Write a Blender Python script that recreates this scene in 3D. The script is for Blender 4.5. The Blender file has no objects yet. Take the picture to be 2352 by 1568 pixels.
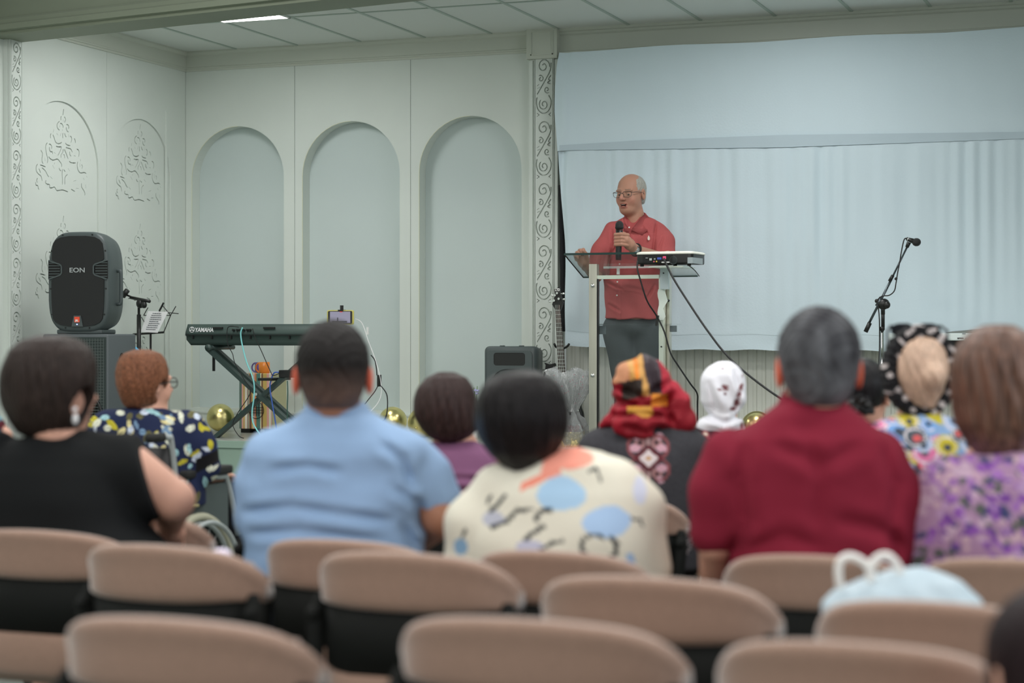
import bpy, math, random
import numpy as np
from mathutils import Vector, Matrix, Euler
SC = bpy.context.scene
COL = SC.collection
# ---------------- camera -------------------------------------------------
F = 4243.0; HZ = 763.0; CH = 1.30; YAW = math.radians(20.3)
SY, CY = math.sin(YAW), math.cos(YAW)
cd = bpy.data.cameras.new('camera'); cam = bpy.data.objects.new('camera', cd); COL.objects.link(cam)
cam.location = (0, 0, CH); cam.rotation_euler = (math.pi/2, 0, YAW)
cd.sensor_width = 36.0; cd.lens = F/2352*36; cd.shift_y = -(784-HZ)/2352
cd.dof.use_dof = True; cd.dof.focus_distance = 12.2; cd.dof.aperture_fstop = 2.15
cd.clip_start = .05; SC.camera = cam
# ---------------- world, light, exposure ----------------------------------
w = bpy.data.worlds.new('world'); SC.world = w; w.use_nodes = True
w.node_tree.nodes['Background'].inputs[0].default_value = (.90, .95, .97, 1)
w.node_tree.nodes['Background'].inputs[1].default_value = .36
def area(name, loc, rot, sx, sy, e, col):
    l = bpy.data.lights.new(name, 'AREA'); l.shape = 'RECTANGLE'; l.size = sx; l.size_y = sy; l.energy = e; l.color = col
    o = bpy.data.objects.new(name, l); COL.objects.link(o); o.location = loc; o.rotation_euler = rot; return o
for lx in (-5.4, -2.2, 1.0):
    for ly, e in ((1.5, 42), (4.6, 46), (7.6, 50)):
        area('hall_light', (lx, ly, 3.9), (0, 0, 0), 1.2, .6, e, (1, .985, .95))
area('window_daylight', (4.5, 4.5, 2.2), (0, math.radians(80), 0), 2.2, 6, 80, (.88, .95, 1))
area('hall_rear_fill', (-1.5, -2.5, 3.4), (math.radians(62), 0, 0), 5, 1.5, 85, (1, .98, .96))  # added fill light behind the camera, aimed at the stage; not a hall lamp
SC.view_settings.view_transform = 'Standard'; SC.view_settings.look = 'None'
SC.view_settings.gamma = 1; SC.view_settings.exposure = 0.0; SC.view_settings.use_curve_mapping = False

# ---------------- helpers --------------------------------------------------
def ax(px): return (px-1176.0)/F
def W(px, py, D):
    l = ax(px); return Vector((D*(-SY+l*CY), D*(CY+l*SY), CH+D*(HZ-py)/F))
def onY(px, py, Y): return W(px, py, Y/(CY+ax(px)*SY))
def onX(px, py, X): return W(px, py, X/(-SY+ax(px)*CY))
def onZ(px, py, Z): return W(px, py, (Z-CH)*F/(HZ-py))
def lin(c): c = c/255.0; return c/12.92 if c <= .04045 else ((c+.055)/1.055)**2.4
def C(r, g, b, k=1.55): return tuple(min(.93, lin(v)*k) for v in (r, g, b))
MATS = {}
def mat(name, col, rough=.6, metal=0, bump=0, bscale=60, stretch=None, var=0, emit=0, sheen=0, vcol=False, coat=0, spec=.5):
    if name in MATS: return MATS[name]
    m = bpy.data.materials.new(name); m.use_nodes = True; nt = m.node_tree; b = nt.nodes['Principled BSDF']
    b.inputs['Base Color'].default_value = (*col, 1); b.inputs['Roughness'].default_value = rough
    b.inputs['Metallic'].default_value = metal; b.inputs['Specular IOR Level'].default_value = spec
    if coat: b.inputs['Coat Weight'].default_value = coat
    if sheen: b.inputs['Sheen Weight'].default_value = sheen; b.inputs['Sheen Roughness'].default_value = .4
    if emit: b.inputs['Emission Color'].default_value = (*col, 1); b.inputs['Emission Strength'].default_value = emit
    tc = nt.nodes.new('ShaderNodeTexCoord'); mp = nt.nodes.new('ShaderNodeMapping')
    nt.links.new(tc.outputs['Object'], mp.inputs[0])
    if stretch: mp.inputs['Scale'].default_value = stretch
    nz = nt.nodes.new('ShaderNodeTexNoise'); nz.inputs['Scale'].default_value = bscale; nz.inputs['Detail'].default_value = 3
    nt.links.new(mp.outputs[0], nz.inputs['Vector'])
    src = None
    if vcol:
        at = nt.nodes.new('ShaderNodeAttribute'); at.attribute_name = 'Col'; src = at.outputs['Color']; nt.links.new(src, b.inputs['Base Color'])
    if var:
        mx = nt.nodes.new('ShaderNodeMix'); mx.data_type = 'RGBA'; mx.blend_type = 'MULTIPLY'; mx.inputs[0].default_value = 1
        cr = nt.nodes.new('ShaderNodeMapRange'); cr.inputs[1].default_value = .3; cr.inputs[2].default_value = .7
        cr.inputs[3].default_value = 1-var; cr.inputs[4].default_value = 1+var
        nt.links.new(nz.outputs[0], cr.inputs[0]); nt.links.new(cr.outputs[0], mx.inputs[7])
        if src: nt.links.new(src, mx.inputs[6])
        else: mx.inputs[6].default_value = (*col, 1)
        nt.links.new(mx.outputs[2], b.inputs['Base Color'])
    if bump:
        bp = nt.nodes.new('ShaderNodeBump'); bp.inputs['Strength'].default_value = bump; bp.inputs['Distance'].default_value = .004
        nt.links.new(nz.outputs[0], bp.inputs['Height']); nt.links.new(bp.outputs[0], b.inputs['Normal'])
    MATS[name] = m; return m
def glassy(name, tint, refl=1.0, rough=.02):
    m = bpy.data.materials.new(name); m.use_nodes = True; nt = m.node_tree; nt.nodes.clear()
    o = nt.nodes.new('ShaderNodeOutputMaterial'); t = nt.nodes.new('ShaderNodeBsdfTransparent'); g = nt.nodes.new('ShaderNodeBsdfGlossy')
    t.inputs[0].default_value = (*tint, 1); g.inputs['Roughness'].default_value = rough
    f = nt.nodes.new('ShaderNodeFresnel'); f.inputs[0].default_value = 1.5; mx = nt.nodes.new('ShaderNodeMixShader')
    mu = nt.nodes.new('ShaderNodeMath'); mu.operation = 'MULTIPLY'; mu.inputs[1].default_value = refl; mu.use_clamp = True
    nt.links.new(f.outputs[0], mu.inputs[0]); nt.links.new(mu.outputs[0], mx.inputs[0])
    nt.links.new(t.outputs[0], mx.inputs[1]); nt.links.new(g.outputs[0], mx.inputs[2]); nt.links.new(mx.outputs[0], o.inputs[0])
    MATS[name] = m; return m

ROOTM = {}
def empty(name, loc, rotz=0, label=None, cat=None, group=None):
    o = bpy.data.objects.new(name, None); COL.objects.link(o); o.location = loc; o.rotation_euler = (0, 0, rotz)
    o.empty_display_size = .05
    ROOTM[o.name] = Matrix.Translation(Vector(loc)) @ Matrix.Rotation(rotz, 4, 'Z')
    if label: tag(o, label, cat, group)
    return o
def tag(o, label, cat, group=None, kind=None):
    if label: o['label'] = label
    if cat: o['category'] = cat
    if group: o['group'] = group
    if kind: o['kind'] = kind
    return o
def rootmat(p):
    while p.parent: p = p.parent
    return ROOTM.get(p.name, Matrix.Identity(4))
def mkmesh(name, V, Fc, m, parent=None, smooth=False, local=False, cols=None, auto=None):
    """V in world space unless local; object placed under parent"""
    V = np.asarray(V, dtype=np.float64).reshape(-1, 3)
    if parent is not None and not local:
        M = np.array(rootmat(parent).inverted()); V = V@M[:3, :3].T+M[:3, 3]
    me = bpy.data.meshes.new(name)
    if parent is None and len(V):
        org = (V.min(0)+V.max(0))/2; org[2] = V[:, 2].min(); V = V-org
    if isinstance(Fc, np.ndarray):
        n = len(Fc); k = Fc.shape[1]
        me.vertices.add(len(V)); me.vertices.foreach_set('co', V.astype(np.float32).ravel())
        me.loops.add(n*k); me.loops.foreach_set('vertex_index', Fc.astype(np.int32).ravel())
        me.polygons.add(n); me.polygons.foreach_set('loop_start', np.arange(0, n*k, k, dtype=np.int32))
        me.polygons.foreach_set('loop_total', np.full(n, k, dtype=np.int32))
        me.update(calc_edges=True)
    else:
        me.from_pydata([tuple(v) for v in V], [], Fc); me.update()
    me.validate()
    if smooth: me.polygons.foreach_set('use_smooth', [True]*len(me.polygons))
    if cols is not None:
        a = me.color_attributes.new('Col', 'FLOAT_COLOR', 'POINT')
        a.data.foreach_set('color', np.concatenate([cols, np.ones((len(cols), 1))], 1).astype(np.float32).ravel())
    me.materials.append(m)
    o = bpy.data.objects.new(name, me); COL.objects.link(o)
    if parent is None and len(V): o.location = org
    if parent is not None: o.parent = parent
    if auto is not None:
        try: me.shade_auto_smooth(auto)
        except Exception: pass
    return o

class MB:
    def __init__(s): s.V = []; s.Fc = []
    def add(s, V, Fc, M=None):
        n = len(s.V)
        for v in V: s.V.append(tuple(M@Vector(v)) if M is not None else tuple(v))
        for f in Fc: s.Fc.append([i+n for i in f])
        return s
    def box(s, a, b, M=None, bev=0):
        (x0, y0, z0), (x1, y1, z1) = a, b
        x0, x1 = sorted((x0, x1)); y0, y1 = sorted((y0, y1)); z0, z1 = sorted((z0, z1))
        if bev <= 0:
            V = [(x, y, z) for x in (x0, x1) for y in (y0, y1) for z in (z0, z1)]
            s.add(V, [(0, 1, 3, 2), (4, 6, 7, 5), (0, 4, 5, 1), (2, 3, 7, 6), (0, 2, 6, 4), (1, 5, 7, 3)], M)
        else:
            bev = min(bev, (x1-x0)*.49, (y1-y0)*.49, (z1-z0)*.49)
            rr = []
            pr = []
            for t in range(3):
                a_ = t*math.pi/4; pr.append((bev*(1-math.sin(a_)), bev*(1-math.cos(a_))))
            levels = [(pr[0][0], z0+pr[0][1]), (pr[1][0], z0+pr[1][1]), (pr[2][0], z0+pr[2][1]), (pr[2][0], z1-pr[2][1]), (pr[1][0], z1-pr[1][1]), (pr[0][0], z1-pr[0][1])]
            for ins, z in levels:
                rr.append([(x, y, z) for x, y in rrect(x0+ins, y0+ins, x1-ins, y1-ins, max(bev-ins, 1e-4), 3)])
            s.loft(rr, M)
        return s
    def loft(s, rings, M=None, cap=True, closed=False):
        n = len(rings[0]); V = [p for r in rings for p in r]; Fc = []
        m = len(rings)
        for i in range(m if closed else m-1):
            j = (i+1) % m
            for k in range(n):
                l = (k+1) % n; Fc.append((i*n+k, i*n+l, j*n+l, j*n+k))
        if cap and not closed: Fc.append(list(range(n))[::-1]); Fc.append([(m-1)*n+k for k in range(n)])
        return s.add(V, Fc, M)
    def tube(s, pts, r, seg=8, M=None, smoothpts=0):
        pts = [Vector(p) for p in pts]
        if smoothpts: pts = catmull(pts, smoothpts)
        rs = r if isinstance(r, (list, tuple)) else [r]*len(pts)
        if len(rs) != len(pts):
            rs = [np.interp(i/(len(pts)-1)*(len(rs)-1), range(len(rs)), rs) for i in range(len(pts))]
        rings = []; up = None
        for i, p in enumerate(pts):
            t = (pts[min(i+1, len(pts)-1)]-pts[max(i-1, 0)])
            if t.length < 1e-9: t = Vector((0, 0, 1))
            t.normalize()
            if up is None: up = t.orthogonal().normalized()
            else:
                up = up-t*up.dot(t)
                up = up.normalized() if up.length > 1e-6 else t.orthogonal().normalized()
            bn = t.cross(up)
            rings.append([p+(up*math.cos(a)+bn*math.sin(a))*rs[i] for a in [2*math.pi*k/seg for k in range(seg)]])
        return s.loft(rings, M)
    def bar(s, a, b, wx, wy, M=None, up=(0, 0, 1)):
        a = Vector(a); b = Vector(b); t = (b-a).normalized(); u = Vector(up); u = (u-t*u.dot(t))
        if u.length < 1e-5: u = t.orthogonal()
        u.normalize(); v = t.cross(u)
        return s.loft([[p+u*(sx*wx/2)+v*(sy*wy/2) for sx, sy in ((-1, -1), (1, -1), (1, 1), (-1, 1))] for p in (a, b)], M)
    def ball(s, c, r, seg=16, M=None):
        if not isinstance(r, (tuple, list)): r = (r, r, r)
        rings = []
        for i in range(1, seg):
            t = math.pi*i/seg
            rings.append([(c[0]+r[0]*math.sin(t)*math.cos(a), c[1]+r[1]*math.sin(t)*math.sin(a), c[2]-r[2]*math.cos(t)) for a in [2*math.pi*k/(seg*2) for k in range(seg*2)]])
        return s.loft(rings, M)
    def disc(s, c, n, r, h, seg=20, M=None):
        c = Vector(c); n = Vector(n).normalized(); return s.tube([c-n*h/2, c+n*h/2], r, seg, M)
    def build(s, name, m, parent=None, smooth=None, local=False):
        return mkmesh(name, s.V, s.Fc, m, parent, smooth=smooth is not None, local=local, auto=math.radians(smooth) if smooth else None)
def rrect(x0, y0, x1, y1, r, n=4):
    P = []
    for cx, cy, a0 in ((x1-r, y0+r, -90), (x1-r, y1-r, 0), (x0+r, y1-r, 90), (x0+r, y0+r, 180)):
        for k in range(n+1):
            a = math.radians(a0+90*k/n); P.append((cx+r*math.cos(a), cy+r*math.sin(a)))
    return P
def catmull(P, n):
    out = []
    for i in range(len(P)-1):
        p0 = P[max(i-1, 0)]; p1 = P[i]; p2 = P[i+1]; p3 = P[min(i+2, len(P)-1)]
        for k in range(n):
            t = k/n; out.append(.5*((2*p1)+(p2-p0)*t+(2*p0-5*p1+4*p2-p3)*t*t+(-p0+3*p1-3*p2+p3)*t**3))
    out.append(P[-1]); return out
def curve_mesh(cu):
    ob = bpy.data.objects.new('tmp', cu); COL.objects.link(ob)
    dg = bpy.context.evaluated_depsgraph_get(); dg.update()
    me = bpy.data.meshes.new_from_object(ob.evaluated_get(dg))
    V = [tuple(v.co) for v in me.vertices]; Fc = [list(p.vertices) for p in me.polygons]
    bpy.data.objects.remove(ob); bpy.data.meshes.remove(me); bpy.data.curves.remove(cu); return V, Fc
def plate(outer, holes, thick, fmap, mb=None):
    """flat plate with cut-outs; local (u,v,w) mapped by fmap, w from 0 to thick"""
    cu = bpy.data.curves.new('c', 'CURVE'); cu.dimensions = '2D'; cu.fill_mode = 'BOTH'; cu.extrude = thick/2
    for poly in [outer]+holes:
        sp = cu.splines.new('POLY'); sp.points.add(len(poly)-1); sp.use_cyclic_u = True
        for i, (x, y) in enumerate(poly): sp.points[i].co = (x, y, 0, 1)
    V, Fc = curve_mesh(cu); mb = mb or MB()
    mb.add([fmap(x, y, z+thick/2) for x, y, z in V], Fc); return mb
def text_mb(txt, size, fmap, ext=.001, mb=None, bold=0, sx=1, shear=0, align='LEFT'):
    cu = bpy.data.curves.new('t', 'FONT'); cu.body = txt; cu.size = size; cu.extrude = ext; cu.offset = bold; cu.shear = shear; cu.align_x = align
    cu.resolution_u = 3
    V, Fc = curve_mesh(cu); mb = mb or MB()
    mb.add([fmap(x*sx, y, z) for x, y, z in V], Fc); return mb
def ribbon(pts, wd, taper=True):
    """outline of a thin stroke"""
    P = [Vector((p[0], p[1])) for p in pts]; L = []; R = []
    for i, p in enumerate(P):
        t = (P[min(i+1, len(P)-1)]-P[max(i-1, 0)]); t = t.normalized() if t.length > 1e-9 else Vector((1, 0))
        n = Vector((-t.y, t.x)); f = .5*wd
        if taper and (i == 0 or i == len(P)-1): f *= .3
        L.append(tuple(p+n*f)); R.append(tuple(p-n*f))
    return L+R[::-1]
def copy_tree(o, parent=None):
    c = o.copy(); COL.objects.link(c); c.parent = parent
    for ch in list(o.children): copy_tree(ch, c)
    return c

# ---------------- signed distance fields -> surface nets -------------------
def smin(a, b, k):
    h = np.clip(.5+.5*(b-a)/k, 0, 1); return b*(1-h)+a*h-k*h*(1-h)
def smax(a, b, k): return -smin(-a, -b, k)
def ell(P, c, r, M=None):
    q = P-np.array(c)
    if M is not None: q = q@M
    r = np.array(r); k0 = np.linalg.norm(q/r, axis=1); k1 = np.linalg.norm(q/(r*r), axis=1)+1e-9
    return k0*(k0-1)/k1
def cone(P, a, b, ra, rb):
    a = np.array(a, float); b = np.array(b, float); ab = b-a; t = np.clip(((P-a)@ab)/(ab@ab+1e-12), 0, 1)
    return np.linalg.norm(P-a-t[:, None]*ab, axis=1)-(ra+(rb-ra)*t)
def chain(P, pts, rs, k=.012):
    d = None
    for i in range(len(pts)-1):
        e = cone(P, pts[i], pts[i+1], rs[i], rs[i+1]); d = e if d is None else smin(d, e, k)
    return d
def levels_tab(L):
    """L rows: (z, xl, xr, hd, yc) -> dense table ascending z"""
    L = sorted(L, key=lambda r: r[0]); A = np.array(L, float); out = []
    V = [Vector(r) for r in A[:, :4]]
    t = np.arange(len(A)); tt = np.linspace(0, len(A)-1, (len(A)-1)*8+1)
    cols = []
    for j in range(A.shape[1]):
        y = A[:, j]; r = []
        for x in tt:
            i = min(int(x), len(A)-2); f = x-i
            p0, p1, p2, p3 = y[max(i-1, 0)], y[i], y[i+1], y[min(i+2, len(A)-1)]
            if j == 0: r.append(p1+(p2-p1)*f)
            else: r.append(.5*((2*p1)+(p2-p0)*f+(2*p0-5*p1+4*p2-p3)*f*f+(-p0+3*p1-3*p2+p3)*f**3))
        cols.append(r)
    return np.array(cols)
def loft_sdf(P, T, n=2.4):
    z = P[:, 2]; zz = T[0]
    xl = np.interp(z, zz, T[1]); xr = np.interp(z, zz, T[2]); hd = np.interp(z, zz, T[3]); yc = np.interp(z, zz, T[4])
    cx = (xl+xr)/2; hw = np.maximum((xr-xl)/2, .004); hd = np.maximum(hd, .004)
    q = (np.abs((P[:, 0]-cx)/hw)**n+np.abs((P[:, 1]-yc)/hd)**n)**(1/n)
    d = (q-1)*np.minimum(hw, hd)*.75
    return smax(smax(d, z-zz[-1], .01), zz[0]-z, .01)
def surf(sdf, lo, hi, h, chunk=400000):
    lo = np.array(lo, float); hi = np.array(hi, float); N = (np.ceil((hi-lo)/h/4).astype(int)+1)*4
    nb = N//4
    bi = np.indices(nb).reshape(3, -1).T; cen = lo+(bi*4+1.5)*h
    cv = np.concatenate([sdf(cen[i:i+chunk]) for i in range(0, len(cen), chunk)])
    F_ = np.repeat(np.repeat(np.repeat(np.where(cv > 0, 1., -1.).reshape(nb), 4, 0), 4, 1), 4, 2).astype(np.float32)
    act = bi[np.abs(cv) < h*8]
    off = np.indices((4, 4, 4)).reshape(3, -1).T
    idx = (act[:, None, :]*4+off[None]).reshape(-1, 3)
    for i in range(0, len(idx), chunk):
        I = idx[i:i+chunk]; F_[I[:, 0], I[:, 1], I[:, 2]] = sdf(lo+I*h)
    F_[0] = 1; F_[-1] = 1; F_[:, 0] = 1; F_[:, -1] = 1; F_[:, :, 0] = 1; F_[:, :, -1] = 1
    S = (F_ < 0)
    cs = sum(S[a:N[0]-1+a, b:N[1]-1+b, c:N[2]-1+c].astype(np.int8) for a in (0, 1) for b in (0, 1) for c in (0, 1))
    ci = np.argwhere((cs > 0) & (cs < 8)); acc = np.zeros((len(ci), 3)); cnt = np.zeros(len(ci))
    corners = [(a, b, c) for a in (0, 1) for b in (0, 1) for c in (0, 1)]
    for a in corners:
        for ax_ in range(3):
            if a[ax_]: continue
            b = list(a); b[ax_] = 1
            va = F_[ci[:, 0]+a[0], ci[:, 1]+a[1], ci[:, 2]+a[2]]; vb = F_[ci[:, 0]+b[0], ci[:, 1]+b[1], ci[:, 2]+b[2]]
            m = (va < 0) != (vb < 0); t = np.where(m, va/np.where(m, va-vb, 1), 0)
            p = np.array(a, float)[None]+np.outer(t, np.eye(3)[ax_]); acc[m] += p[m]; cnt[m] += 1
    V = lo+(ci+acc/cnt[:, None])*h
    cid = -np.ones(N-1, dtype=np.int32); cid[ci[:, 0], ci[:, 1], ci[:, 2]] = np.arange(len(ci))
    Q = []
    for ax_ in range(3):
        A = [slice(None)]*3; B = [slice(None)]*3; A[ax_] = slice(0, -1); B[ax_] = slice(1, None)
        sa = S[tuple(A)]; sb = S[tuple(B)]; e = np.argwhere(sa != sb)
        u, v = (ax_+1) % 3, (ax_+2) % 3
        e = e[(e[:, u] > 0) & (e[:, v] > 0) & (e[:, u] < N[u]-1) & (e[:, v] < N[v]-1)]
        if not len(e): continue
        ins = sa[e[:, 0], e[:, 1], e[:, 2]]
        def g(du, dv):
            q = e.copy(); q[:, u] -= du; q[:, v] -= dv; return cid[q[:, 0], q[:, 1], q[:, 2]]
        q = np.stack([g(1, 1), g(0, 1), g(0, 0), g(1, 0)], 1); q[~ins] = q[~ins][:, ::-1]
        Q.append(q)
    Q = np.concatenate(Q); Q = Q[(Q >= 0).all(1)]
    # light smoothing
    return V, Q
def rotm(yaw=0, pitch=0, roll=0):
    """columns = local right, forward, up; yaw ccw, pitch>0 looks down"""
    y, p, r = map(math.radians, (yaw, pitch, roll))
    M = Matrix.Rotation(y, 3, 'Z') @ Matrix.Rotation(-p, 3, 'X') @ Matrix.Rotation(r, 3, 'Y')
    return np.array(M)
def sdf_obj(name, sdf, lo, hi, h, m, parent, col=None):
    V, Q = surf(sdf, lo, hi, h)
    return mkmesh(name, V, Q, m, parent, smooth=True, local=True, cols=None if col is None else col(V))
# ---------------- materials ------------------------------------------------
M_wall = mat('wall_paint', C(176, 182, 176), .7, var=.015, bscale=3, bump=.05)
M_niche = mat('niche_paint', C(164, 174, 172), .7, var=.01, bscale=3)
M_trim = mat('trim_paint', C(164, 168, 158), .55)
M_beam = mat('beam_paint', C(122, 130, 112, 1.2), .6, var=.03, bscale=2)
M_ceil = mat('ceiling_tile', C(180, 184, 180), .85, bump=.08, bscale=90)
M_grid = mat('ceiling_grid', C(140, 152, 144), .5)
M_rib = mat('ribbed_panel', C(178, 180, 172), .6)
M_stage = mat('stage_laminate', C(150, 152, 145), .28, var=.10, bscale=6, stretch=(1, 9, 1))
M_green = mat('stage_front', C(130, 152, 138), .45)
M_floor = mat('hall_floor', C(85, 92, 86), .35, var=.18, bscale=5, stretch=(10, 1, 1))
M_sheet = mat('sheet_cloth', C(176, 190, 196), .85, bump=.25, bscale=70, stretch=(1, 1, 1))
M_sheet_shade = mat('sheet_band_shaded', C(158, 172, 179), .85)  # darker copy of the sheet cloth; the band's soft shadow is in the colour
M_blk = mat('black_plastic', (.012, .013, .012), .38)
M_blk2 = mat('black_matte', (.010, .011, .010), .75)
M_dk = mat('dark_grey_plastic', C(62, 70, 70), .45, bump=.15, bscale=400)
M_steel = mat('brushed_steel', (.66, .64, .55), .30, 1, bump=.1, bscale=20, stretch=(1, 1, .1), var=.12)
M_chrome = mat('chrome', (.75, .77, .75), .12, 1)
M_white = mat('white_plastic', C(205, 208, 200), .4)
M_gold = mat('gold_foil', (.86, .75, .33), .28, 1)
M_tan = mat('tan_velvet', C(146, 118, 102, 1.15), .85, bump=.35, bscale=130, var=.10, sheen=.7)
M_chairblk = mat('chair_plastic', (.006, .007, .006), .8, spec=.25)

# ---------------- the room --------------------------------------------------
YW = 12.67; XL = -7.41; ZS = .553; ZC = 3.49; YE = 11.22
def structure(o, label=None): o['kind'] = 'structure'; return o
structure(MB().box((XL-.2, -6, -.1), (7, YW+.4, 0)).build('floor', M_floor))
st = MB(); st.box((XL, YE+.03, .05), (5, YW+.25, ZS)); o = structure(st.build('floor_stage', M_stage)); 
structure(MB().box((XL, YE, 0), (5, YE+.03, ZS-.045)).build('wall_stage_front', M_green))
structure(MB().box((XL, YE-.015, ZS-.045), (5, YE+.04, ZS+.001)).build('trim_1', M_green))
# arched back wall, three panels with seams
def wx(px): return onY(px, HZ, YW).x
def wz(px, py): return onY(px, py, YW).z
arches = [(441, 652, 290), (695, 918, 278), (963, 1198, 266)]
seams = [XL, wx(677), wx(943), wx(1226)]
zb = ZS+.16
for i, (a, b, t) in enumerate(arches):
    x0, x1 = wx(a), wx(b); zt = wz((a+b)/2, t); r = (x1-x0)/2; cx = (x0+x1)/2; zc = zt-r
    hole = [(x0, zb), (x1, zb)]+[(cx+r*math.cos(math.pi*k/32), zc+r*math.sin(math.pi*k/32)) for k in range(33)]
    g = .0018
    mb = plate([(seams[i]+g, ZS), (seams[i+1]-g, ZS), (seams[i+1]-g, ZC), (seams[i]+g, ZC)], [hole], .12, lambda u, v, q: (u, YW+.12-q, v))
    structure(mb.build('wall_back', M_wall))
    # thin painted bead round the arch
    pts = [(x0, YW-.001, zb), (x0, YW-.001, zc)]+[(cx-r*math.cos(math.pi*k/24), YW-.001, zc+r*math.sin(math.pi*k/24)) for k in range(1, 24)]+[(x1, YW-.001, zc), (x1, YW-.001, zb)]
    structure(MB().tube(pts[:14], .003, 6).build('trim_2', mat('arch_bead', C(176, 178, 158), .5)))
structure(MB().box((XL, YW+.121, ZS), (wx(1226)+.1, YW+.25, ZC)).build('wall_back_niche', M_niche))
structure(MB().box((XL, YW-.022, ZS), (wx(1222), YW+.002, ZS+.12)).box((XL, YW-.03, ZS+.12), (wx(1222), YW+.002, ZS+.135)).build('baseboard_back', M_wall))
# ribbed wall behind the sheet
rb = MB(); x = wx(1290); rings = []
prof = []
while x < 4.9:
    prof += [(x, 0), (x+.012, .012), (x+.040, .012), (x+.052, 0)]; x += .064
V = []; Fc = []
for z in (ZS, ZC):
    V += [(px_, YW+.10-d_, z) for px_, d_ in prof]
n = len(prof)
Fc = [(i, i+1, n+i+1, n+i) for i in range(n-1)]
structure(mkmesh('wall_back_ribbed', V, Fc, M_rib))
# ceiling of the stage
XG = -4.31; GS = .528
bx0, by0 = -7.41, 10.47; bx1, by1 = 4.9, 10.47-.161*(4.9+7.41)
cl = MB(); cl.loft([[(XL, by0+.05, z), (5, by1+.05, z), (5, YW+.2, z), (XL, YW+.2, z)] for z in (ZC, ZC+.05)])
structure(cl.build('ceiling', M_ceil))
gr = MB(); k = -5
while XG+GS*k < 4.8:
    X = XG+GS*k
    if X > XL: gr.box((X-.011, by0+.05-(X-XL)*.161+.12, ZC-.006), (X+.011, YW, ZC+.001))
    k += 1
gr.box((XL, 11.49, ZC-.0055), (4.8, 11.512, ZC+.001)); gr.box((-6, 10.33, ZC-.0055), (4.8, 10.352, ZC+.001))
structure(gr.build('trim_3', M_grid))
def panel_light(k, label):
    lp = empty('ceiling_light', (XG+GS*(k+.5), 10.95, ZC-.012), label=label, cat='ceiling light', group='panel lights in the stage ceiling')
    x0, x1 = XG+GS*k, XG+GS*(k+1)
    MB().box((x0+.012, 10.36, ZC-.010), (x1-.012, 11.485, ZC-.006)).build('diffuser', mat('lamp_diffuser', (1, 1, 1), .5, emit=LAMP), lp)
    MB().box((x0, 10.345, ZC-.012), (x0+.014, 11.5, ZC-.001)).box((x1-.014, 10.345, ZC-.012), (x1, 11.5, ZC-.001)).box((x0, 11.486, ZC-.012), (x1, 11.5, ZC-.001)).build('frame', M_white, lp)
LAMP = 15
panel_light(-4, 'bright flat white panel light in the stage ceiling beside the beam')
panel_light(3, 'flat white panel light in the stage ceiling above the white sheet')
# big beam across the hall at the front of the stage
bd = Vector((1, -.161, 0)).normalized(); bn = Vector((-.161, -1, 0)).normalized()  # bn towards hall
A0 = Vector((bx0-.3, by0+.161*.3-.29, 0)); LB = 13
def bpt(s, t, z): p = A0+bd*s+bn*t; return (p.x, p.y, z)
prof = [(-.28, 3.24), (.02, 3.24), (.02, 3.26), (.055, 3.265), (.055, 3.30), (.04, 3.31), (.04, 3.335), (.025, 3.35), (.012, 3.35), (.012, 3.58), (.03, 3.59), (.03, 3.62), (.012, 3.63), (.012, 4.1), (-.28, 4.1)]
structure(MB().loft([[bpt(s, t, z) for t, z in prof] for s in (0, LB)]).build('trim_beam', M_beam))
# cornice back and left
cp = [(0, 3.335), (.012, 3.335), (.012, 3.35), (.022, 3.353), (.022, 3.362), (.014, 3.367), (.014, 3.455), (.024, 3.462), (.034, 3.478), (.034, ZC), (0, ZC)]
XP0, XP1 = wx(1222), wx(1287)
structure(MB().loft([[(X, YW-t, z) for t, z in cp] for X in (XL, XP0)]).build('trim_cornice_back', M_trim))
cp2 = [(0, 3.27), (.02, 3.27), (.02, 3.285), (.035, 3.29), (.035, 3.305), (.05, 3.31), (.05, 3.325), (.03, 3.33), (.03, 3.44), (.045, 3.45), (.045, 3.465), (.06, 3.47), (.06, ZC), (0, ZC)]
structure(MB().loft([[(X, YW-t, z) for t, z in cp2] for X in (XP1, 4.9)]).build('trim_cornice_right', M_trim))
structure(MB().loft([[(XL+t, Y, z) for t, z in cp] for Y in (9.5, YW)]).build('trim_cornice_left', M_trim))
# scroll strokes --------------------------------------------------------------
def spiral(cx, cy, r0, r1, a0, turns, n=26):
    return [(cx+(r0+(r1-r0)*k/n)*math.cos(a0+turns*2*math.pi*k/n), cy+(r0+(r1-r0)*k/n)*math.sin(a0+turns*2*math.pi*k/n)) for k in range(n+1)]
def scroll_unit():
    """one repeat, width 1 (-.5...5), height 3.3: list of strokes"""
    S = []
    # upper big scroll: outer sweep into a spiral, tail running down as a diagonal
    S.append(spiral(-.02, 2.78, .40, .07, -.2, 1.45, 40))
    S.append([(.44, 2.95), (.46, 2.75), (.36, 2.45), (.1, 2.05), (-.2, 1.62), (-.44, 1.28)])
    S.append(spiral(-.2, 2.12, .19, .04, 2.2, -1.2, 18))
    S.append(spiral(.2, 1.52, .19, .04, -.8, -1.2, 18))
    S.append([(.46, 2.3), (.30, 2.08), (.40, 2.0), (.24, 1.9), (.42, 1.82)])
    S.append([(-.44, 1.75), (-.30, 1.82)]); S.append([(-.42, 1.6), (-.24, 1.68)])
    S.append([(-.44, 1.15), (-.48, .85), (-.38, .5), (-.1, .28), (.2, .32), (.42, .6), (.46, .95), (.3, 1.22)])
    S.append(spiral(0, .74, .32, .06, 2.2, 1.4, 34))
    S.append([(.46, .3), (.32, .2), (.44, .1)]); S.append([(-.46, .3), (-.3, .2), (-.46, .1)])
    return S
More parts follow.
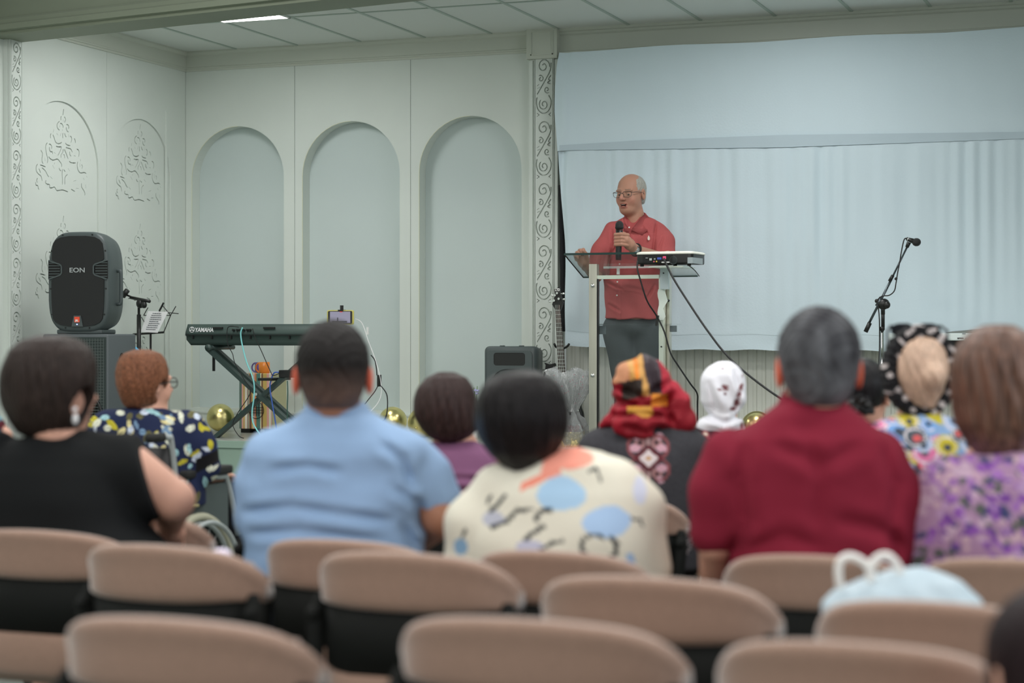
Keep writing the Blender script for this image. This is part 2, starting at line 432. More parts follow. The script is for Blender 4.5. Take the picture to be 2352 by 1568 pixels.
def pilaster(fmap, width, ztop, zbot, uh, frame=.02):
    """fmap(u,v,w) u across 0..width ; returns MB of a plate with cut grooves"""
    holes = []; w2 = width-2*frame; sc = w2*.92; z = ztop-frame-.005
    g = .009
    holes.append([(frame-.006, zbot+.02), (frame-.001, zbot+.02), (frame-.001, ztop-.02), (frame-.006, ztop-.02)])
    holes.append([(width-frame+.001, zbot+.02), (width-frame+.006, zbot+.02), (width-frame+.006, ztop-.02), (width-frame+.001, ztop-.02)])
    while z-uh > zbot-.1:
        for s in scroll_unit():
            P = [(width/2+x*sc, z-uh+y*uh/3.3) for x, y in s]
            if min(p[1] for p in P) < zbot+.03: continue
            if len(P) < 12: P = [(v.x, v.y) for v in catmull([Vector(p) for p in P], 4)] if len(P) > 4 else P
            holes.append(ribbon(P, g))
        z -= uh
    return plate([(0, zbot), (width, zbot), (width, ztop), (0, ztop)], holes, .018, fmap)
pz1 = wz(1250, 128)
XC0, XC1 = wx(1234), wx(1279)
structure(MB().box((XP0, YW-.05, ZS), (XP1, YW+.12, 3.30)).build('trim_pilaster', M_wall))
structure(MB().box((XP0, YW-.062, ZS), (XC0-.014, YW-.05, 3.27)).box((XC1+.002, YW-.062, ZS), (XP1, YW-.05, 3.27)).box((XC0-.014, YW-.062, pz1+.01), (XC1, YW-.05, 3.27)).build('trim_pilaster', M_wall))
o = pilaster(lambda u, v, q: (XC0+u, YW-.0505-q, v), XC1-XC0, pz1, ZS+.05, .448, .010).build('trim_scroll', M_wall); structure(o)
cap = MB().box((XP0-.008, YW-.10, 3.275), (XP1+.008, YW, ZC))
za, zb2 = 3.30, 3.465; xa, xb = XP0+.025, XP1-.022
for a_, b_ in (((xa, YW-.106, za), (xb, YW-.10, za+.008)), ((xa, YW-.106, zb2), (xb, YW-.10, zb2+.008)), ((xa, YW-.106, za), (xa+.008, YW-.10, zb2)), ((xb-.008, YW-.106, za), (xb, YW-.10, zb2))): cap.box(a_, b_)
structure(cap.build('trim_capital', M_trim))
# left wall with shallow arched recesses and engraved trees
def ly(px): return onX(px, HZ, XL).y
tree = [ # strokes traced in a 1066x1568 crop of (70..240, 220..470)
 [(505,188),(497,230),(490,280)],[(470,290),(462,320),(466,350)],[(510,298),(530,335),(515,385)],[(495,335),(502,380)],
 [(445,365),(415,395),(408,440),(425,480),(445,492)],[(450,397),(475,400),(492,430),(492,460)],[(447,425),(449,450)],[(480,478),(488,502)],
 [(540,412),(568,420),(578,450),(572,475)],[(542,450),(542,480),(555,510),(575,518)],[(360,480),(353,525)],[(322,540),(312,575),(318,612)],
 [(348,558),(365,600),(380,650),(405,682),(450,686),(478,665)],[(402,540),(420,566)],[(470,530),(455,578)],[(492,532),(488,570),(490,612)],
 [(516,535),(528,575),(542,592)],[(575,550),(578,592)],[(596,575),(616,600),(618,640),(605,675)],[(652,612),(668,640),(672,680)],
 [(527,675),(550,705),(600,716)],[(270,675),(248,705),(245,770),(262,860),(275,920),(265,970)],[(290,693),(315,700),(332,730),(326,762)],
 [(298,735),(300,780),(318,805),(340,805),(342,838)],[(362,812),(385,830)],[(392,727),(430,735),(475,733)],[(475,733),(450,800),(415,862)],
 [(535,740),(560,752),(605,765),(628,815)],[(588,800),(592,845),(612,870)],[(690,765),(715,780),(726,820),(715,880)],[(650,860),(675,868)],
 [(494,765),(490,810),(466,850),(466,892)],[(512,765),(540,835),(568,910)],[(500,848),(512,850),(516,900)],[(285,872),(310,905),(355,926),(412,910),(450,950),(472,985),(472,1024)],
 [(580,940),(620,966),(680,965)],[(172,780),(198,830),(190,900),(192,945),(210,978)],[(230,890),(235,940)],[(165,995),(200,1005),(245,1024)],
 [(130,980),(108,1020),(110,1080),(140,1125),(180,1160),(192,1230)],[(145,1045),(160,1080),(172,1108)],[(188,1034),(235,1075),(270,1140),(292,1168)],
 [(308,1160),(342,1195)],[(342,995),(368,1048)],[(375,960),(366,985)],[(436,1035),(448,1068),(466,1078)],[(505,1055),(512,1078),(532,1088)],
 [(565,1045),(590,1082)],[(705,945),(697,1010),(712,1070),(745,1110),(800,1103),(830,1122)],[(735,965),(738,1025)],[(760,985),(772,1015),(765,1050)],[(745,912),(748,942)],
 [(488,1050),(480,1120),(486,1200),(485,1280)],[(560,1130),(530,1160),(520,1200),(521,1280)],[(128,1185),(114,1215),(126,1252)],[(98,1240),(105,1285),(130,1292),(135,1325),(150,1350)],
 [(250,1215),(242,1245),(260,1272),(300,1278),(302,1320),(335,1325),(370,1312),(392,1345),(410,1365),(480,1355),(530,1368),(568,1385)],
 [(610,1342),(640,1362),(668,1375)],[(682,1330),(718,1332)],[(785,1180),(798,1210)],[(760,1255),(760,1310),(790,1360),(808,1400),(806,1435)],[(818,1280),(825,1330)],[(640,1230),(680,1216)],[(830,1155),(842,1175)]]
def tree_strokes(dy, dz, sc=1.0):
    S = []
    c = onX(150, 345, XL)
    for s in tree:
        P = []
        for x, y in s:
            p = onX(70+x*170/1066, 220+y*250/1568, XL); P.append((c.y+(p.y-c.y)*sc+dy, c.z+(p.z-c.z)*sc+dz))
        if len(P) > 2: P = [(v.x, v.y) for v in catmull([Vector(p) for p in P], 3)]
        S.append(P)
    return S
holes = []
c1 = onX(150, 345, XL); c2 = onX(326, 378, XL); c1b = onX(148, 590, XL)
dY = c2.y-c1.y; dZ = c1b.z-c1.z
def arch_hole(pl, pr, pt):
    y0, y1 = ly(pl), ly(pr); r = (y1-y0)/2; cy = (y0+y1)/2; zt = onX((pl+pr)/2, pt, XL).z; zc = zt-r
    return [(y0, ZS+.05), (y1, ZS+.05)]+[(cy+r*math.cos(math.pi*k/32), zc+r*math.sin(math.pi*k/32)) for k in range(33)]
ar1, ar2 = arch_hole(52, 227, 232), arch_hole(253, 392, 273)
tm = lambda u, v, q: (XL-.012+q, u, v)
sm = ly(245)
structure(plate([(9.2, ZS-.6), (sm-.0015, ZS-.6), (sm-.0015, ZC), (9.2, ZC)], [ar1], .012, tm).build('wall_left', M_wall))
structure(plate([(sm+.0015, ZS-.6), (YW, ZS-.6), (YW, ZC), (sm+.0015, ZC)], [ar2], .012, tm).build('wall_left', M_wall))
for j, (arh, px_off) in enumerate(((ar1, 0), (ar2, dY))):
    H = []
    ys = [p[0] for p in arh]; zs_ = [p[1] for p in arh]
    for kz in range(4):
        for s in tree_strokes(px_off, dZ*kz):
            if min(p[1] for p in s) > ZS+.08 and min(p[0] for p in s) > min(ys)+.005 and max(p[0] for p in s) < max(ys)-.005: H.append(ribbon(s, .0076))
    structure(plate([(min(ys)-.02, ZS), (max(ys)+.02, ZS), (max(ys)+.02, max(zs_)+.02), (min(ys)-.02, max(zs_)+.02)], H, .020, lambda u, v, q: (XL-.034+q, u, v)).build('wall_left_panel', M_wall))
structure(MB().box((XL-.2, -5, 0), (XL-.0345, YW+.2, 4.1)).box((XL-.0345, -5, 0), (XL, 9.2, 4.1)).build('wall_left', M_wall))
y0, y1 = ly(8), ly(39)
structure(MB().box((XL, y0, .0), (XL+.03, y1, 3.3)).build('trim_pilaster', M_wall))
structure(pilaster(lambda u, v, q: (XL+.0305+q, y0+.008+u, v), y1-y0-.016, 3.26, ZS+.3, .448*.8, .011).build('trim_scroll', M_wall))
structure(MB().box((XL-.005, YW-.30, ZS), (XL+.008, YW-.28, 3.0)).box((XL, 11.3, ZS), (XL+.02, YW, ZS+.12)).build('baseboard_left', M_wall))

# ---------------- white sheet -------------------------------------------------
def sheet_grid(name, px0f, px1, pyt, pyb, Y, fold, nx, nz, m, parent, thick=.002):
    V = []; 
    xs = np.linspace(0, 1, nx); zs2 = np.linspace(0, 1, nz)
    XR = onY(px1, 700, Y).x
    for zi in zs2:
        for xi in xs:
            xl = px0f(zi); X = xl+(XR-xl)*xi
            zt = pyt(X); zbm = pyb(X); Z = zt+(zbm-zt)*zi
            V.append((X, Y+fold(X, Z, xi, zi), Z))
    V = np.array(V); n = len(V); i = np.arange(nx-1); j = np.arange(nz-1)
    a = (j[:, None]*nx+i[None]).ravel(); Q = np.stack([a, a+nx, a+nx+1, a+1], 1)
    return mkmesh(name, V, Q, m, parent, smooth=True)
YS = 12.52
sx0 = onY(1283, 119, YS).x
zt0, zt1 = onY(1283, 119, YS).z, onY(2352, 63, YS).z; sxr = onY(2352, 100, YS).x
topz = lambda X: zt0+(zt1-zt0)*(X-sx0)/(sxr-sx0)+.006*math.sin(X*5)
seamz = lambda X: np.interp(X, [onY(p, 1, YS).x for p in (1283, 1800, 2352)], [onY(1283, 347, YS).z, onY(1800, 340, YS).z, onY(2352, 320, YS).z])
bandz = lambda X: np.interp(X, [onY(p, 1, YS).x for p in (1283, 1480, 1800, 2352)], [onY(1283, 334, YS).z, onY(1480, 322, YS).z, onY(1800, 310, YS).z, onY(2352, 303, YS).z])
botz = lambda X: np.interp(X, [onY(p, 1, YS).x for p in (1290, 1350, 1570, 1800, 2352)], [onY(1290, 790, YS).z, onY(1350, 797, YS).z, onY(1570, 803, YS).z, onY(1800, 804, YS).z, onY(2352, 808, YS).z])+.004*math.sin(X*17)
edge = [(119, 1283), (150, 1278), (200, 1275), (255, 1274), (300, 1278), (347, 1281), (420, 1287), (560, 1294), (700, 1298), (765, 1299), (800, 1299)]
def lefte(py): return onY(float(np.interp(py, [e[0] for e in edge], [e[1] for e in edge])), py, YS).x
sh = empty('projection_sheet', (sx0, YS, 1.1), label='large white cloth hung as a screen behind the speaker', cat='sheet')
rs = random.Random(4)
ph = [rs.uniform(0, 6.28) for _ in range(12)]
fx = [rs.uniform(14, 75) for _ in range(12)]
def lowfold(X, Z, xi, zi):
    a = sum(math.sin(X*fx[k]+ph[k]+.15*math.sin(Z*3)) for k in range(12))/12
    env = math.exp(-((zi-.25)/.5)**2)*.8+.25
    e = .02*math.exp(-(xi*30)**2)*math.sin(Z*7+1)
    return .027*a*env*(1 if X > sx0+.35 else .35)+.03*math.exp(-((X-sx0-.03)/.03)**2)+e
def upfold(X, Z, xi, zi):
    return .006*math.sin(X*2.1+Z*3)+.03*math.exp(-((X-sx0-.05)/.045)**2)*math.sin(Z*6)+.0015*math.sin(X*30+5*Z)
sheet_grid('upper_cloth', lambda zi: lefte(119+zi*228), 2480, topz, lambda X: seamz(X)+.0, YS, upfold, 260, 60, M_sheet, sh)
sheet_grid('lower_cloth', lambda zi: lefte(347+zi*418), 2480, seamz, lambda X: botz(X)+.105, YS-.008, lambda X, Z, a, b: lowfold(X, Z, a, b)*min(1, (1-b)*9+.15), 520, 70, M_sheet, sh)
sheet_grid('hem', lambda zi: lefte(765), 2480, lambda X: botz(X)+.108, botz, YS-.006, lambda X, Z, a, b: .006*math.sin(X*11+Z*20)*b-.004*b, 420, 16, M_sheet, sh)
sheet_grid('doubled_band_shaded', lambda zi: lefte(335)+.02, 2480, bandz, lambda X: seamz(X)+.004, YS-.012, lambda X, Z, a, b: .002*math.sin(X*26), 260, 8, M_sheet_shade, sh)
# black cloth hanging left of the sheet
bp_ = []
for k in range(15):
    py = 425+k*24; r = 4+2.5*math.sin(k*1.7); xc = 1290+k*.35
    p = onY(xc, py, 12.60); q = 1/ (F/13.3)
    bp_.append([(p.x+math.cos(a)*q*(7+.8*math.sin(k*2.1)), p.y+.02*math.sin(a), p.z) for a in [2*math.pi*t/10 for t in range(10)]])
tag(MB().loft(bp_).build('black_curtain', mat('black_cloth', (.01, .01, .012), .9, bump=.6, bscale=150), smooth=60), 'narrow black cloth hanging between the carved pilaster and the white sheet', 'curtain')
# ================= stage equipment ===========================================
def place(name, px, py, Y, rotz, label, cat, z=None, group=None):
    p = onY(px, py, Y); return empty(name, (p.x, p.y, p.z if z is None else z), rotz, label, cat, group)
FR = lambda x, z, y: (x, y, z)
# --- subwoofer cabinet -------------------------------------------------------
p = W(176, 767, 12.2); ZSUB = p.z
sub = empty('subwoofer', (p.x, p.y, 0), math.radians(9), 'tall charcoal grey subwoofer cabinet standing on the floor under the loudspeaker', 'subwoofer')
w2, dp = .232, .44
m = MB(); m.box((-w2, -.02, .04), (w2, dp, ZSUB), bev=.012); m.build('cabinet', mat('cabinet_grey', C(74, 80, 82), .6, bump=.4, bscale=350), sub, smooth=30, local=True)
g = MB(); g.box((-w2+.015, -.026, .06), (w2-.015, -.0195, ZSUB-.02))
g.build('grille', mat('mesh_dark', C(38, 48, 46), .55), sub, local=True)
g = MB()
for i in range(22):
    x = -w2+.03+i*(2*w2-.06)/21; g.box((x-.0022, -.030, .07), (x+.0022, -.026, ZSUB-.03))
for i in range(62):
    z = .08+i*(ZSUB-.12)/61; g.box((-w2+.025, -.0305, z-.002), (w2-.025, -.0262, z+.002))
g.build('grille_wire', mat('mesh_wire', C(66, 74, 72), .5), sub, local=True)
for zc in (.27, .74):
    m = MB(); m.loft([[(r*math.cos(a), y, zc+r*math.sin(a)) for a in [2*math.pi*k/40 for k in range(40)]] for r, y in ((.2, -.03), (.2, -.036), (.185, -.038), (.18, -.030))]); m.build('driver_ring', M_blk, sub, local=True, smooth=40)
for sx in (1, -1):
    m = MB(); m.loft([[(sx*(w2+.001*t), .2+(.05-.006*t)*math.cos(a), ZSUB-.20+(.075-.008*t)*math.sin(a)) for a in [2*math.pi*k/28 for k in range(28)]] for t in (-1, 1)]); m.build('side_handle', M_blk2, sub, local=True)
for sx in (-1, 1):
    for y in (.04, dp-.05): MB().disc((sx*(w2-.05), y, .02), (0, 0, 1), .025, .04, 12).build('foot', M_blk, sub, local=True)
# --- stage loudspeaker ---------------------------------------------------------
spk = empty('loudspeaker', (p.x-.005, p.y+.06, ZSUB), math.radians(9), 'dark grey plastic loudspeaker with white lettering on top of the subwoofer', 'loudspeaker')
def outl(s, n=48, hw=.218, hh=.335, zc=.345, e=4.2):
    P = []
    for k in range(n):
        a = 2*math.pi*k/n; c, s_ = math.cos(a), math.sin(a)
        x = hw*s*math.copysign(abs(c)**(2/e), c); z = hh*s*math.copysign(abs(s_)**(2/e), s_)
        x *= 1-.05*abs(z/hh)**2-.02*(z/hh)
        P.append((x, zc+z))
    return P
m = MB(); m.loft([[(x, y, z) for x, z in outl(s)] for s, y in ((.90, -.045), (.965, -.042), (.99, -.02), (1, .02), (.985, .12), (.93, .22), (.80, .28), (.55, .30))])
m.build('cabinet', M_dk, spk, smooth=50, local=True)
m = MB(); m.box((-.16, -.03, 0), (.16, .20, .03), bev=.008); m.build('base_foot', M_dk, spk, smooth=30, local=True)
# grille with the notches for the side vents
hw, hh, zc = .188, .298, .35
def gr_out():
    P = []
    for x, z in outl(1, 72, hw, hh, zc, 5): P.append((x, z))
    out = []
    for x, z in P:
        t = abs(z-(zc+.075)); 
        lim = hw*.99 if t > .075 else (.115 if t < .03 else .115+(t-.03)/.045*(hw-.115))
        out.append((max(-lim, min(lim, x)), z))
    return out
gg = [(x, z) for x, z in gr_out()]
# resample vertical sides finely so that notches exist
P = []
for k in range(60):
    z = zc-hh+.05+(2*hh-.1)*k/59; t = abs(z-(zc+.075)); lim = .186 if t > .068 else (.118 if t < .032 else .118+(t-.032)/.036*.068)
    lim = min(lim, .186-.02*abs((z-zc)/hh)**3); P.append((lim, z))
top = [(x, z) for x, z in [(.155, zc+hh-.025), (.12, zc+hh-.008), (.06, zc+hh), (-.06, zc+hh), (-.12, zc+hh-.008), (-.155, zc+hh-.025)]]
bot = [(-x, 2*zc-z) for x, z in top]
poly = P+top+[(-x, z) for x, z in P[::-1]]+bot
plate(poly, [], .008, lambda u, v, q: (u, -.048-q, v)).build('grille', mat('grille_black', (.012, .013, .013), .65), spk, local=True)
for sx in (-1, 1):
    m = MB()
    m.loft([[(sx*x, y, z) for x, z in ((.21, zc+.135), (.198, zc+.128), (.126, zc+.108), (.120, zc+.098), (.120, zc+.052), (.126, zc+.042), (.198, zc+.022), (.21, zc+.015))] for y in (-.050, -.046)])
    m.build('vent', M_blk2, spk, local=True)
    m = MB()
    for i in range(6):
        z = zc+.03+i*.018; xi = .125+max(0, abs(z-zc-.075)-.03)*1.9; m.box((sx*xi, -.056, z-.0028), (sx*.208, -.049, z+.0028))
    for a, b in (((.205, zc+.137), (.122, zc+.11)), ((.122, zc+.11), (.113, zc+.097)), ((.113, zc+.097), (.113, zc+.053)), ((.113, zc+.053), (.122, zc+.04)), ((.122, zc+.04), (.205, zc+.013))):
        m.bar((sx*a[0], -.055, a[1]), (sx*b[0], -.055, b[1]), .010, .009, up=(0, 1, 0))
    m.build('vent_slats', M_dk, spk, local=True)
text_mb('EON', .043, lambda x, y, z: (x-.002, -.0575-z, y+zc+.058), .0008, bold=.0008, sx=1.25, align='CENTER').build('lettering', mat('letter_grey', C(140, 145, 145), .5), spk, local=True)
m = MB(); m.loft([[(x, y, z) for x, z in ((-.04, zc-hh-.002), (.04, zc-hh-.002), (.024, zc-hh+.07), (-.024, zc-hh+.07))] for y in (-.056, -.062)]); m.build('badge_plate', M_dk, spk, local=True)
m = MB(); m.box((-.018, -.066, zc-hh+.026), (.018, -.062, zc-hh+.062)); bd_ = m.build('badge', mat('badge_red', C(225, 70, 45), .4), spk, local=True)
text_mb('JBL', .017, lambda x, y, z: (x, -.0668-z, y+zc-hh+.032), .0006, bold=.0006, align='CENTER').build('badge_lettering', M_white, bd_, local=True)
m = MB(); m.ball((0, -.064, zc-hh+.012), .004, 8); m.build('indicator_light', mat('blue_led', (.35, .45, 1), .3, emit=3), spk, local=True)
m = MB(); m.tube([(.212, .10, .20), (.232, .09, .20), (.243, .09, .22), (.243, .09, .40), (.232, .09, .42), (.212, .10, .42)], .012, 10, smoothpts=3); m.build('side_handle', M_dk, spk, smooth=50, local=True)
for x, z in ((-.11, zc+hh+.008), (.1, zc+hh+.008), (-.188, zc+.2), (.192, zc+.2), (.196, zc-.05), (-.196, zc-.05), (.185, zc-.22), (-.185, zc-.22), (.08, zc-hh-.01), (-.09, zc-hh-.01)): MB().disc((x, -.046, z), (0, 1, 0), .005, .008, 8).build('screw', M_blk, spk, local=True)

# --- empty mic stand beside it ---------------------------------------------------
def tripod(par, x, y, z0, r=.28, h=.10, a0=.4):
    for k in range(3):
        a = a0+k*2*math.pi/3; MB().tube([(x, y, z0+h), (x+r*math.cos(a), y+r*math.sin(a), z0+.012)], .008, 8).build('leg', M_blk, par, smooth=60)
q = onY(319, 700, 11.75)
ms = empty('microphone_stand', (q.x, q.y, ZS), 0, 'black microphone stand with an empty clip beside the music stand', 'microphone stand')
zt = onY(319, 690, 11.75).z
MB().tube([(q.x, q.y, ZS+.1), (q.x, q.y, onY(319, 722, 11.75).z)], .016, 10).tube([(q.x, q.y, ZS+.1), (q.x, q.y, zt)], .010, 10).build('pole', M_blk, ms, smooth=40)
tripod(ms, q.x, q.y, ZS, .17)
m = MB(); m.ball(onY(322, 697, 11.73), (.03, .03, .036), 8); m.ball(onY(331, 700, 11.70), (.022, .02, .026), 8); m.tube([onY(300, 683, 11.75), onY(344, 692, 11.7)], .012, 8); m.build('clutch', M_blk, ms, smooth=50)
m = MB(); m.tube([onY(290, 677, 11.75), onY(312, 686, 11.75)], .007, 8); m.tube([onY(282, 680, 11.74), onY(293, 666, 11.74)], [.022, .02], 10); m.build('clip', M_blk, ms, smooth=50)
# --- music stand -------------------------------------------------------------------
q = onY(346, 760, 11.95)
mu = empty('music_stand', (q.x, q.y, ZS), 0, 'thin black wire music stand behind the empty microphone stand', 'music stand')
MB().tube([(q.x, q.y, ZS+.1), onY(346, 766, 11.95)], .008, 8).build('pole', M_blk, mu)
tripod(mu, q.x, q.y, ZS, .2)
m = MB()
for a, b in (((302, 768), (376, 763)), ((300, 762), (304, 773)), ((346, 766), (372, 700)), ((330, 724), (392, 724)), ((372, 700), (392, 724)), ((366, 716), (410, 720)), ((392, 724), (404, 703)), ((376, 763), (392, 724)), ((325, 728), (346, 766)), ((340, 706), (330, 724))):
    m.tube([onY(a[0], a[1], 11.93), onY(b[0], b[1], 11.93)], .0035 if a[1] != 768 else .008, 6)
m.bar(onY(366, 714, 11.92), onY(376, 695, 11.92), .012, .008)
m.build('desk_frame', M_blk, mu)
pa = [onY(323, 762, 11.90), onY(362, 764, 11.90), onY(386, 716, 11.925), onY(340, 714, 11.925)]
sheet = MB().loft([[v+Vector((0, o_, 0)) for v in pa] for o_ in (0, .0015)]).build('song_sheet', mat('paper', C(205, 212, 218), .8))
tag(sheet, 'white page with printed verses propped on the music stand', 'sheet of paper')
m = MB(); rr = random.Random(2)
for r in range(9):
    t = .1+r*.095; a = pa[3].lerp(pa[0], t); b = pa[2].lerp(pa[1], t); x = .22+.06*rr.random(); xe = .9-.2*rr.random()
    while x < xe:
        dx = .03+.07*rr.random(); c0 = a.lerp(b, x)-Vector((0, .002, 0)); c1 = a.lerp(b, min(xe, x+dx))-Vector((0, .002, 0)); m.bar(c0, c1, .0008, .0052, up=(0, 1, 0)); x += dx+.018
tx = m.build('printed_lines', mat('ink', (.07, .08, .1), .8), sheet); 
for v in tx.data.vertices: v.co -= sheet.location
# blue cloth tip
b0 = onY(303, 808, 11.55)
tag(MB().loft([[b0+Vector((x*s, y*s, z)) for x, y in ((-.05, -.03), (.06, -.02), (.05, .04), (-.04, .04))] for s, z in ((1.2, -.14), (1, -.02), (.75, .02), (.3, .045))]).build('blue_cloth', mat('cyan_cloth', C(70, 160, 200), .8)), 'bright blue folded cloth just above the reddish-haired woman in the wheelchair', 'cloth')
b1 = MB().box((b0.x-.10, b0.y-.16, ZS), (b0.x+.08, b0.y-.02, b0.z-.14), bev=.01); tag(b1.build('storage_box', M_blk2), 'dark box under the blue cloth beside the subwoofer', 'box')

# --- keyboard and stand ---------------------------------------------------------------
YK = 11.5
kx0, kx1 = onY(428, 760, YK).x, onY(730, 760, YK).x
kz0, kz1 = onY(580, 793, YK).z, onY(580, 744, YK).z; kh = kz1-kz0
kb = empty('electronic_keyboard', ((kx0+kx1)/2, YK, kz0), 0, 'dark green-grey electronic keyboard seen from behind on a crossed stand', 'keyboard')
m = MB(); L = (kx1-kx0)/2
M_key = mat('keyboard_shell', C(48, 62, 58), .45, bump=.1, bscale=300)
def kprof(s): return [(0, .028*s), (.004, 0), (.30, -.0), (.36, .02), (.37, .06), (.30, .075), (.12, .10), (.06, kh), (.02, kh), (-.012, kh*.62), (-.016, kh*.48), (0, kh*.42)]
ends = [(-L+.02, .96), (-L, 1), (-L+.012, 1)]
m.loft([[(x, y, z if not ins else max(z, .04) if z < .04 else z) for y, z in kprof(1)] for x, ins in ((-L, 1), (-L+.035, 0), (L-.035, 0), (L, 1))])
m.build('body', M_key, kb, smooth=25, local=True)
m = MB()
for x in np.linspace(-L+.06, L-.06, 7): m.box((x-.004, -.019, kh*.30), (x+.004, .0, kh*.50))
m.box((-L+.01, -.0185, kh*.47), (L-.01, -.012, kh*.50)); m.box((-.30, -.013, kh*.78), (-.22, -.001, kh*.86)); m.box((.10, -.013, kh*.78), (.19, -.001, kh*.86)); m.build('back_ribs', M_blk2, kb, local=True)
text_mb('YAMAHA', .042, lambda x, y, z: (x-L+.075, -.0125+(y)*.16-z, y+kh*.635), .0008, bold=.0008, sx=.86, shear=.12).build('lettering', mat('logo_white', C(215, 222, 218), .5), kb, local=True)
m = MB(); cx_, cz_ = -L+.052, kh*.74
m.tube([(cx_+.019*math.cos(a), -.012, cz_+.019*math.sin(a)) for a in [2*math.pi*k/24 for k in range(25)]], .0022, 6)
for k in range(3):
    a = math.pi/2+k*2*math.pi/3; m.bar((cx_, -.012, cz_), (cx_+.016*math.cos(a), -.012, cz_+.016*math.sin(a)), .004, .003, up=(0, 1, 0)); m.ball((cx_+.011*math.cos(a), -.012, cz_+.011*math.sin(a)), .005, 6)
m.build('emblem', MATS['logo_white'], kb, local=True)
m = MB()
for i, x in enumerate((-.13, -.10, -.075, -.05, -.02, .0)):
    m.disc((x, -.018, kh*.72), (0, 1, 0), .008, .02, 10)
m.build('sockets', M_blk, kb, local=True)
m = MB()
for i in range(30): m.box((-L+.05+i*(2*L-.1)/30, .22, .075), (-L+.05+(i+.9)*(2*L-.1)/30, .355, .088))
m.build('white_keys', M_white, kb, local=True)
ks = empty('keyboard_stand', ((kx0+kx1)/2-.1, YK+.05, ZS), 0, 'dark green-grey crossed stand carrying the keyboard', 'keyboard stand')
M_std = mat('stand_metal', C(46, 60, 57), .4)
YF, YB = YK+.0, YK+.26
def st_bar(a, b, Y, nm='leg'): MB().bar(onY(*a, Y), onY(*b, Y), .05, .028, up=(0, 1, 0)).build(nm, M_std, ks)
st_bar((478, 800), (737, 1036), YF); st_bar((484, 1014), (722, 806), YF+.04)
st_bar((494, 800), (722, 1008), YB); st_bar((500, 1000), (728, 800), YB-.04)
for px in (480, 722):
    m = MB(); a = onY(px, 798, YF-.03); m.tube([a, Vector((a.x, YB+.06, a.z))], .017, 12); m.tube([a-Vector((0, .02, 0)), a+Vector((0, .01, 0))], .023, 12); m.build('support_arm', M_std, ks, smooth=40)
m = MB(); m.disc(onY(590, 905, YF-.025), (0, 1, 0), .011, .03, 12); m.build('pivot_bolt', M_chrome, ks)
m = MB(); m.bar(onY(491, 812, YF), onY(491, 852, YF), .006, .020, up=(0, 1, 0)); m.build('strap', M_blk, ks)
m = MB(); m.box(onY(592, 868, YF-.06), onY(668, 872, YB-.03)); m.build('shelf', M_blk, ks)
m = MB(); zsh = onY(600, 868, YF-.06).z
x1_, x2_ = onY(640, 868, YF).x, onY(676, 868, YF).x
m = MB(); m.box((x1_, YF, zsh+.003), (x2_, YF+.12, zsh+.055), bev=.004); bx_ = m.build('audio_box', M_blk)
tag(bx_, 'small black audio box with cables on the shelf of the keyboard stand', 'audio box')
def cable(name, pts, r, m_, label, cat='cable', n=6):
    o = MB().tube([Vector(p) for p in pts], r, 6, smoothpts=n).build(name, m_, smooth=60); tag(o, label, cat); return o
M_cb = mat('cable_black', (.012, .012, .012), .5); M_cc = mat('cable_cyan', C(120, 190, 190), .5); M_cbl = mat('cable_blue', C(52, 82, 150), .5); M_cw = mat('cable_white', C(205, 208, 208), .5)
yy = YK-.04
cable('cable', [onY(x, y, yy) for x, y in ((557, 752), (553, 765), (556, 790), (566, 830), (578, 860), (584, 885), (583, 915), (579, 945), (581, 970), (592, 990), (600, 1000))]+[Vector((onY(610, 1000, yy).x, YK-.05, ZS+.006))], .0052, M_cc, 'pale cyan cable dropping from the back of the keyboard')
cable('cable', [onY(x, y, yy) for x, y in ((548, 751), (530, 749), (522, 756), (523, 790), (534, 812), (540, 835), (560, 870), (575, 900), (545, 950), (535, 975), (548, 1000), (560, 1006))], .003, M_cb, 'thin black cable looping left of the cyan cable')
cable('cable', [onY(x, y, yy) for x, y in ((580, 754), (586, 775), (600, 805), (620, 850), (628, 862))]+[Vector((x1_+.01, YF+.02, zsh+.04))], .003, M_cb, 'thin black cable from keyboard to the small audio box')
cable('cable', [onY(x, y, yy) for x, y in ((640, 855), (630, 856), (624, 868), (620, 890), (625, 925), (632, 965), (636, 990), (640, 1005))], .0052, M_cbl, 'dark blue cable hanging from the small audio box')
cable('cable', [onY(x, y, yy) for x, y in ((660, 874), (661, 900), (660, 940), (660, 1000))], .004, mat('cable_green', C(40, 72, 62), .5), 'dark green cable hanging straight down from the stand shelf')
# --- striped drum box, mug and cup -------------------------------------------------------
mz = bpy.data.materials.new('painted_stripes'); mz.use_nodes = True; nt = mz.node_tree; b = nt.nodes['Principled BSDF']; b.inputs['Roughness'].default_value = .5
tc = nt.nodes.new('ShaderNodeTexCoord'); sx_ = nt.nodes.new('ShaderNodeSeparateXYZ'); nt.links.new(tc.outputs['Object'], sx_.inputs[0])
mr = nt.nodes.new('ShaderNodeMapRange'); mr.inputs[1].default_value = -.13; mr.inputs[2].default_value = .128; nt.links.new(sx_.outputs[0], mr.inputs[0])
cr = nt.nodes.new('ShaderNodeValToRGB'); cr.color_ramp.interpolation = 'CONSTANT'; nt.links.new(mr.outputs[0], cr.inputs[0]); nt.links.new(cr.outputs[0], b.inputs[0])
pal = [(90, 110, 100), (205, 150, 140), (190, 165, 110), (215, 120, 60), (225, 215, 185), (110, 75, 60), (80, 120, 110), (210, 160, 150), (185, 160, 90), (215, 205, 180)]  # textile-like stripes
els = cr.color_ramp.elements; rr = random.Random(8); xs_ = sorted(rr.random() for _ in range(29))
els[0].position = 0; els[0].color = (*C(*pal[0]), 1); els[1].position = xs_[0]; els[1].color = (*C(*pal[1]), 1)
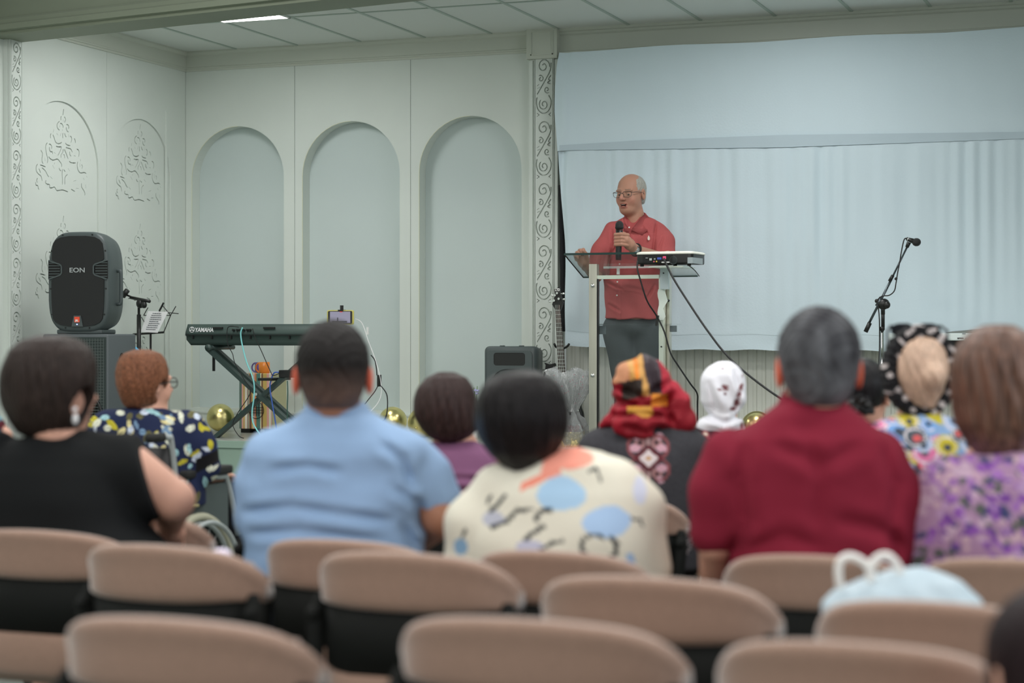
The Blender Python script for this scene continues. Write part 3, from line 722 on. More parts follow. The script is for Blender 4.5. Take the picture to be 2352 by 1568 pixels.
for i, xx in enumerate(xs_[1:]): e = els.new(xx); e.color = (*C(*(pal[(i*3+2) % 10] if i < 27 else (165, 160, 125))), 1)
pc0, pc1 = onY(549, 900, 12.2).x, onY(630, 900, 12.2).x; zc1 = onY(600, 857, 12.2).z
cj = empty('box_drum', ((pc0+pc1)/2, 12.2, ZS), 0, 'box drum painted in thin vertical stripes behind the keyboard stand', 'drum')
hwj = (pc1-pc0)/2
MB().box((-hwj, 0, .03), (hwj, .2, zc1-ZS), bev=.006).build('body', mz, cj, local=True)
m = MB(); cz_ = .17
m.tube([(.0+.062*math.cos(a), -.006, cz_+.062*math.sin(a)) for a in [2*math.pi*k/28 for k in range(29)]], .0025, 6)
for z in (-.02, 0, .02): m.bar((-.055, -.006, cz_+z), (.055, -.006, cz_+z), .004, .004)
for x in (-.02, .0, .02): m.bar((x, -.006, cz_-.045), (x, -.006, cz_+.055), .004, .004)
m.build('round_ornament', M_blk, cj, local=True)
for sx in (-1, 1): MB().box((sx*(hwj-.01), .01, 0), (sx*(hwj-.085), .18, .03)).build('foot', M_blk2, cj, local=True)
def mug(px, py, Y, r, h, mm, label, hand=-1):
    q = onY(px, py, Y); o = empty('mug', (q.x, Y, zc1), 0, label, 'mug')
    m = MB(); n = 28
    m.loft([[(R*math.cos(2*math.pi*k/n), R*math.sin(2*math.pi*k/n), z) for k in range(n)] for R, z in ((r*.93, 0), (r, .008), (r, h), (r-.004, h), (r-.004, .01), (.001, .009))]); m.build('cup', mm, o, smooth=40, local=True)
    m = MB(); m.tube([(hand*(r-.003+.032*math.sin(t)), 0, h*.5+.034*math.cos(t)) for t in [math.pi*k/10 for k in range(11)]], .006, 8); m.build('handle', mm, o, smooth=50, local=True)
mug(607, 845, 12.26, .041, .082, mat('orange_glaze', C(240, 118, 40), .35), 'bright orange mug standing on the striped box drum')
mug(597, 845, 12.38, .038, .078, mat('purple_glaze', C(80, 62, 120), .35), 'purple mug half hidden behind the orange mug')
# --- golden balloons -----------------------------------------------------------------------
bal = None
for (px, py, r, Y, lab) in ((507, 955, .104, 12.3, 'gold balloon on the stage left of the box drum'), (903, 965, .103, 12.3, 'gold balloon right of the man in the light blue shirt'), (972, 962, .108, 12.05, 'gold balloon partly behind the woman in the purple top'), (1738, 972, .108, 12.25, 'gold balloon on the stage just above the red polo shoulder')):
    q = onY(px, py, Y); loc = (q.x, q.y, ZS+r)
    if bal is None:
        bal = empty('balloon', loc, 0, lab, 'balloon', 'gold balloons on the stage floor')
        m = MB(); n = 32; rings = []
        for i in range(1, 24):
            t = math.pi*i/24; R = math.sin(t)*(1+.05*math.cos(t)); rings.append([(R*math.cos(a), R*math.sin(a), -1.0*math.cos(t)) for a in [2*math.pi*k/n for k in range(n)]])
        m.loft(rings, Matrix.Rotation(math.radians(105), 4, 'Y')@Matrix.Scale(1, 4)); skin_ = m.build('skin', M_gold, bal, smooth=80, local=True)
        m = MB(); m.tube([(-.98, 0, -.28), (-1.08, 0, -.33)], [.02, .06], 8); m.build('knot', M_gold, bal, smooth=50, local=True)
        o = bal
    else:
        o = copy_tree(bal); o.location = loc; o['label'] = lab; o.rotation_euler = (0, 0, px*.37)
    o.scale = (r, r, r)
# --- phone on tripod -------------------------------------------------------------------------
DP = 11.0
tp = empty('phone_tripod', (*W(800, 900, DP+.1).xy, 0), 0, 'black tripod with spring clamp standing behind the man in light blue', 'tripod')
q = W(785, 735, DP+.03)
MB().tube([(q.x, q.y, .5), (q.x, q.y, q.z-.04)], .012, 10).build('pole', M_blk, tp)
for a in (.5, 2.6, 4.7): MB().tube([(q.x, q.y, .9), (q.x+.32*math.cos(a), q.y+.32*math.sin(a), .01)], .010, 8).build('leg', M_blk, tp)
m = MB(); m.box(W(776, 711, DP-.005), W(794, 714, DP+.03)); m.box(W(781, 701, DP), W(789, 712, DP+.02)); m.box(W(778, 744, DP-.01), W(792, 752, DP+.04)); m.bar(W(785, 711, DP+.025), W(785, 748, DP+.025), .012, .012); m.build('clamp', M_blk, tp)
ph_ = empty('smartphone', W(782, 745, DP), YAW, 'smartphone in a yellow case filming the stage from the tripod clamp', 'phone')
s_ = F/DP; PW, PH = 62/s_/2, 33/s_
m = MB(); m.loft([[(x, y, z+PH/2) for x, z in rrect(-PW*f, -PH*f/2, PW*f, PH*f/2, .010)] for f, y in ((.97, 0), (1, .002), (1, .008), (.97, .011))]); m.build('case', mat('yellow_case', C(178, 172, 84, 1.2), .5), ph_, local=True, smooth=40)
m = MB(); m.loft([[(x, y, z+PH/2) for x, z in rrect(-PW+.006, -PH/2+.005, PW-.010, PH/2-.005, .007)] for y in (-.001, .002)]); m.build('glass_front', M_blk, ph_, local=True)
scr = MB(); scr.box((-PW+.018, -.0018, .010), (PW-.022, -.0012, PH-.009)); sc_ = scr.build('screen', mat('screen_lit', C(140, 138, 158, .8), .4, emit=.5), ph_, local=True)
m = MB(); m.box((-PW+.06, -.0024, .012), (-PW+.068, -.0018, .034)); m.box((-PW+.03, -.0024, .012), (-PW+.12, -.0018, .022)); m.ball((-PW+.064, -.002, .038), (.004, .001, .004), 6); m.build('screen_figure', mat('screen_dark', (.05, .05, .08), .5), sc_, local=True)
m = MB(); m.box((-.004, -.0024, PH-.012), (.012, -.0018, PH-.009)); m.build('record_mark', mat('screen_red', C(230, 60, 60), .5, emit=.6), sc_, local=True)
cable('cable', [W(x, y, DP+.05) for x, y in ((816, 732), (828, 738), (836, 752), (845, 780), (860, 820), (872, 862), (876, 900), (868, 925), (850, 945), (838, 952))], .0025, M_cw, 'thin white charging cable hanging from the phone tripod')
cable('cable', [W(x, y, DP+.05) for x, y in ((852, 815), (862, 830), (866, 862))], .0035, M_cb, 'short black cable running into the black power adapter')
cable('cable', [W(x, y, DP+.05) for x, y in ((874, 885), (888, 905), (890, 935), (885, 960), (872, 970), (850, 962), (838, 945))], .0035, M_cb, 'black cable looping below the power adapter beside the blue shirt')
cable('cable', [W(x, y, DP+.05) for x, y in ((868, 886), (860, 900), (848, 915), (838, 928))], .003, M_cb, 'short black cable curving left under the power adapter')
MBa = MB().box(W(866, 861, DP+.02), W(876, 887, DP+.08)); tag(MBa.build('power_adapter', M_blk), 'small black power adapter hanging on cables by the blue-shirted man', 'power adapter')
m = MB(); m.box(W(842, 751, DP+.04), W(847, 768, DP+.06)); tag(m.build('cable_plug', M_white), 'small white plug on the cable right of the phone', 'plug')
# --- floor monitor ---------------------------------------------------------------------------
q = onY(1172, 795, 12.15); s_ = F/12.2
mo = empty('stage_speaker', (q.x, q.y, ZS), math.radians(4), 'black box loudspeaker with a horn on the stage before the pilaster', 'loudspeaker')
hw = .187; H = q.z-ZS
m = MB(); rr_ = [[(x, y, z) for x, z in rrect(-hw*f, .0+(1-f)*.1, hw*f, H-(1-f)*.1, .035)] for f, y in ((.93, -.01), (1, 0), (1, .08), (.86, .27))]; m.loft(rr_); m.build('cabinet', M_dk, mo, smooth=40, local=True)
plate(rrect(-hw*.88, .03, hw*.88, H-.03, .03), [[(x, z) for x, z in rrect(-.115, H-.135, .115, H-.045, .02)], [(x, z) for x, z in rrect(-.125, .08, .125, H-.16, .1, 8)]], .012, lambda u, v, t: (u, -.012-t, v)).build('front_panel', M_dk, mo, local=True)
m = MB(); m.loft([[(x, y, z) for x, z in rrect(-.115*f, H-.09-.045*f, .115*f, H-.09+.045*f, .02*f)] for f, y in ((1, -.02), (.75, -.012), (.3, -.011))], cap=True); m.build('horn', M_blk, mo, local=True)
m = MB(); m.loft([[(r*math.cos(a), y, .08+(H-.24)/2+r*math.sin(a)) for a in [2*math.pi*k/32 for k in range(32)]] for r, y in ((.125, -.02), (.11, -.013), (.04, -.011), (.035, -.02), (.01, -.024))]); m.build('woofer', M_blk2, mo, smooth=60, local=True)
for sx in (-.065, .075): MB().box((sx-.013, .0, H-.001), (sx+.013, .05, H+.006), bev=.003).build('top_foot', M_dk, mo, local=True)
q = onY(1089, 893, 12.2)
fl = empty('flower', (q.x, q.y, ZS), 0, 'small pale lilac flowers with green stems beside the box loudspeaker', 'flowers')
m = MB()
for k in range(5): m.tube([(0, 0, .02), (.02*math.sin(k*2), .01, q.z-ZS-.02+.02*k*.5)], .0025, 5)
m.build('stem', mat('leaf_green', C(85, 120, 60), .6), fl, local=True)
m = MB()
for k in range(9): m.ball((.028*math.sin(k*2.3), .02*math.cos(k*1.9), q.z-ZS-.02+.012*math.cos(k*3)), (.012, .010, .009), 6)
m.build('petals', mat('lilac_petal', C(165, 165, 205), .6), fl, local=True, smooth=60)
m = MB(); m.tube([(0, 0, 0), (0, 0, .09)], [.035, .045], 14); m.build('pot', M_white, fl, local=True)
# --- bass guitar on its stand --------------------------------------------------------------------
YG = 11.85
gt = empty('bass_guitar', (onY(1300, 985, YG).x, YG, ZS), 0, 'black electric bass guitar with a long fretted neck leaning by the pilaster', 'bass guitar')
gp = lambda x, y, dy=0: onY(x, y, YG+dy)
a, b = gp(1281, 712), gp(1291, 862)
m = MB(); rings = []
for t in np.linspace(0, 1, 8):
    c = a.lerp(b, t); hw_ = .019+.009*t; rings.append([c+Vector((hw_*math.cos(u), .012*math.sin(u) if math.sin(u) > 0 else 0, 0)) for u in [math.pi*k/6 for k in range(-0, 7)]])
m.loft(rings); m.build('neck', mat('fretboard_wood', C(72, 66, 62), .5), gt)
m = MB()
for i in range(17):
    t = 1-(1-i/17)**1.15; c = a.lerp(b, t); hw_ = .019+.009*t; m.bar(c+Vector((-hw_, -.003, 0)), c+Vector((hw_, -.003, 0)), .0035, .0035)
m.build('frets', M_chrome, gt)
m = MB()
for k in (-1.5, -.5, .5, 1.5): m.tube([gp(1281+k*3.0, 700)+Vector((0, -.008, 0)), gp(1281+k*3.2, 712)+Vector((0, -.008, 0)), gp(1296+k*4.6, 960)+Vector((0, -.02, 0))], .0013, 5)
m.build('strings', M_chrome, gt)
hs = [(1276, 712), (1268, 699), (1271, 690), (1275, 676), (1273, 664), (1280, 661), (1285, 657), (1286, 668), (1290, 685), (1294, 695), (1287, 712)]
m = MB(); m.loft([[gp(x, y)+Vector((0, d_, 0)) for x, y in hs] for d_ in (0, .016)]); hd_ = m.build('headstock', M_blk, gt)
for x, y in ((1281, 673), (1276, 678), (1285, 686), (1274, 690)): MB().disc(gp(x, y)+Vector((0, -.008, 0)), (0, 1, 0), .008, .02, 10).build('tuning_post', M_chrome, hd_)
for x, y, s in ((1267, 678, -1), (1262, 692, -1), (1294, 687, 1), (1293, 674, 1)):
    c = gp(x, y)+Vector((0, .008, 0)); m = MB(); m.bar(c, c+Vector((-s*.028, 0, 0)), .005, .005); m.ball(c, (.012, .004, .008), 6); m.build('tuning_key', M_chrome, hd_)
m = text_mb('LTD', .024, lambda x, y, z: tuple(gp(1275, 668)+Vector((x, -.003-z, y))), .0006, bold=.001, sx=.8); m.build('lettering', M_white, hd_)
body = [(1291, 868), (1282, 872), (1272, 858), (1268, 866), (1270, 890), (1262, 925), (1260, 955), (1272, 985), (1297, 998), (1325, 992), (1338, 970), (1338, 950), (1333, 932), (1340, 915), (1334, 893), (1326, 880), (1320, 868), (1316, 876), (1310, 888), (1300, 884)]
bp = [gp(x, y) for x, y in body]; bps = catmull(bp+[bp[0]], 4)[:-1]; cc = sum(bps, Vector())/len(bps)
m = MB(); m.loft([[cc+(v-cc)*f+Vector((0, d_, 0)) for v in bps] for f, d_ in ((.94, -.002), (1, .006), (1, .034), (.94, .042))]); m.build('body', M_blk, gt, smooth=50)
MB().box(gp(1284, 915)+Vector((0, -.012, 0)), gp(1308, 921)).build('pickup', M_blk2, gt); MB().box(gp(1286, 935)+Vector((0, -.012, 0)), gp(1310, 941)).build('pickup', M_blk2, gt)
for x, y in ((1328, 942), (1322, 958)): MB().disc(gp(x, y)+Vector((0, -.008, 0)), (0, 1, 0), .010, .015, 12).build('knob', M_chrome, gt)
gs = empty('guitar_stand', (onY(1300, 985, YG).x, YG+.12, ZS), 0, 'black guitar stand with padded neck yoke holding the bass', 'guitar stand')
m = MB(); c = gp(1291, 800, .05); m.tube([c, Vector((gp(1300, 900, .1).x, YG+.12, ZS+.12))], .009, 8); m.build('pole', M_blk, gs)
m = MB(); m.tube([gp(1274, 789, 0)+Vector((0, -.01, 0)), gp(1278, 797, .01), gp(1291, 800, .05), gp(1302, 796, .01), gp(1308, 790, 0)+Vector((0, -.01, 0))], .008, 8, smoothpts=4); m.build('neck_yoke', M_blk, gs, smooth=60)
cx_ = gp(1300, 985).x
for dx, dy in ((-.18, -.16), (.18, -.16), (0, .22)): MB().tube([(cx_, YG+.12, ZS+.2), (cx_+dx, YG+.12+dy, ZS+.012)], .010, 8).build('leg', M_blk, gs)
# black horned figure (profile head) behind the bouquet
q = lambda x, y, dy=0: onY(x, y, 12.2+dy)
fg = [q(1244, 872), q(1252, 848), q(1253, 838), q(1250, 833), q(1255, 835), q(1261, 837), q(1273, 834), q(1275, 839), q(1268, 845), q(1262, 849), q(1266, 872), (q(1268, 900)), q(1242, 900)]
m = MB(); m.loft([[v+Vector((0, d_, 0)) for v in fg] for d_ in (0, .03)]); fo = m.build('figurine', M_blk2); tag(fo, 'black figurine with a pointed muzzle between the pilaster and the bouquet', 'figurine')
q2 = q(1255, 900); tag(MB().box((q2.x-.09, 12.15, ZS), (q2.x+.09, 12.32, q2.z), bev=.01).build('pedestal_box', M_blk2), 'black box under the figurine beside the loudspeaker', 'box')
# --- cellophane bouquet in a basket ----------------------------------------------------------------
DB = 11.45
q = onY(1312, 1000, DB)
bo = empty('wrapped_bouquet', (q.x, q.y, ZS), 0, 'gift basket wrapped in shiny clear cellophane with pink dots', 'bouquet')
M_cel = glassy('cellophane', (.985, .99, .99), 1.6, .12)
nt = M_cel.node_tree; nz = nt.nodes.new('ShaderNodeTexNoise'); nz.inputs['Scale'].default_value = 26; nz.inputs['Distortion'].default_value = 1.5; bpn = nt.nodes.new('ShaderNodeBump'); bpn.inputs['Strength'].default_value = 1; bpn.inputs['Distance'].default_value = .03
nt.links.new(nz.outputs[0], bpn.inputs['Height']); g_ = [n for n in nt.nodes if n.type == 'BSDF_GLOSSY'][0]; nt.links.new(bpn.outputs[0], g_.inputs['Normal'])
fr_ = [n for n in nt.nodes if n.type == 'FRESNEL'][0]; nt.links.new(bpn.outputs[0], fr_.inputs['Normal'])
rr = random.Random(5)
def cello(r0, zs, rs_, name, amp=.02, cx=0, seg=64):
    V = []; Q = []
    for z, r in zip(zs, rs_):
        for k in range(seg):
            a = 2*math.pi*k/seg; R = r*(1+.16*math.sin(a*7+z*9)+.10*math.sin(a*17+z*23))+rr.uniform(-amp, amp)*.4
            V.append((cx+R*math.cos(a)*1.0, R*math.sin(a)*.8, z+.02*math.sin(a*5)+rr.uniform(-.006, .006)))
    n = len(zs)
    for i in range(n-1):
        for k in range(seg): Q.append((i*seg+k, i*seg+(k+1) % seg, (i+1)*seg+(k+1) % seg, (i+1)*seg+k))
    return mkmesh(name, V, Q, M_cel, bo, local=True)
zt = onY(1312, 850, DB).z-ZS; zk = onY(1312, 945, DB).z-ZS
cello(0, np.linspace(.02, zk, 12), [.085, .10, .11, .115, .115, .11, .10, .09, .075, .06, .045, .032], 'wrapper', cx=0)
cello(0, np.linspace(zk, zt, 14), [.03, .045, .06, .075, .09, .10, .11, .118, .125, .13, .135, .138, .14, .14], 'wrapper_top', cx=-.01)
cello(0, np.linspace(zk, zt-.05, 10), [.02, .03, .04, .05, .06, .065, .07, .08, .085, .09], 'wrapper_fold', cx=-.03)
m = MB()
for k in range(70):
    a = rr.uniform(0, 6.28); z = rr.uniform(zk+.04, zt-.02); R = .035+.1*(z-zk)/(zt-zk)*rr.uniform(.85, 1); m.ball((-.01+R*math.cos(a), R*.8*math.sin(a), z), .0035, 4)
m.build('pink_dots', mat('pink_dot', C(200, 70, 110), .5), bo, local=True)
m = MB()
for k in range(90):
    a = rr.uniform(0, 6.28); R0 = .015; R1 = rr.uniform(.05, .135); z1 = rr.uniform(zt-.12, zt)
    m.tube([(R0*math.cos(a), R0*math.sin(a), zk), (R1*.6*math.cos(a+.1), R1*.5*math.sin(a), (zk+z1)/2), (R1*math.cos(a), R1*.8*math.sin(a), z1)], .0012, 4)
m.build('painted_glints', mat('cellophane_glint', C(235, 240, 240), .2), bo, local=True)  # white strands painted in as glints along the cellophane folds
m = MB(); n = 28
m.loft([[(R*math.cos(2*math.pi*k/n), R*.8*math.sin(2*math.pi*k/n), z) for k in range(n)] for R, z in ((.075, 0), (.085, .05), (.09, .10), (.085, .10), (.06, .02))]); m.build('basket', mat('wicker', C(195, 178, 130), .7, bump=1, bscale=60, var=.3), bo, local=True, smooth=50)
m = MB()
for k in range(26): m.ball((.07*math.cos(k*2.4)*math.sqrt(k/26), .055*math.sin(k*2.4)*math.sqrt(k/26), .115+.012*math.sin(k)), .017, 6)
m.build('berries', mat('dark_red', C(120, 30, 42), .4), bo, local=True, smooth=70)

md_ = nt.nodes.new('ShaderNodeBsdfDiffuse'); md_.inputs[0].default_value = (.9, .93, .93, 1); mx2 = nt.nodes.new('ShaderNodeMixShader'); mx2.inputs[0].default_value = .2  # white diffuse share brightens the wrapper in place of bright reflections
out_ = [n for n in nt.nodes if n.type == 'OUTPUT_MATERIAL'][0]; old_ = out_.inputs[0].links[0].from_socket; nt.links.new(old_, mx2.inputs[1]); nt.links.new(md_.outputs[0], mx2.inputs[2]); nt.links.new(mx2.outputs[0], out_.inputs[0])
# --- glass lectern ------------------------------------------------------------------------------------
YL = 11.32; YL2 = 11.72
le = empty('lectern', (onY(1440, 900, YL+.2).x, YL+.2, ZS), 0, 'glass lectern with brushed steel posts in front of the speaker', 'lectern')
M_gl = glassy('lectern_glass', (.93, .96, .955), .45)
M_gl2 = glassy('clear_panel', (.975, .985, .985), .6)
M_ge = mat('glass_edge', (.02, .05, .045), .15)
xa, xb = onY(1296, 585, YL).x, onY(1566, 585, YL).x
zn, zf = onY(1400, 584, YL).z, onY(1480, 637, YL2).z
m = MB(); m.loft([[(xa, YL, zn+o_), (xb, YL, zn+o_), (xb, YL2, zf+o_), (xa, YL2, zf+o_)] for o_ in (0, .010)]); m.build('glass_top', M_gl, le)
m = MB(); m.box((xa, YL-.003, zn-.002), (xb, YL, zn+.012)); m.loft([[(xa-.002, YL, zn), (xa, YL, zn), (xa, YL2, zf), (xa-.002, YL2, zf)], [(xa-.002, YL, zn+.010), (xa, YL, zn+.010), (xa, YL2, zf+.010), (xa-.002, YL2, zf+.010)]]); m.box((xa, YL2, zf), (xb, YL2+.002, zf+.01)); m.build('glass_edge', M_ge, le)
slope = (zf-zn)/(YL2-YL)
m = MB(); zz = zf+.012-slope*.05; m.box((onY(1388, 613, YL2-.05).x, YL2-.07, zz+.03), (onY(1560, 613, YL2-.05).x, YL2-.055, zz+.045)); m.box((xa+.25, YL2-.062, zf+.02), (xa+.27, YL2-.058, zz+.035)); m.build('book_stop', mat('clear_edge', C(200, 205, 200), .2), le)
def post(px0, px1, pyt, Y, name='post', mm=M_steel, dep=.05):
    x0, x1 = onY(px0, 800, Y).x, onY(px1, 800, Y).x; zt_ = onY((px0+px1)/2, pyt, Y).z
    MB().box((x0, Y, ZS), (x1, Y+dep, zt_), bev=.002).build(name, mm, le)
post(1352.5, 1370.5, 606, YL+.03); post(1513, 1524, 640, YL+.03, mm=mat('steel_light', C(190, 198, 185), .25, .6)); post(1526, 1538, 615, YL+.10)
m = MB(); m.box((onY(1371, 800, YL+.03).x, YL+.035, ZS), (onY(1373.5, 800, YL+.03).x, YL+.06, onY(1372, 640, YL).z)); m.build('rubber_strip', M_blk, le)
m = MB(); z1 = onY(1440, 636, YL+.05).z; m.box((onY(1371, 636, YL+.05).x, YL+.04, z1-.012), (onY(1514, 636, YL+.05).x, YL+.065, z1+.012)); m.build('cross_bar', mat('steel_light', C(190, 198, 185), .25, .6), le)
m = MB(); z1 = onY(1440, 745, YL+.2).z; m.box((onY(1369, 745, YL+.05).x, YL+.04, z1-.004), (onY(1556, 745, YL+.2).x, YL2-.1, z1+.004)); m.build('glass_shelf', M_gl2, le)
m = MB(); zq = z1-.008
m.box((onY(1371, 745, YL+.1).x, YL+.09, zq-.055), (onY(1392, 745, YL+.1).x, YL+.10, zq)); m.box((onY(1538, 745, YL+.1).x, YL+.12, zq-.04), (onY(1552, 745, YL+.1).x, YL+.13, zq)); m.build('shelf_bracket', mat('bracket_grey', C(85, 95, 98), .4), le)
m = MB(); m.box((onY(1371, 745, YL+.05).x, YL+.045, ZS+.05), (onY(1513, 745, YL+.05).x, YL+.05, onY(1440, 643, YL+.05).z)); m.build('front_panel', M_gl2, le)
for y_ in (656, 862):
    for x_ in (1361,): MB().ball(onY(x_, y_, YL+.028), (.014, .010, .014), 8).build('bolt', M_chrome, le, smooth=60)
MB().disc(onY(1519, 796, YL+.028), (0, 1, 0), .005, .01, 8).build('screw', M_blk, le); MB().ball(onY(1531, 690, YL+.09), (.022, .012, .010), 8).build('clamp_screw', M_blk, le, smooth=60)
m = MB(); V = []
for i, y_ in enumerate(np.linspace(664, 735, 9)): 
    V.append([onY(1512-2*math.sin(i*1.3), y_, YL+.024), onY(1526+3*math.sin(i*2.1)+(8 if 1 < i < 4 else 0), y_, YL+.024), onY(1526+3*math.sin(i*2.1)+(8 if 1 < i < 4 else 0), y_, YL+.0265), onY(1512-2*math.sin(i*1.3), y_, YL+.0265)])
m.loft(V); m.build('paper_wrap', mat('tape_paper', C(195, 205, 195), .7), le)
m = MB().box((onY(1360, 900, YL).x-.06, YL-.02, ZS), (onY(1537, 900, YL).x+.06, YL+.40, ZS+.02), bev=.004); m.build('base_plate', M_steel, le)
# --- projector -------------------------------------------------------------------------------------------
YP = YL-.30
q = onY(1525, 612, YP); zp = onY(1525, 610, YP).z
pj = empty('projector', (q.x, YP, zp), math.radians(-3), 'small projector with white top and black socket panel above the lectern', 'projector')
hw = (onY(1591, 600, YP).x-onY(1459, 600, YP).x)/2; hp = onY(1525, 577, YP).z-zp
m = MB(); m.loft([[(x*f, y, z) for x, y in rrect(-hw, 0, hw, .27, .03)] for f, z in ((.98, .012), (1, .02), (1, hp*.80), (.985, hp*.84))]); m.build('body', M_blk, pj, smooth=40, local=True)
m = MB(); m.loft([[(x*f, .135+(y-.135)*f, z) for x, y in rrect(-hw-.002, -.006, hw+.004, .275, .032)] for f, z in ((1, hp*.80), (1.005, hp*.86), (.985, hp*.95), (.90, hp))]); m.build('top_cover', mat('projector_white', C(208, 206, 192), .4), pj, smooth=40, local=True)
m = MB(); m.box((hw-.03, -.004, .012), (hw+.003, .2, hp*.55)); m.build('side_vent', mat('vent_grey', C(140, 150, 152), .5), pj, local=True)
m = MB(); m.box((-hw+.045, -.004, .02), (.055, .002, hp*.74)); pn = m.build('socket_panel', M_blk2, pj, local=True)
z_ = hp*.50
for nm, cx_, cz_, ww, hh_, mm in (('video_socket', -.085, z_-.004, .009, .009, M_chrome), ('round_socket', -.058, z_-.002, .006, .006, M_chrome), ('vga_socket', -.028, z_, .014, .007, mat('socket_blue', C(60, 80, 160), .4)), ('small_socket', -.11, z_+.004, .009, .003, mat('socket_grey', C(120, 125, 125), .5)), ('label_sticker', .012, z_-.024, .026, .004, M_white), ('pink_plug', .005, z_+.004, .011, .010, mat('pink_plug', C(235, 70, 110), .35))):
    MB().box((cx_-ww, -.009, cz_-hh_), (cx_+ww, -.003, cz_+hh_), bev=.003).build(nm, mm, pn, local=True)
m = MB()
for x, c in ((-.062, 0), (-.045, 1)): MB().disc((x, -.006, z_-.018), (0, 1, 0), .0045, .008, 10).build('audio_socket', mat('socket_pink' if c == 0 else 'socket_yellow', C(*((190, 90, 100), (200, 170, 60))[c]), .4), pn, local=True)
m = MB(); m.tube([(.062+.024*math.cos(a), -.003, z_-.012+.024*math.sin(a)) for a in [2*math.pi*k/20 for k in range(21)]], .0015, 5)
for k in range(5): m.tube([(.062+.004*(k+1)*math.cos(a), -.003, z_-.012+.004*(k+1)*math.sin(a)) for a in [2*math.pi*j/16 for j in range(17)]], .0008, 4)
m.build('speaker_grille', M_dk, pj, local=True)
for x, y in ((-hw+.03, .03), (hw-.03, .03), (0, .22)): MB().disc((x, y, .005), (0, 0, 1), .012, .014, 10).build('foot', M_blk2, pj, local=True)
# bracket and plate carrying the projector (parts of the lectern)
m = MB(); c = q; m.box((c.x-.10, YP+.01, zp-.010), (c.x+.12, YL+.0, zp-.002)); m.build('projector_plate', mat('steel_light', C(190, 198, 185), .25, .6), le)
m = MB(); bx0_, bx1_ = onY(1517, 640, YL).x, onY(1536, 640, YL).x
m.box((bx0_, YL-.01, onY(1525, 664, YL).z), (bx1_, YL+.02, zp-.01)); m.box((bx0_, YL+.0, onY(1525, 664, YL).z), (bx0_+.01, YL+.10, onY(1525, 650, YL).z)); m.build('bracket', mat('bracket_pale', C(170, 182, 185), .4), le)
MB().disc(onY(1524, 627, YL-.012), (0, 1, 0), .005, .006, 8).build('bracket_screw', M_blk, le)
# cables of the projector
pb = Vector((q.x, YP, zp))
def on_(x, y, Y): return onY(x, y, Y)
cable('cable', [on_(1464, 600, YP-.015), on_(1464, 618, YP-.03), on_(1470, 640, YP-.03), on_(1486, 690, YP-.0), on_(1508, 725, YP+.1), on_(1526, 762, YP+.1), on_(1540, 810, YP+.1), on_(1558, 840, YP+.12), on_(1585, 880, YP+.15), on_(1601, 903, YP+.2), on_(1602, 930, YP+.25), on_(1602, 1000, YP+.25)], .0055, M_cb, 'black cable hanging from the left end of the projector')
cable('cable', [on_(1525, 594, YP-.015), on_(1532, 610, YP-.05), on_(1550, 645, YP-.1), on_(1585, 700, YP-.2), on_(1620, 752, YP-.3), on_(1660, 805, YP-.4), on_(1700, 845, YP-.5), on_(1750, 885, YP-.6), on_(1795, 916, YP-.7), on_(1850, 950, YP-.8), on_(1900, 1010, YP-.9)], .0065, M_cb, 'black cable sloping down right from the middle of the projector')
cable('cable', [on_(1580, 608, YP+.05), on_(1595, 620, YP+.1), on_(1606, 634, YP+.25)], .003, M_cb, 'short thin black wire at the right end of the projector')
m = MB(); m.bar(on_(1511, 724, YL-.01), on_(1508, 748, YL-.01), .016, .016); tag(m.build('cable_adapter', M_blk), 'small black cable adapter hanging at the right lectern post', 'adapter')
# --- boom microphone stand on the right -------------------------------------------------------------------
YM = 11.75; g2 = lambda x, y, d_=0: onY(x, y, YM+d_)
q = g2(2026, 900)
bs = empty('microphone_stand', (q.x, YM, ZS), 0, 'tall microphone stand with a slanted boom and chrome pole right of the lectern', 'microphone stand')
MB().tube([(q.x, YM, ZS+.12), g2(2026, 752)], .0125, 12).build('lower_pole', M_chrome, bs, smooth=60)
MB().tube([g2(2028, 756), g2(2028, 705)], .0115, 12).tube([g2(2026, 758), g2(2026, 750)], .017, 12).tube([g2(2028, 722), g2(2028, 700)], .013, 12).build('upper_pole', M_blk, bs, smooth=40)
tripod(bs, q.x, YM, ZS, .30, .14)
m = MB(); m.ball(g2(2029, 698), (.040, .03, .036), 10); m.ball(g2(2037, 700, -.02), (.022, .02, .024), 10); m.ball(g2(2014, 691), (.014, .014, .014), 8); m.build('clutch', M_blk, bs, smooth=60)
MB().tube([g2(1996, 742), g2(2048, 640)], .008, 10).tube([g2(2043, 650), g2(2083, 568)], .006, 10).tube([g2(2014, 703, -.01), g2(2024, 683, -.01)], .013, 10).build('boom', mat('boom_metal', C(75, 82, 86), .25, .7), bs, smooth=60)
MB().tube([g2(2043, 646), g2(2051, 632)], .011, 10).ball(g2(2058, 640), .010, 8).build('boom_collar', M_blk, bs, smooth=60)
MB().tube([g2(1988, 762), g2(1998, 741)], .014, 12).build('counterweight', M_blk, bs, smooth=30)
MB().tube([g2(2083, 568), g2(2088, 556)], [.011, .014], 10).build('clip', M_blk, bs, smooth=40)
mi = empty('microphone', g2(2096, 553), 0, 'black microphone held in the clip at the top of the boom stand', 'microphone')
MB().tube([g2(2082, 548), g2(2102, 555)], [.011, .018], 12).build('handle', M_blk, mi, smooth=60)
MB().tube([g2(2084.5, 549), g2(2087, 550)], .0135, 12).build('collar_ring', M_chrome, mi, smooth=40)
MB().ball(g2(2105, 556), (.028, .026, .026), 12).build('head_grille', mat('mic_mesh', (.02, .022, .022), .5, bump=1, bscale=500), mi, smooth=70)
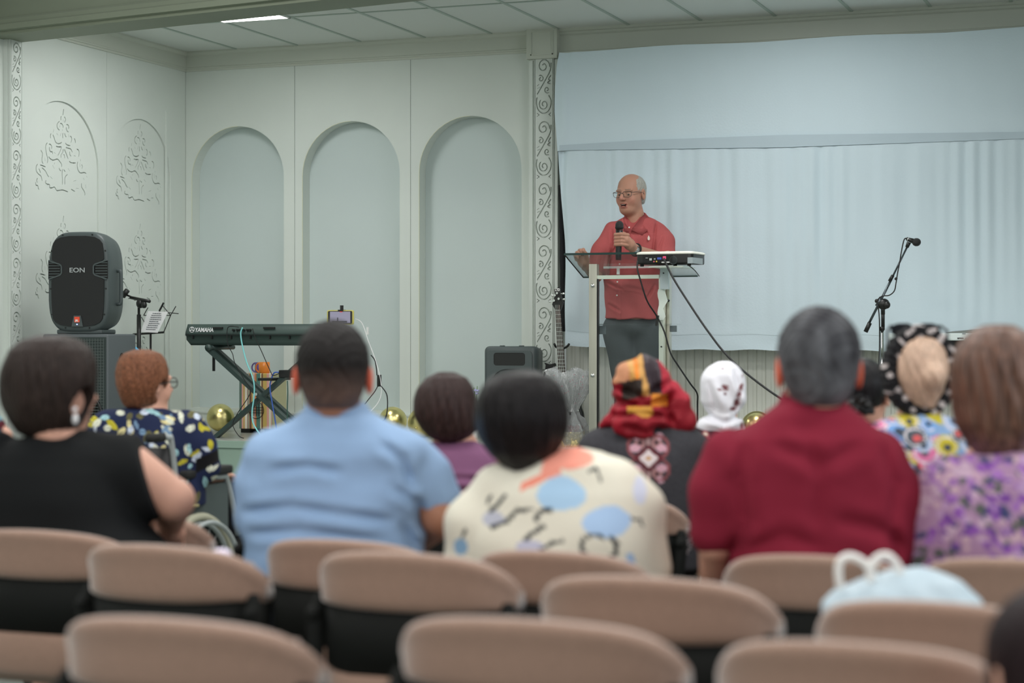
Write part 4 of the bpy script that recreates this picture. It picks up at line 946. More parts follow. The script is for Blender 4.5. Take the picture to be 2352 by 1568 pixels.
cable('cable', [g2(2081, 547), g2(2076, 552, -.01), g2(2070, 580, -.01), g2(2066, 605, -.02), g2(2062, 625, -.02), g2(2058, 650, -.02), g2(2054, 668, -.02), g2(2042, 678, -.02), g2(2026, 680, -.02), g2(2016, 690, -.02), g2(2018, 710, -.02), g2(2020, 740, -.02), g2(2020, 800, -.01), g2(2018, 850, -.01), g2(2015, 960, 0)], .0042, M_cb, 'thin black microphone cable draped along the slanted boom stand')
# --- right hand keyboard on black stand ---------------------------------------------------------------------
YR = 12.1; g3 = lambda x, y, d_=0: onY(x, y, YR+d_)
x0, x1 = g3(2040, 770).x, g3(2352, 770).x+.25; z0, z1 = g3(2200, 782).z, g3(2200, 765).z
kr = empty('digital_piano', ((x0+x1)/2, YR, z0), 0, 'white digital piano at the far right behind the blonde woman', 'keyboard')
MB().box((x0, YR, z0), (x1, YR+.28, z1), bev=.006).build('body', mat('piano_white', C(190, 200, 198), .4), kr)
m = MB(); a = g3(2206, 776, -.003); m.box((a.x-.02, YR-.002, a.z-.004), (a.x+.02, YR, a.z+.002)); m.box((g3(2210, 765).x, YR-.002, g3(2210, 767).z), (g3(2218, 765).x, YR, g3(2210, 765).z-.002)); m.bar(g3(2200, 779, -.001), g3(2203, 776, -.001), .002, .004); m.bar(g3(2216, 779, -.001), g3(2219, 776, -.001), .002, .004); m.build('marks', M_blk2, kr)
m = MB(); m.box((x0+.01, YR+.02, z0-.10), (x1-.01, YR+.25, z0)); m.build('stand_top', M_blk2, kr)
for sx in (x0+.1, x1-.1): MB().box((sx-.02, YR+.04, ZS), (sx+.02, YR+.22, z0-.1)).build('leg', M_blk2, kr)
m = MB(); a, b = g3(2173, 760, .05), g3(2245, 757, .05); m.loft([[(a.x, a.y, z1+.001), (b.x, b.y, z1+.001), (b.x+.02, b.y+.15, z1+.012), (a.x+.02, b.y+.15, z1+.006)], [(a.x, a.y, z1+.004), (b.x, b.y, z1+.018), (b.x+.02, b.y+.15, z1+.03), (a.x+.02, b.y+.15, z1+.012)]]); tag(m.build('folder', mat('folder_grey', C(100, 105, 100), .6)), 'thin grey folder lying on the white digital piano', 'folder')
# ================= people ======================================================
def skin(name, c=(188, 140, 118)): return mat(name, C(*c, 1.25), .5, bump=.12, bscale=220, var=.05, spec=.35)
M_skin = skin('skin_fair', (196, 150, 130)); M_skin2 = skin('skin_tan', (160, 112, 88)); M_skin3 = skin('skin_speaker', (172, 126, 104))
M_earr = skin('skin_ear', (200, 92, 66))
def cloth(name, col, rough=.85, k=1.35, bs=180, b=.25): return mat(name, C(*col, k), rough, bump=b, bscale=bs, var=.05, spec=.2)
def hair(name, col, rough=.42, k=1.4, st=(7, 7, .8), var=.5):
    return mat(name, C(*col, k), rough, bump=.9, bscale=26, stretch=st, var=var, spec=.18)
def vmat(name, rough=.85): return mat(name, (.5, .5, .5), rough, bump=.2, bscale=200, vcol=True, spec=.2)
def head_sdf(h, mouth=0, male=1, jaw=1.0):
    x, y, z = h.T; s = np.abs(x); Hs = np.stack([s, y, z], 1)
    d = ell(h, (0, -.012, .035), (.076, .097, .083))
    d = smin(d, ell(h, (0, .022, -.035), (.061*jaw, .070, .080)), .035)
    d = smin(d, ell(h, (0, .060, -.090), (.030*jaw, .026, .022)), .03)
    d = smin(d, ell(Hs, (.036, .060, -.030), (.024, .022, .028)), .02)
    d = smin(d, ell(Hs, (.028, .078, .022), (.026, .012, .009)), .014)
    d = smin(d, cone(h, (0, .090, .016), (0, .112, -.024), .0075, .0125), .012)
    d = smin(d, ell(Hs, (.012, .100, -.028), (.0085, .010, .008)), .006)
    d = smax(d, -ell(Hs, (.031, .100, .002), (.017, .016, .010)), .012)
    d = smin(d, ell(Hs, (.031, .076, .001), (.0135, .0125, .0115)), .003)
    d = smin(d, ell(h, (0, .092, -.054), (.024, .010, .006)), .006)
    d = smin(d, ell(h, (0, .088, -.069-mouth), (.020, .011, .007)), .006)
    if mouth: d = smax(d, -ell(h, (0, .100, -.061-mouth*.5), (.018, .016, .003+mouth*.6)), .004)
    e = ell(Hs, (.080, -.010, -.004), (.0075, .019, .033)); e = smax(e, -ell(Hs, (.087, -.006, .0), (.006, .010, .019)), .004)
    return smin(d, e, .006)
def short_hair(h, top=.010, nape=-.055, line=.060):
    x, y, z = h.T; s = np.abs(x); Hs = np.stack([s, y, z], 1)
    d = ell(h, (0, -.016, .036), (.077+top*.7, .099+top*.6, .084+top)); d = smin(d, ell(h, (0, -.035, -.03), (.064, .066, .06)), .03)
    d += .0022*np.sin(x*210+3*np.sin(z*60))*np.sin(y*190+z*120)
    d = smax(d, -ell(h, (0, .125, -.035), (.085, .085, .115)), .008)
    d = smax(d, nape-z, .012); d = smax(d, -ell(Hs, (.088, .002, -.012), (.020, .026, .042)), .006)
    return smax(d, -ell(Hs, (.075, .055, -.05), (.03, .05, .06)), .008)
class Fig:
    def __init__(s, px0, D, label, yaw=0, z=0):
        s.px0, s.D = px0, D; s.s = F/D; p = W(px0, HZ, D)
        s.root = empty('person', (p.x, p.y, z), YAW, label, 'person'); s.zb = z; s.x0 = ax(px0)*D
    def J(s, px, py, dd=0):
        D = s.D+dd; return np.array([ax(px)*D-s.x0, dd, CH+D*(HZ-py)/F-s.zb])
    def L(s, rows, ydef=0):
        out = []
        for r in rows:
            py, xl, xr, hd = r[:4]; dd = r[4] if len(r) > 4 else ydef
            a = s.J(xl, py); b = s.J(xr, py); out.append((a[2], a[0], b[0], hd, dd))
        return levels_tab(out)
    def px(s, V):
        D = s.D+V[:, 1]; return (V[:, 0]+s.x0)/s.D*F+1176, HZ-(V[:, 2]+s.zb-CH)/s.D*F
    def head(s, px, py, dd=0, yaw=0, pitch=0, roll=0, k=1.0):
        s.hc = s.J(px, py, dd); s.hM = rotm(yaw, pitch, roll); s.hk = k
    def H(s, P): return ((P-s.hc)@s.hM)/s.hk
    def Hi(s, q): return (np.array(q)*s.hk)@s.hM.T+s.hc
    def body(s, mtl, arms=(), neck=(.052, .062), nb=None, legs=True, h=.007, torso=None, jaw=1.0, mouth=0, hands=True, colf=None, extra=None, seat=.50):
        nbp = nb; skull0 = s.Hi((0, -.02, -.055)); 
        def f(P):
            d = head_sdf(s.H(P), mouth=mouth, jaw=jaw)*s.hk
            d = smin(d, cone(P, skull0, nbp, neck[0], neck[1]), .02)
            d = smin(d, ell(P, nbp+np.array([0, .02, -.16]), (.13, .08, .17)), .05)
            if legs:
                hip = np.array([nbp[0], nbp[1]+.0, seat+.07]); d = smin(d, cone(P, nbp+np.array([0, 0, -.2]), hip, .11, .13), .06)
                for sg in (-1, 1):
                    hp = hip+np.array([sg*.09, .02, -.02]); kn = hip+np.array([sg*.12, .43, -.02]); an = np.array([kn[0], kn[1]-.02, .09])
                    d = smin(d, chain(P, [hp, kn, an], [.085, .06, .042]), .03); d = smin(d, cone(P, an-np.array([0, 0, .04]), an+np.array([0, .15, -.05]), .04, .03), .02)
            for (A, B, Cc, rs_, hand) in arms:
                d = smin(d, chain(P, [A, B, Cc], rs_), .02)
                if hand is not None:
                    v = hand/np.linalg.norm(hand); pc = Cc+v*.05; sd = np.cross(v, [0, 0, 1.]); 
                    sd = np.array([1., 0, 0]) if np.linalg.norm(sd) < .1 else sd/np.linalg.norm(sd)
                    d = smin(d, ell(P, pc, (.042, .042, .030)), .015); nv = np.cross(sd, v)
                    for i in range(4):
                        o_ = sd*(i-1.5)*.020; b0 = pc+v*.03+o_; b1 = b0+v*(.032+.004*(i in (1, 2)))-nv*.008; b2 = b1+v*.016-nv*.022
                        d = smin(d, chain(P, [b0, b1, b2], [.0095, .009, .008], .004), .004)
                    tb = pc-sd*.032-v*.01; d = smin(d, chain(P, [tb, tb-sd*.02+v*.025, tb-sd*.012+v*.048], [.012, .010, .009], .006), .006)
            if extra: d = extra(P, d)
            return d
        pts = [s.hc, nbp, nbp+np.array([0, 0, -.35])]+[a[i] for a in arms for i in (0, 1, 2)]
        if legs: pts += [np.array([nbp[0]-.25, nbp[1]-.14, 0]), np.array([nbp[0]+.25, nbp[1]+.65, .1])]
        pts = np.array(pts); lo = pts.min(0)-.17; hi = pts.max(0)+.17; lo[2] = max(lo[2], -.01)
        return sdf_obj('body', f, lo, hi, h, mtl, s.root, colf)
    def loftmesh(s, name, rows, mtl, n=2.4, ydef=0, h=.008, mod=None, col=None, parts=None, k=.04, pad=.12):
        T = s.L(rows, ydef)
        def f(P):
            d = loft_sdf(P, T, n)
            if parts: d = smin(d, parts(P), k)
            if mod: d = mod(P, d)
            return d
        lo = np.array([T[1].min()-pad, (T[4]-T[3]).min()-pad, T[0][0]-.03]); hi = np.array([T[2].max()+pad, (T[4]+T[3]).max()+pad, T[0][-1]+.05])
        return sdf_obj(name, f, lo, hi, h, mtl, s.root, col)
def pnoise(V, f, seed=0, n=7):
    r = np.random.RandomState(seed); o = 0
    f = np.array(f, float)
    for i in range(n): k = r.randn(3)*f; o = o+np.sin(V@k+r.rand()*6.28)
    return o/n*1.6
def crease(P, fig, d, pts, w=.010, amp=.008):
    for p0, p1 in zip(pts[:-1], pts[1:]):
        a = fig.J(*p0); b = fig.J(*p1); q = P[:, [0, 2]]-a[[0, 2]]; ab = b[[0, 2]]-a[[0, 2]]; t = np.clip(q@ab/(ab@ab), 0, 1)
        r = np.linalg.norm(q-t[:, None]*ab, axis=1); e = np.where(P[:, 1] < .03, 1., 0)*np.sin(np.clip(t, .02, .98)*3.1416)**.4
        d = d+amp*e*(np.exp(-(r/w)**2)-.45*np.exp(-((r-2.2*w)/(1.3*w))**2))
    return d
def folds(P, d, amp=.004, fz=38, fx=6, ph=0):
    return d+amp*np.sin(P[:, 2]*fz+1.8*np.sin(P[:, 0]*fx+ph)+ph)*(.5+.5*np.sin(P[:, 0]*9+P[:, 2]*5+ph))+amp*.6*np.sin(P[:, 0]*23+P[:, 2]*17+2*ph)
def strands(s, P, d, amp=.0025, n=30, wob=2.0, tz=10, c=None):
    q = P-(s.hc if c is None else c); th = np.arctan2(q[:, 0], -q[:, 1]); return d+amp*.55*np.sin(th*n*.7+wob*1.6*np.sin(q[:, 2]*tz+th*3)+q[:, 2]*14)+amp*.4*np.sin(th*n*1.9+q[:, 2]*34+2*np.sin(th*5))
def facecut(s, P, d, c=(0, .115, -.03), r=(.078, .075, .115), shell=True):
    if shell: d = smin(d, ell(s.H(P), (0, -.014, .036), (.083, .104, .091))*s.hk, .012)
    return smax(d, -ell(s.H(P), c, r)*s.hk, .012)
def pants(fig, mtl, nb, seat=.5, h=.012, wid=.105):
    hip = np.array([nb[0], nb[1], seat+.07])
    def f(P):
        d = ell(P, hip+np.array([0, 0, .0]), (.19, .14, .13))
        for sg in (-1, 1):
            hp = hip+np.array([sg*.09, .02, -.01]); kn = hip+np.array([sg*.12, .43, -.015]); an = np.array([kn[0], kn[1]-.02, .12])
            d = smin(d, chain(P, [hp, kn, an], [wid, .078, .062]), .03)
        return d+.003*np.sin(P[:, 1]*40+P[:, 2]*20)
    return sdf_obj('trousers', f, hip+np.array([-.3, -.2, -.6]), hip+np.array([.3, .65, .2]), h, mtl, fig.root)
def shoes(fig, nb, seat=.5):
    for sg in (-1, 1):
        kn = np.array([nb[0]+sg*.12, nb[1]+.43, 0])
        f = lambda P: smax(smin(ell(P, kn+np.array([0, .0, .05]), (.05, .07, .055)), ell(P, kn+np.array([0, .09, .035]), (.048, .10, .036)), .03), .002-P[:, 2], .004)
        sdf_obj('shoe', f, kn+np.array([-.09, -.12, -.02]), kn+np.array([.09, .24, .13]), .009, M_blk, fig.root)
def sleeve_cones(spec, k=.03):
    def f(P):
        d = None
        for pts, rs_ in spec:
            e = chain(P, pts, rs_, k); d = e if d is None else np.minimum(d, e)
        return d
    return f
def flatend(P, d, at, dr):  # cut a sleeve with a plane
    dr = np.array(dr)/np.linalg.norm(dr); return smax(d, (P-at)@dr, .006)

# ---- 1. man in the light blue polo -----------------------------------------------
g = Fig(765, 4.80, 'person from behind in a light blue polo shirt with very short dark hair')
g.head(764, 866, 0, yaw=6, pitch=4, k=1.14)
nb = g.J(770, 950, .02)
aL = (g.J(610, 1045), g.J(592, 1180, -.0), g.J(640, 1290, .28), [.044, .042, .034], np.array([.5, .8, 0]))
aR = (g.J(945, 1050), g.J(1012, 1185, -.02), g.J(955, 1245, .25), [.044, .052, .036], np.array([-.5, .8, 0]))
g.body(M_skin2, [aL, aR], (.060, .066), nb, jaw=1.02)
MH = vmat('hair_fade', .6)
def fade(V):
    h = g.H(V); t = np.clip((h[:, 2]+.055)/.075, 0, 1)[:, None]; n = .75+.5*np.random.RandomState(1).rand(len(V))[:, None]
    return (np.array(C(34, 31, 30, .9))*t+np.array(C(100, 80, 72, 1.0))*(1-t))*n
sdf_obj('hair', lambda P: short_hair(g.H(P), .010, -.075)*g.hk, g.hc-.16, g.hc+.16, .0045, MH, g.root, fade)
gB = g
for sg in (-1, 1): sdf_obj('ear', lambda P, g=g: ell(g.H(P), (sg*.083, -.014, -.008), (.0085, .017, .034))*g.hk, g.hc-.12, g.hc+.12, .0045, M_earr, g.root)
def mod(P, d):
    d = folds(P, d, .002, 45, 5, 1)+.004*pnoise(P, (9, 9, 26), 5)
    for pts in ([(575, 1168), (680, 1152), (800, 1168), (900, 1185)], [(640, 1072), (720, 1062), (790, 1075)], [(590, 1215), (700, 1205), (880, 1228)], [(910, 1110), (965, 1150), (975, 1200)], [(880, 1010), (930, 1050), (950, 1110)], [(930, 1200), (960, 1250)]): d = crease(P, gB, d, pts, .011, .007)
    return d
sl = sleeve_cones([([g.J(622, 1040), g.J(598, 1110), g.J(592, 1195)], [.062, .060, .054]), ([g.J(930, 1045), g.J(975, 1100), g.J(1000, 1145)], [.062, .068, .066])])
def blue(P):
    d = sl(P); return d
g.loftmesh('polo_shirt', [(925, 712, 838, .055, .02), (945, 690, 850, .075, .01), (965, 665, 885, .09), (985, 622, 930, .10), (1010, 585, 975, .115), (1045, 562, 990, .13), (1100, 556, 985, .14), (1160, 556, 975, .145), (1230, 562, 972, .15), (1330, 560, 985, .155)],
           mat('shirt_blue', C(140, 168, 202, 1.15), .8, bump=.35, bscale=420, spec=.2), n=2.8, h=.0065, mod=mod, parts=blue, k=.014, pad=.16)
sdf_obj('collar', lambda P: smax(smax(np.abs(cone(P, g.J(768, 915, .02), g.J(768, 952, .01), .066, .082))-.004, P[:, 2]-g.J(768, 924)[2]-.25*(P[:, 1]), .004), g.J(768, 952)[2]-P[:, 2], .004), g.J(768, 952)-np.array([.13, .13, .03]), g.J(768, 915)+np.array([.13, .15, .04]), .005, MATS['shirt_blue'], g.root)
pants(g, cloth('trousers_dark', (35, 38, 45)), nb); shoes(g, nb)

# ---- 2. man in the maroon polo ------------------------------------------------------
g = Fig(1860, 4.48, 'person from behind in a maroon polo shirt with short grey hair')
g2_ = g; g.head(1880, 850, 0, yaw=-4, pitch=3, k=1.14)
nb = g.J(1870, 925, .02)
aL = (g.J(1675, 1050), g.J(1642, 1250, -.0), g.J(1640, 1345, .12), [.044, .040, .036], np.array([.2, .7, -.5]))
aR = (g.J(2030, 1050), g.J(2068, 1240, .03), g.J(2000, 1300, .3), [.044, .042, .036], np.array([-.5, .8, 0]))
g.body(M_skin, [aL, aR], (.060, .068), nb)
def grey(V):
    h = g2_.H(V); n = pnoise(h, (60, 60, 30), 3, 12)+.5*pnoise(h, (140, 140, 60), 4, 9); t = np.clip(.42+.34*n-(h[:, 2]-.01)*3.2, 0, 1)[:, None]
    return np.array(C(46, 46, 50, 1.1))*(1-t)+np.array(C(112, 114, 118, 1.1))*t
sdf_obj('hair', lambda P: short_hair(g2_.H(P), .016, -.080)*g2_.hk, g.hc-.17, g.hc+.17, .0045, MH, g.root, grey)
for sg in (-1, 1): sdf_obj('ear', lambda P: ell(g2_.H(P), (sg*.083, -.014, -.004), (.0090, .018, .036))*g2_.hk, g.hc-.12, g.hc+.12, .0045, M_earr, g.root)
def mar(P, d):
    d = folds(P, d, .0025, 20, 5, 2.2)+.006*pnoise(P, (16, 9, 7), 9)
    for pts in ([(1700, 1010), (1690, 1100), (1700, 1190), (1680, 1270)], [(2010, 1020), (2035, 1110), (2030, 1200), (2050, 1280)], [(1760, 1010), (1870, 1060), (1960, 1010)], [(1700, 1255), (1780, 1215), (1860, 1240)], [(1900, 1180), (1990, 1200), (2050, 1245)], [(1830, 960), (1860, 1100), (1850, 1200)]): d = crease(P, g2_, d, pts, .017, .0065)
    return d
sl2 = sleeve_cones([([g.J(1682, 1048), g.J(1652, 1130), g.J(1642, 1222)], [.064, .064, .058]), ([g.J(2020, 1050), g.J(2058, 1140), g.J(2068, 1258)], [.062, .066, .062])])
g.loftmesh('polo_shirt', [(905, 1806, 1922, .055, .02), (925, 1790, 1940, .075, .01), (950, 1755, 1965, .09), (975, 1722, 1992, .10), (1005, 1680, 2028, .12), (1050, 1660, 2055, .13), (1120, 1660, 2070, .14), (1200, 1662, 2075, .145), (1290, 1668, 2080, .15), (1370, 1670, 2080, .15)],
           mat('shirt_maroon', C(126, 34, 52, 1.15), .85, bump=.35, bscale=420, spec=.15), n=2.7, h=.0065, mod=mar, parts=sl2, k=.012, pad=.16)
sdf_obj('collar', lambda P: smax(smax(np.abs(cone(P, g2_.J(1866, 893, .02), g2_.J(1866, 935, .01), .066, .084))-.004, P[:, 2]-g2_.J(1866, 903)[2]-.25*(P[:, 1]), .004), g2_.J(1866, 935)[2]-P[:, 2], .004), g.J(1866, 935)-np.array([.13, .13, .03]), g.J(1866, 893)+np.array([.13, .15, .04]), .005, MATS['shirt_maroon'], g.root)
pants(g, MATS['trousers_dark'], nb); shoes(g, nb)

# ---- 3. woman in black T-shirt, left ---------------------------------------------------
g = Fig(120, 4.92, 'person with short dark brown hair, pearl earring and black T-shirt, arm over the chair'); g3_ = g
g.head(128, 890, 0, yaw=-40, pitch=2, k=1.08)
nb = g.J(130, 1010, -.01)
aR = (g.J(300, 1080, 0), g.J(398, 1148, .02), g.J(392, 1195, .22), [.068, .056, .040], np.array([-.1, .5, -.6]))
aL = (g.J(-40, 1070), g.J(-60, 1240), g.J(20, 1270, .25), [.06, .048, .038], np.array([.3, .7, 0]))
g.body(M_skin, [aR, aL], (.054, .060), nb)
def hm(P, d):
    d = strands(g3_, P, d, .0030, 26, 2.5, 12); h = g3_.H(P)
    d = smax(d, -ell(h, (0, .125, -.04), (.10, .085, .125))*1.08, .01)
    return smax(d, -ell(h, (.085, .02, -.05), (.03, .035, .055))*1.08, .01)
g.loftmesh('hair', [(771, 80, 155, .05), (782, 50, 185, .075), (805, 22, 208, .095), (845, 5, 220, .108), (890, 2, 221, .110), (930, 8, 212, .105), (965, 25, 195, .09), (990, 40, 175, .07), (1003, 60, 140, .05)], hair('hair_dark_brown', (52, 42, 38), k=.9), n=2.2, h=.006, mod=hm)
slr = sleeve_cones([([g.J(190, 1065), g.J(300, 1085), g.J(340, 1125)], [.095, .092, .088]), ([g.J(-20, 1060), g.J(-50, 1150)], [.09, .085])])
def tm_(P, d): return folds(P, flatend(P, d, g3_.J(352, 1120), [1, 0, .35]), .003, 22, 5, .6)+.006*pnoise(P, (9, 9, 12), 2)
g.loftmesh('t_shirt', [(1000, 60, 190, .07), (1015, 20, 235, .09), (1040, -20, 285, .11), (1080, -45, 310, .13), (1140, -50, 325, .15), (1200, -45, 345, .16), (1260, -30, 390, .18), (1330, -30, 410, .2)],
           cloth('tshirt_black', (22, 24, 25), k=1.0), n=2.6, h=.008, mod=tm_, parts=slr, k=.02, pad=.2)
e = g.Hi((.088, -.002, -.045)); m = MB(); m.ball(tuple(g.J(172, 940, -.075)), .007, 8); m.ball(tuple(g.J(173, 962, -.075)), (.008, .008, .015), 10); m.build('pearl_earring', mat('pearl', (.85, .85, .86), .2, coat=.5), g.root, local=True, smooth=80)
pants(g, cloth('trousers_black', (24, 25, 30), k=1.0), nb+np.array([.08, 0, 0])); shoes(g, nb+np.array([.08, 0, 0]))

# ---- 4. woman in cream blouse ------------------------------------------------------------
g = Fig(1290, 4.62, 'person with a round dark bob in a cream blouse with pale blue and coral patches'); g4 = g
g.head(1198, 976, .03, yaw=14, pitch=18, roll=8, k=1.06)
nb = g.J(1255, 1060, .02)
aL = (g.J(1150, 1140), g.J(1085, 1290), g.J(1150, 1330, .25), [.045, .045, .036], np.array([.4, .8, 0]))
aR = (g.J(1415, 1130), g.J(1475, 1280), g.J(1420, 1320, .25), [.045, .045, .036], np.array([-.4, .8, 0]))
g.body(M_skin, [aL, aR], (.050, .058), nb)
g.loftmesh('hair', [(852, 1165, 1232, .05), (862, 1135, 1262, .075), (885, 1110, 1287, .095), (920, 1094, 1302, .106), (965, 1090, 1308, .110), (1005, 1100, 1300, .102), (1040, 1122, 1278, .088), (1065, 1148, 1245, .065), (1082, 1172, 1215, .04)], hair('hair_black', (30, 27, 28), .36, k=.8), n=2.15, h=.006,
           mod=lambda P, d: facecut(g4, P, strands(g4, P, d, .0022, 24, 1.5, 8)))
def cream(V):
    x, y = g4.px(V); base = np.array(C(216, 212, 196, 1.2)); c = np.tile(base, (len(V), 1))
    def put(mask, col, k=1.2): c[mask] = np.array(C(*col, k))
    wob = 6*np.sin(x*.05)+5*np.sin(y*.07+x*.03)
    put((((x-1300)/62)**2+((y-1046)/24)**2 < 1+.02*wob), (232, 148, 130)); put((np.abs(y-(1112-(x-1195)*.46)) < 9) & (x > 1195) & (x < 1275), (228, 140, 120)); put((np.abs(x-1268-(y-1060)*-.3) < 22) & (y > 1030) & (y < 1085), (232, 148, 130))
    put((((x-1288)/56)**2+((y-1126+wob*.4)/36)**2 < 1), (164, 196, 222)); put((((x-1385+(y-1185)*.25)/56)**2+((y-1186)/34)**2 < 1+.02*wob) & (y > 1150+(1370-x)*.28), (166, 194, 226))
    put((((x-1060)/16)**2+((y-1248)/20)**2 < 1), (130, 165, 195)); put((((x-1465)/16)**2+((y-1120)/30)**2 < 1), (200, 205, 222)); put((((x-1440)/12)**2+((y-1290)/36)**2 < 1), (150, 180, 215))
    put((((x-1135)/26)**2+((y-1182)/17)**2 < 1), (176, 178, 190)); put((((x-1215)/32)**2+((y-1240)/15)**2 < 1), (182, 182, 200)); put((((x-1110)/18)**2+((y-1290)/14)**2 < 1), (182, 182, 200))
    blk = (52, 55, 58)
    def line(pts, w_):
        for (x0, y0), (x1, y1) in zip(pts[:-1], pts[1:]):
            dx, dy = x1-x0, y1-y0; t = np.clip(((x-x0)*dx+(y-y0)*dy)/(dx*dx+dy*dy), 0, 1); put(np.hypot(x-x0-t*dx, y-y0-t*dy) < w_, blk, 1.2)
    for pts, w_ in (([(1128, 1165), (1145, 1150), (1160, 1130)], 4), ([(1130, 1200), (1165, 1185), (1185, 1162), (1220, 1157)], 4), ([(1228, 1182), (1240, 1162), (1262, 1158)], 5), ([(1205, 1224), (1222, 1210), (1245, 1195)], 5), ([(1240, 1245), (1265, 1232), (1290, 1226)], 4), ([(1335, 1222), (1330, 1245), (1345, 1262), (1385, 1270), (1408, 1255), (1410, 1232), (1395, 1220)], 5), ([(1345, 1215), (1365, 1212), (1378, 1220)], 4), ([(1064, 1225), (1070, 1210)], 4), ([(1350, 1075), (1365, 1068), (1375, 1095)], 3), ([(1128, 1130), (1120, 1150)], 3), ([(1445, 1180), (1465, 1185), (1470, 1200)], 3)): line(pts, w_)
    return c
slc = sleeve_cones([([g.J(1150, 1135), g.J(1090, 1200), g.J(1078, 1290)], [.075, .068, .06]), ([g.J(1410, 1110), g.J(1462, 1170), g.J(1485, 1300)], [.070, .064, .055])])
g.loftmesh('blouse', [(1028, 1290, 1350, .05, .02), (1040, 1255, 1395, .07, .02), (1060, 1215, 1425, .09), (1090, 1165, 1455, .11), (1130, 1120, 1475, .13), (1180, 1090, 1490, .14), (1240, 1070, 1500, .15), (1300, 1062, 1510, .155), (1360, 1060, 1520, .16)],
           vmat('cream_print'), n=2.4, h=.0055, mod=lambda P, d: folds(P, d, .003, 26, 6, 3.1)+.007*pnoise(P, (12, 12, 14), 6), col=cream, parts=slc, k=.02, pad=.15)
pants(g, MATS['trousers_dark'], nb); shoes(g, nb)

# ---- 5. woman in the purple top ------------------------------------------------------------
g = Fig(1060, 6.05, 'person with dark brown bob in a purple top between the blue shirt and cream blouse'); g5 = g
g.head(1028, 947, .02, yaw=-16, pitch=8, roll=-4, k=1.02)
nb = g.J(1050, 1015, .02)
aL = (g.J(985, 1075), g.J(960, 1150), g.J(1000, 1180, .25), [.042, .042, .034], np.array([.4, .8, 0]))
aR = (g.J(1125, 1085), g.J(1172, 1160), g.J(1130, 1180, .25), [.042, .042, .034], np.array([-.4, .8, 0]))
g.body(M_skin, [aL, aR], (.048, .056), nb)
g.loftmesh('hair', [(856, 1003, 1048, .045), (866, 980, 1070, .07), (890, 960, 1086, .09), (920, 952, 1094, .10), (955, 953, 1099, .10), (985, 968, 1097, .09), (1003, 985, 1080, .075), (1015, 1005, 1060, .055)], hair('hair_brown_bob', (56, 42, 40), .38, k=1.0), n=2.2, h=.0055,
           mod=lambda P, d: facecut(g5, P, strands(g5, P, d, .0035, 18, 2.5, 10)))
slp = sleeve_cones([([g.J(985, 1070), g.J(960, 1150)], [.068, .06]), ([g.J(1125, 1085), g.J(1172, 1165)], [.068, .062])])
g.loftmesh('top', [(1008, 1020, 1090, .05, .02), (1020, 990, 1105, .065, .01), (1040, 968, 1130, .08), (1065, 955, 1155, .1), (1100, 950, 1170, .12), (1150, 950, 1172, .13), (1230, 950, 1175, .14)], cloth('purple_knit', (118, 78, 108), k=1.1), n=2.5, h=.006, mod=lambda P, d: crease(P, g5, crease(P, g5, folds(P, d, .003, 50, 3, 1.5), [(965, 1098), (1060, 1092), (1160, 1100)], .008, .008), [(965, 1120), (1070, 1118), (1150, 1125)], .008, .008), parts=slp, k=.04)
pants(g, MATS['trousers_dark'], nb); shoes(g, nb)

# ---- 6. woman in red scarf and embroidered coat -------------------------------------------------
g = Fig(1475, 6.15, 'person in a red, gold and black headscarf and dark coat embroidered in pink'); g6 = g
g.head(1478, 910, .03, yaw=10, pitch=10, k=1.03)
nb = g.J(1478, 995, .02)
aL = (g.J(1360, 1045), g.J(1345, 1180), g.J(1400, 1210, .25), [.05, .042, .034], np.array([.4, .8, 0]))
aR = (g.J(1590, 1045), g.J(1598, 1180), g.J(1540, 1210, .25), [.05, .042, .034], np.array([-.4, .8, 0]))
g.body(M_skin, [aL, aR], (.048, .056), nb)
def scarf(V):
    x, y = g6.px(V); c = np.tile(np.array(C(142, 30, 42, 1.05)), (len(V), 1)); wob = 5*np.sin(x*.09+y*.06)
    def put(m_, col): c[m_] = np.array(C(*col, 1.1))
    t = (x-1408)+(y-840)*-.12+wob*.4
    up = y < 902+(x-1440)*.10
    put(up & (t < 48), (186, 130, 96)); put(up & (t >= 30) & (t < 68), (196, 148, 84)); put(up & (t >= 44) & (t < 54) & (y < 880), (206, 118, 30)); put(up & (t >= 68) & (t < 102), (56, 46, 52)); put(up & (t >= 102), (170, 42, 58))
    put((y > 872+(1440-x)*.2) & (y < 912+wob) & (x < 1470), (52, 44, 40)); put((y > 902) & (y < 930) & (x > 1490) & (x < 1530), (206, 130, 50)); put((y > 930) & (y < 950+wob) & (x > 1435) & (x < 1492), (192, 140, 60))
    put((x < 1425) & (y > 880), (150, 30, 44)); return c
def scm(P, d):
    j = g6.J
    d = smin(d, chain(P, [j(1540, 890, -.02), j(1560, 930, -.03), j(1566, 965, -.02), j(1545, 978, -.03)], [.022, .036, .042, .028], .03), .02)
    d = smin(d, cone(P, j(1440, 865, -.05), j(1425, 880, -.06), .035, .03), .02); d = smin(d, cone(P, j(1478, 826, -.01), j(1462, 872, -.08), .018, .03), .015)
    d = smin(d, ell(P, j(1462, 968, -.10), (.085, .03, .055)), .02); d = smin(d, chain(P, [j(1440, 940, -.02), j(1400, 965, -.03), j(1382, 975, -.02)], [.04, .02, .01]), .02)
    for pts in ([(1412, 888), (1470, 912), (1540, 872)], [(1415, 922), (1480, 930), (1545, 905)], [(1442, 850), (1450, 900)], [(1496, 840), (1500, 895)], [(1400, 955), (1470, 945), (1540, 960)], [(1520, 925), (1545, 975)], [(1430, 975), (1480, 990), (1520, 972)]): d = crease(P, g6, d, pts, .010, .010)
    return facecut(g6, P, d+.004*np.sin((P[:, 2]+P[:, 0]*.7)*50+2*np.sin(P[:, 0]*20))+.0015*np.sin(P[:, 0]*130-P[:, 2]*60))
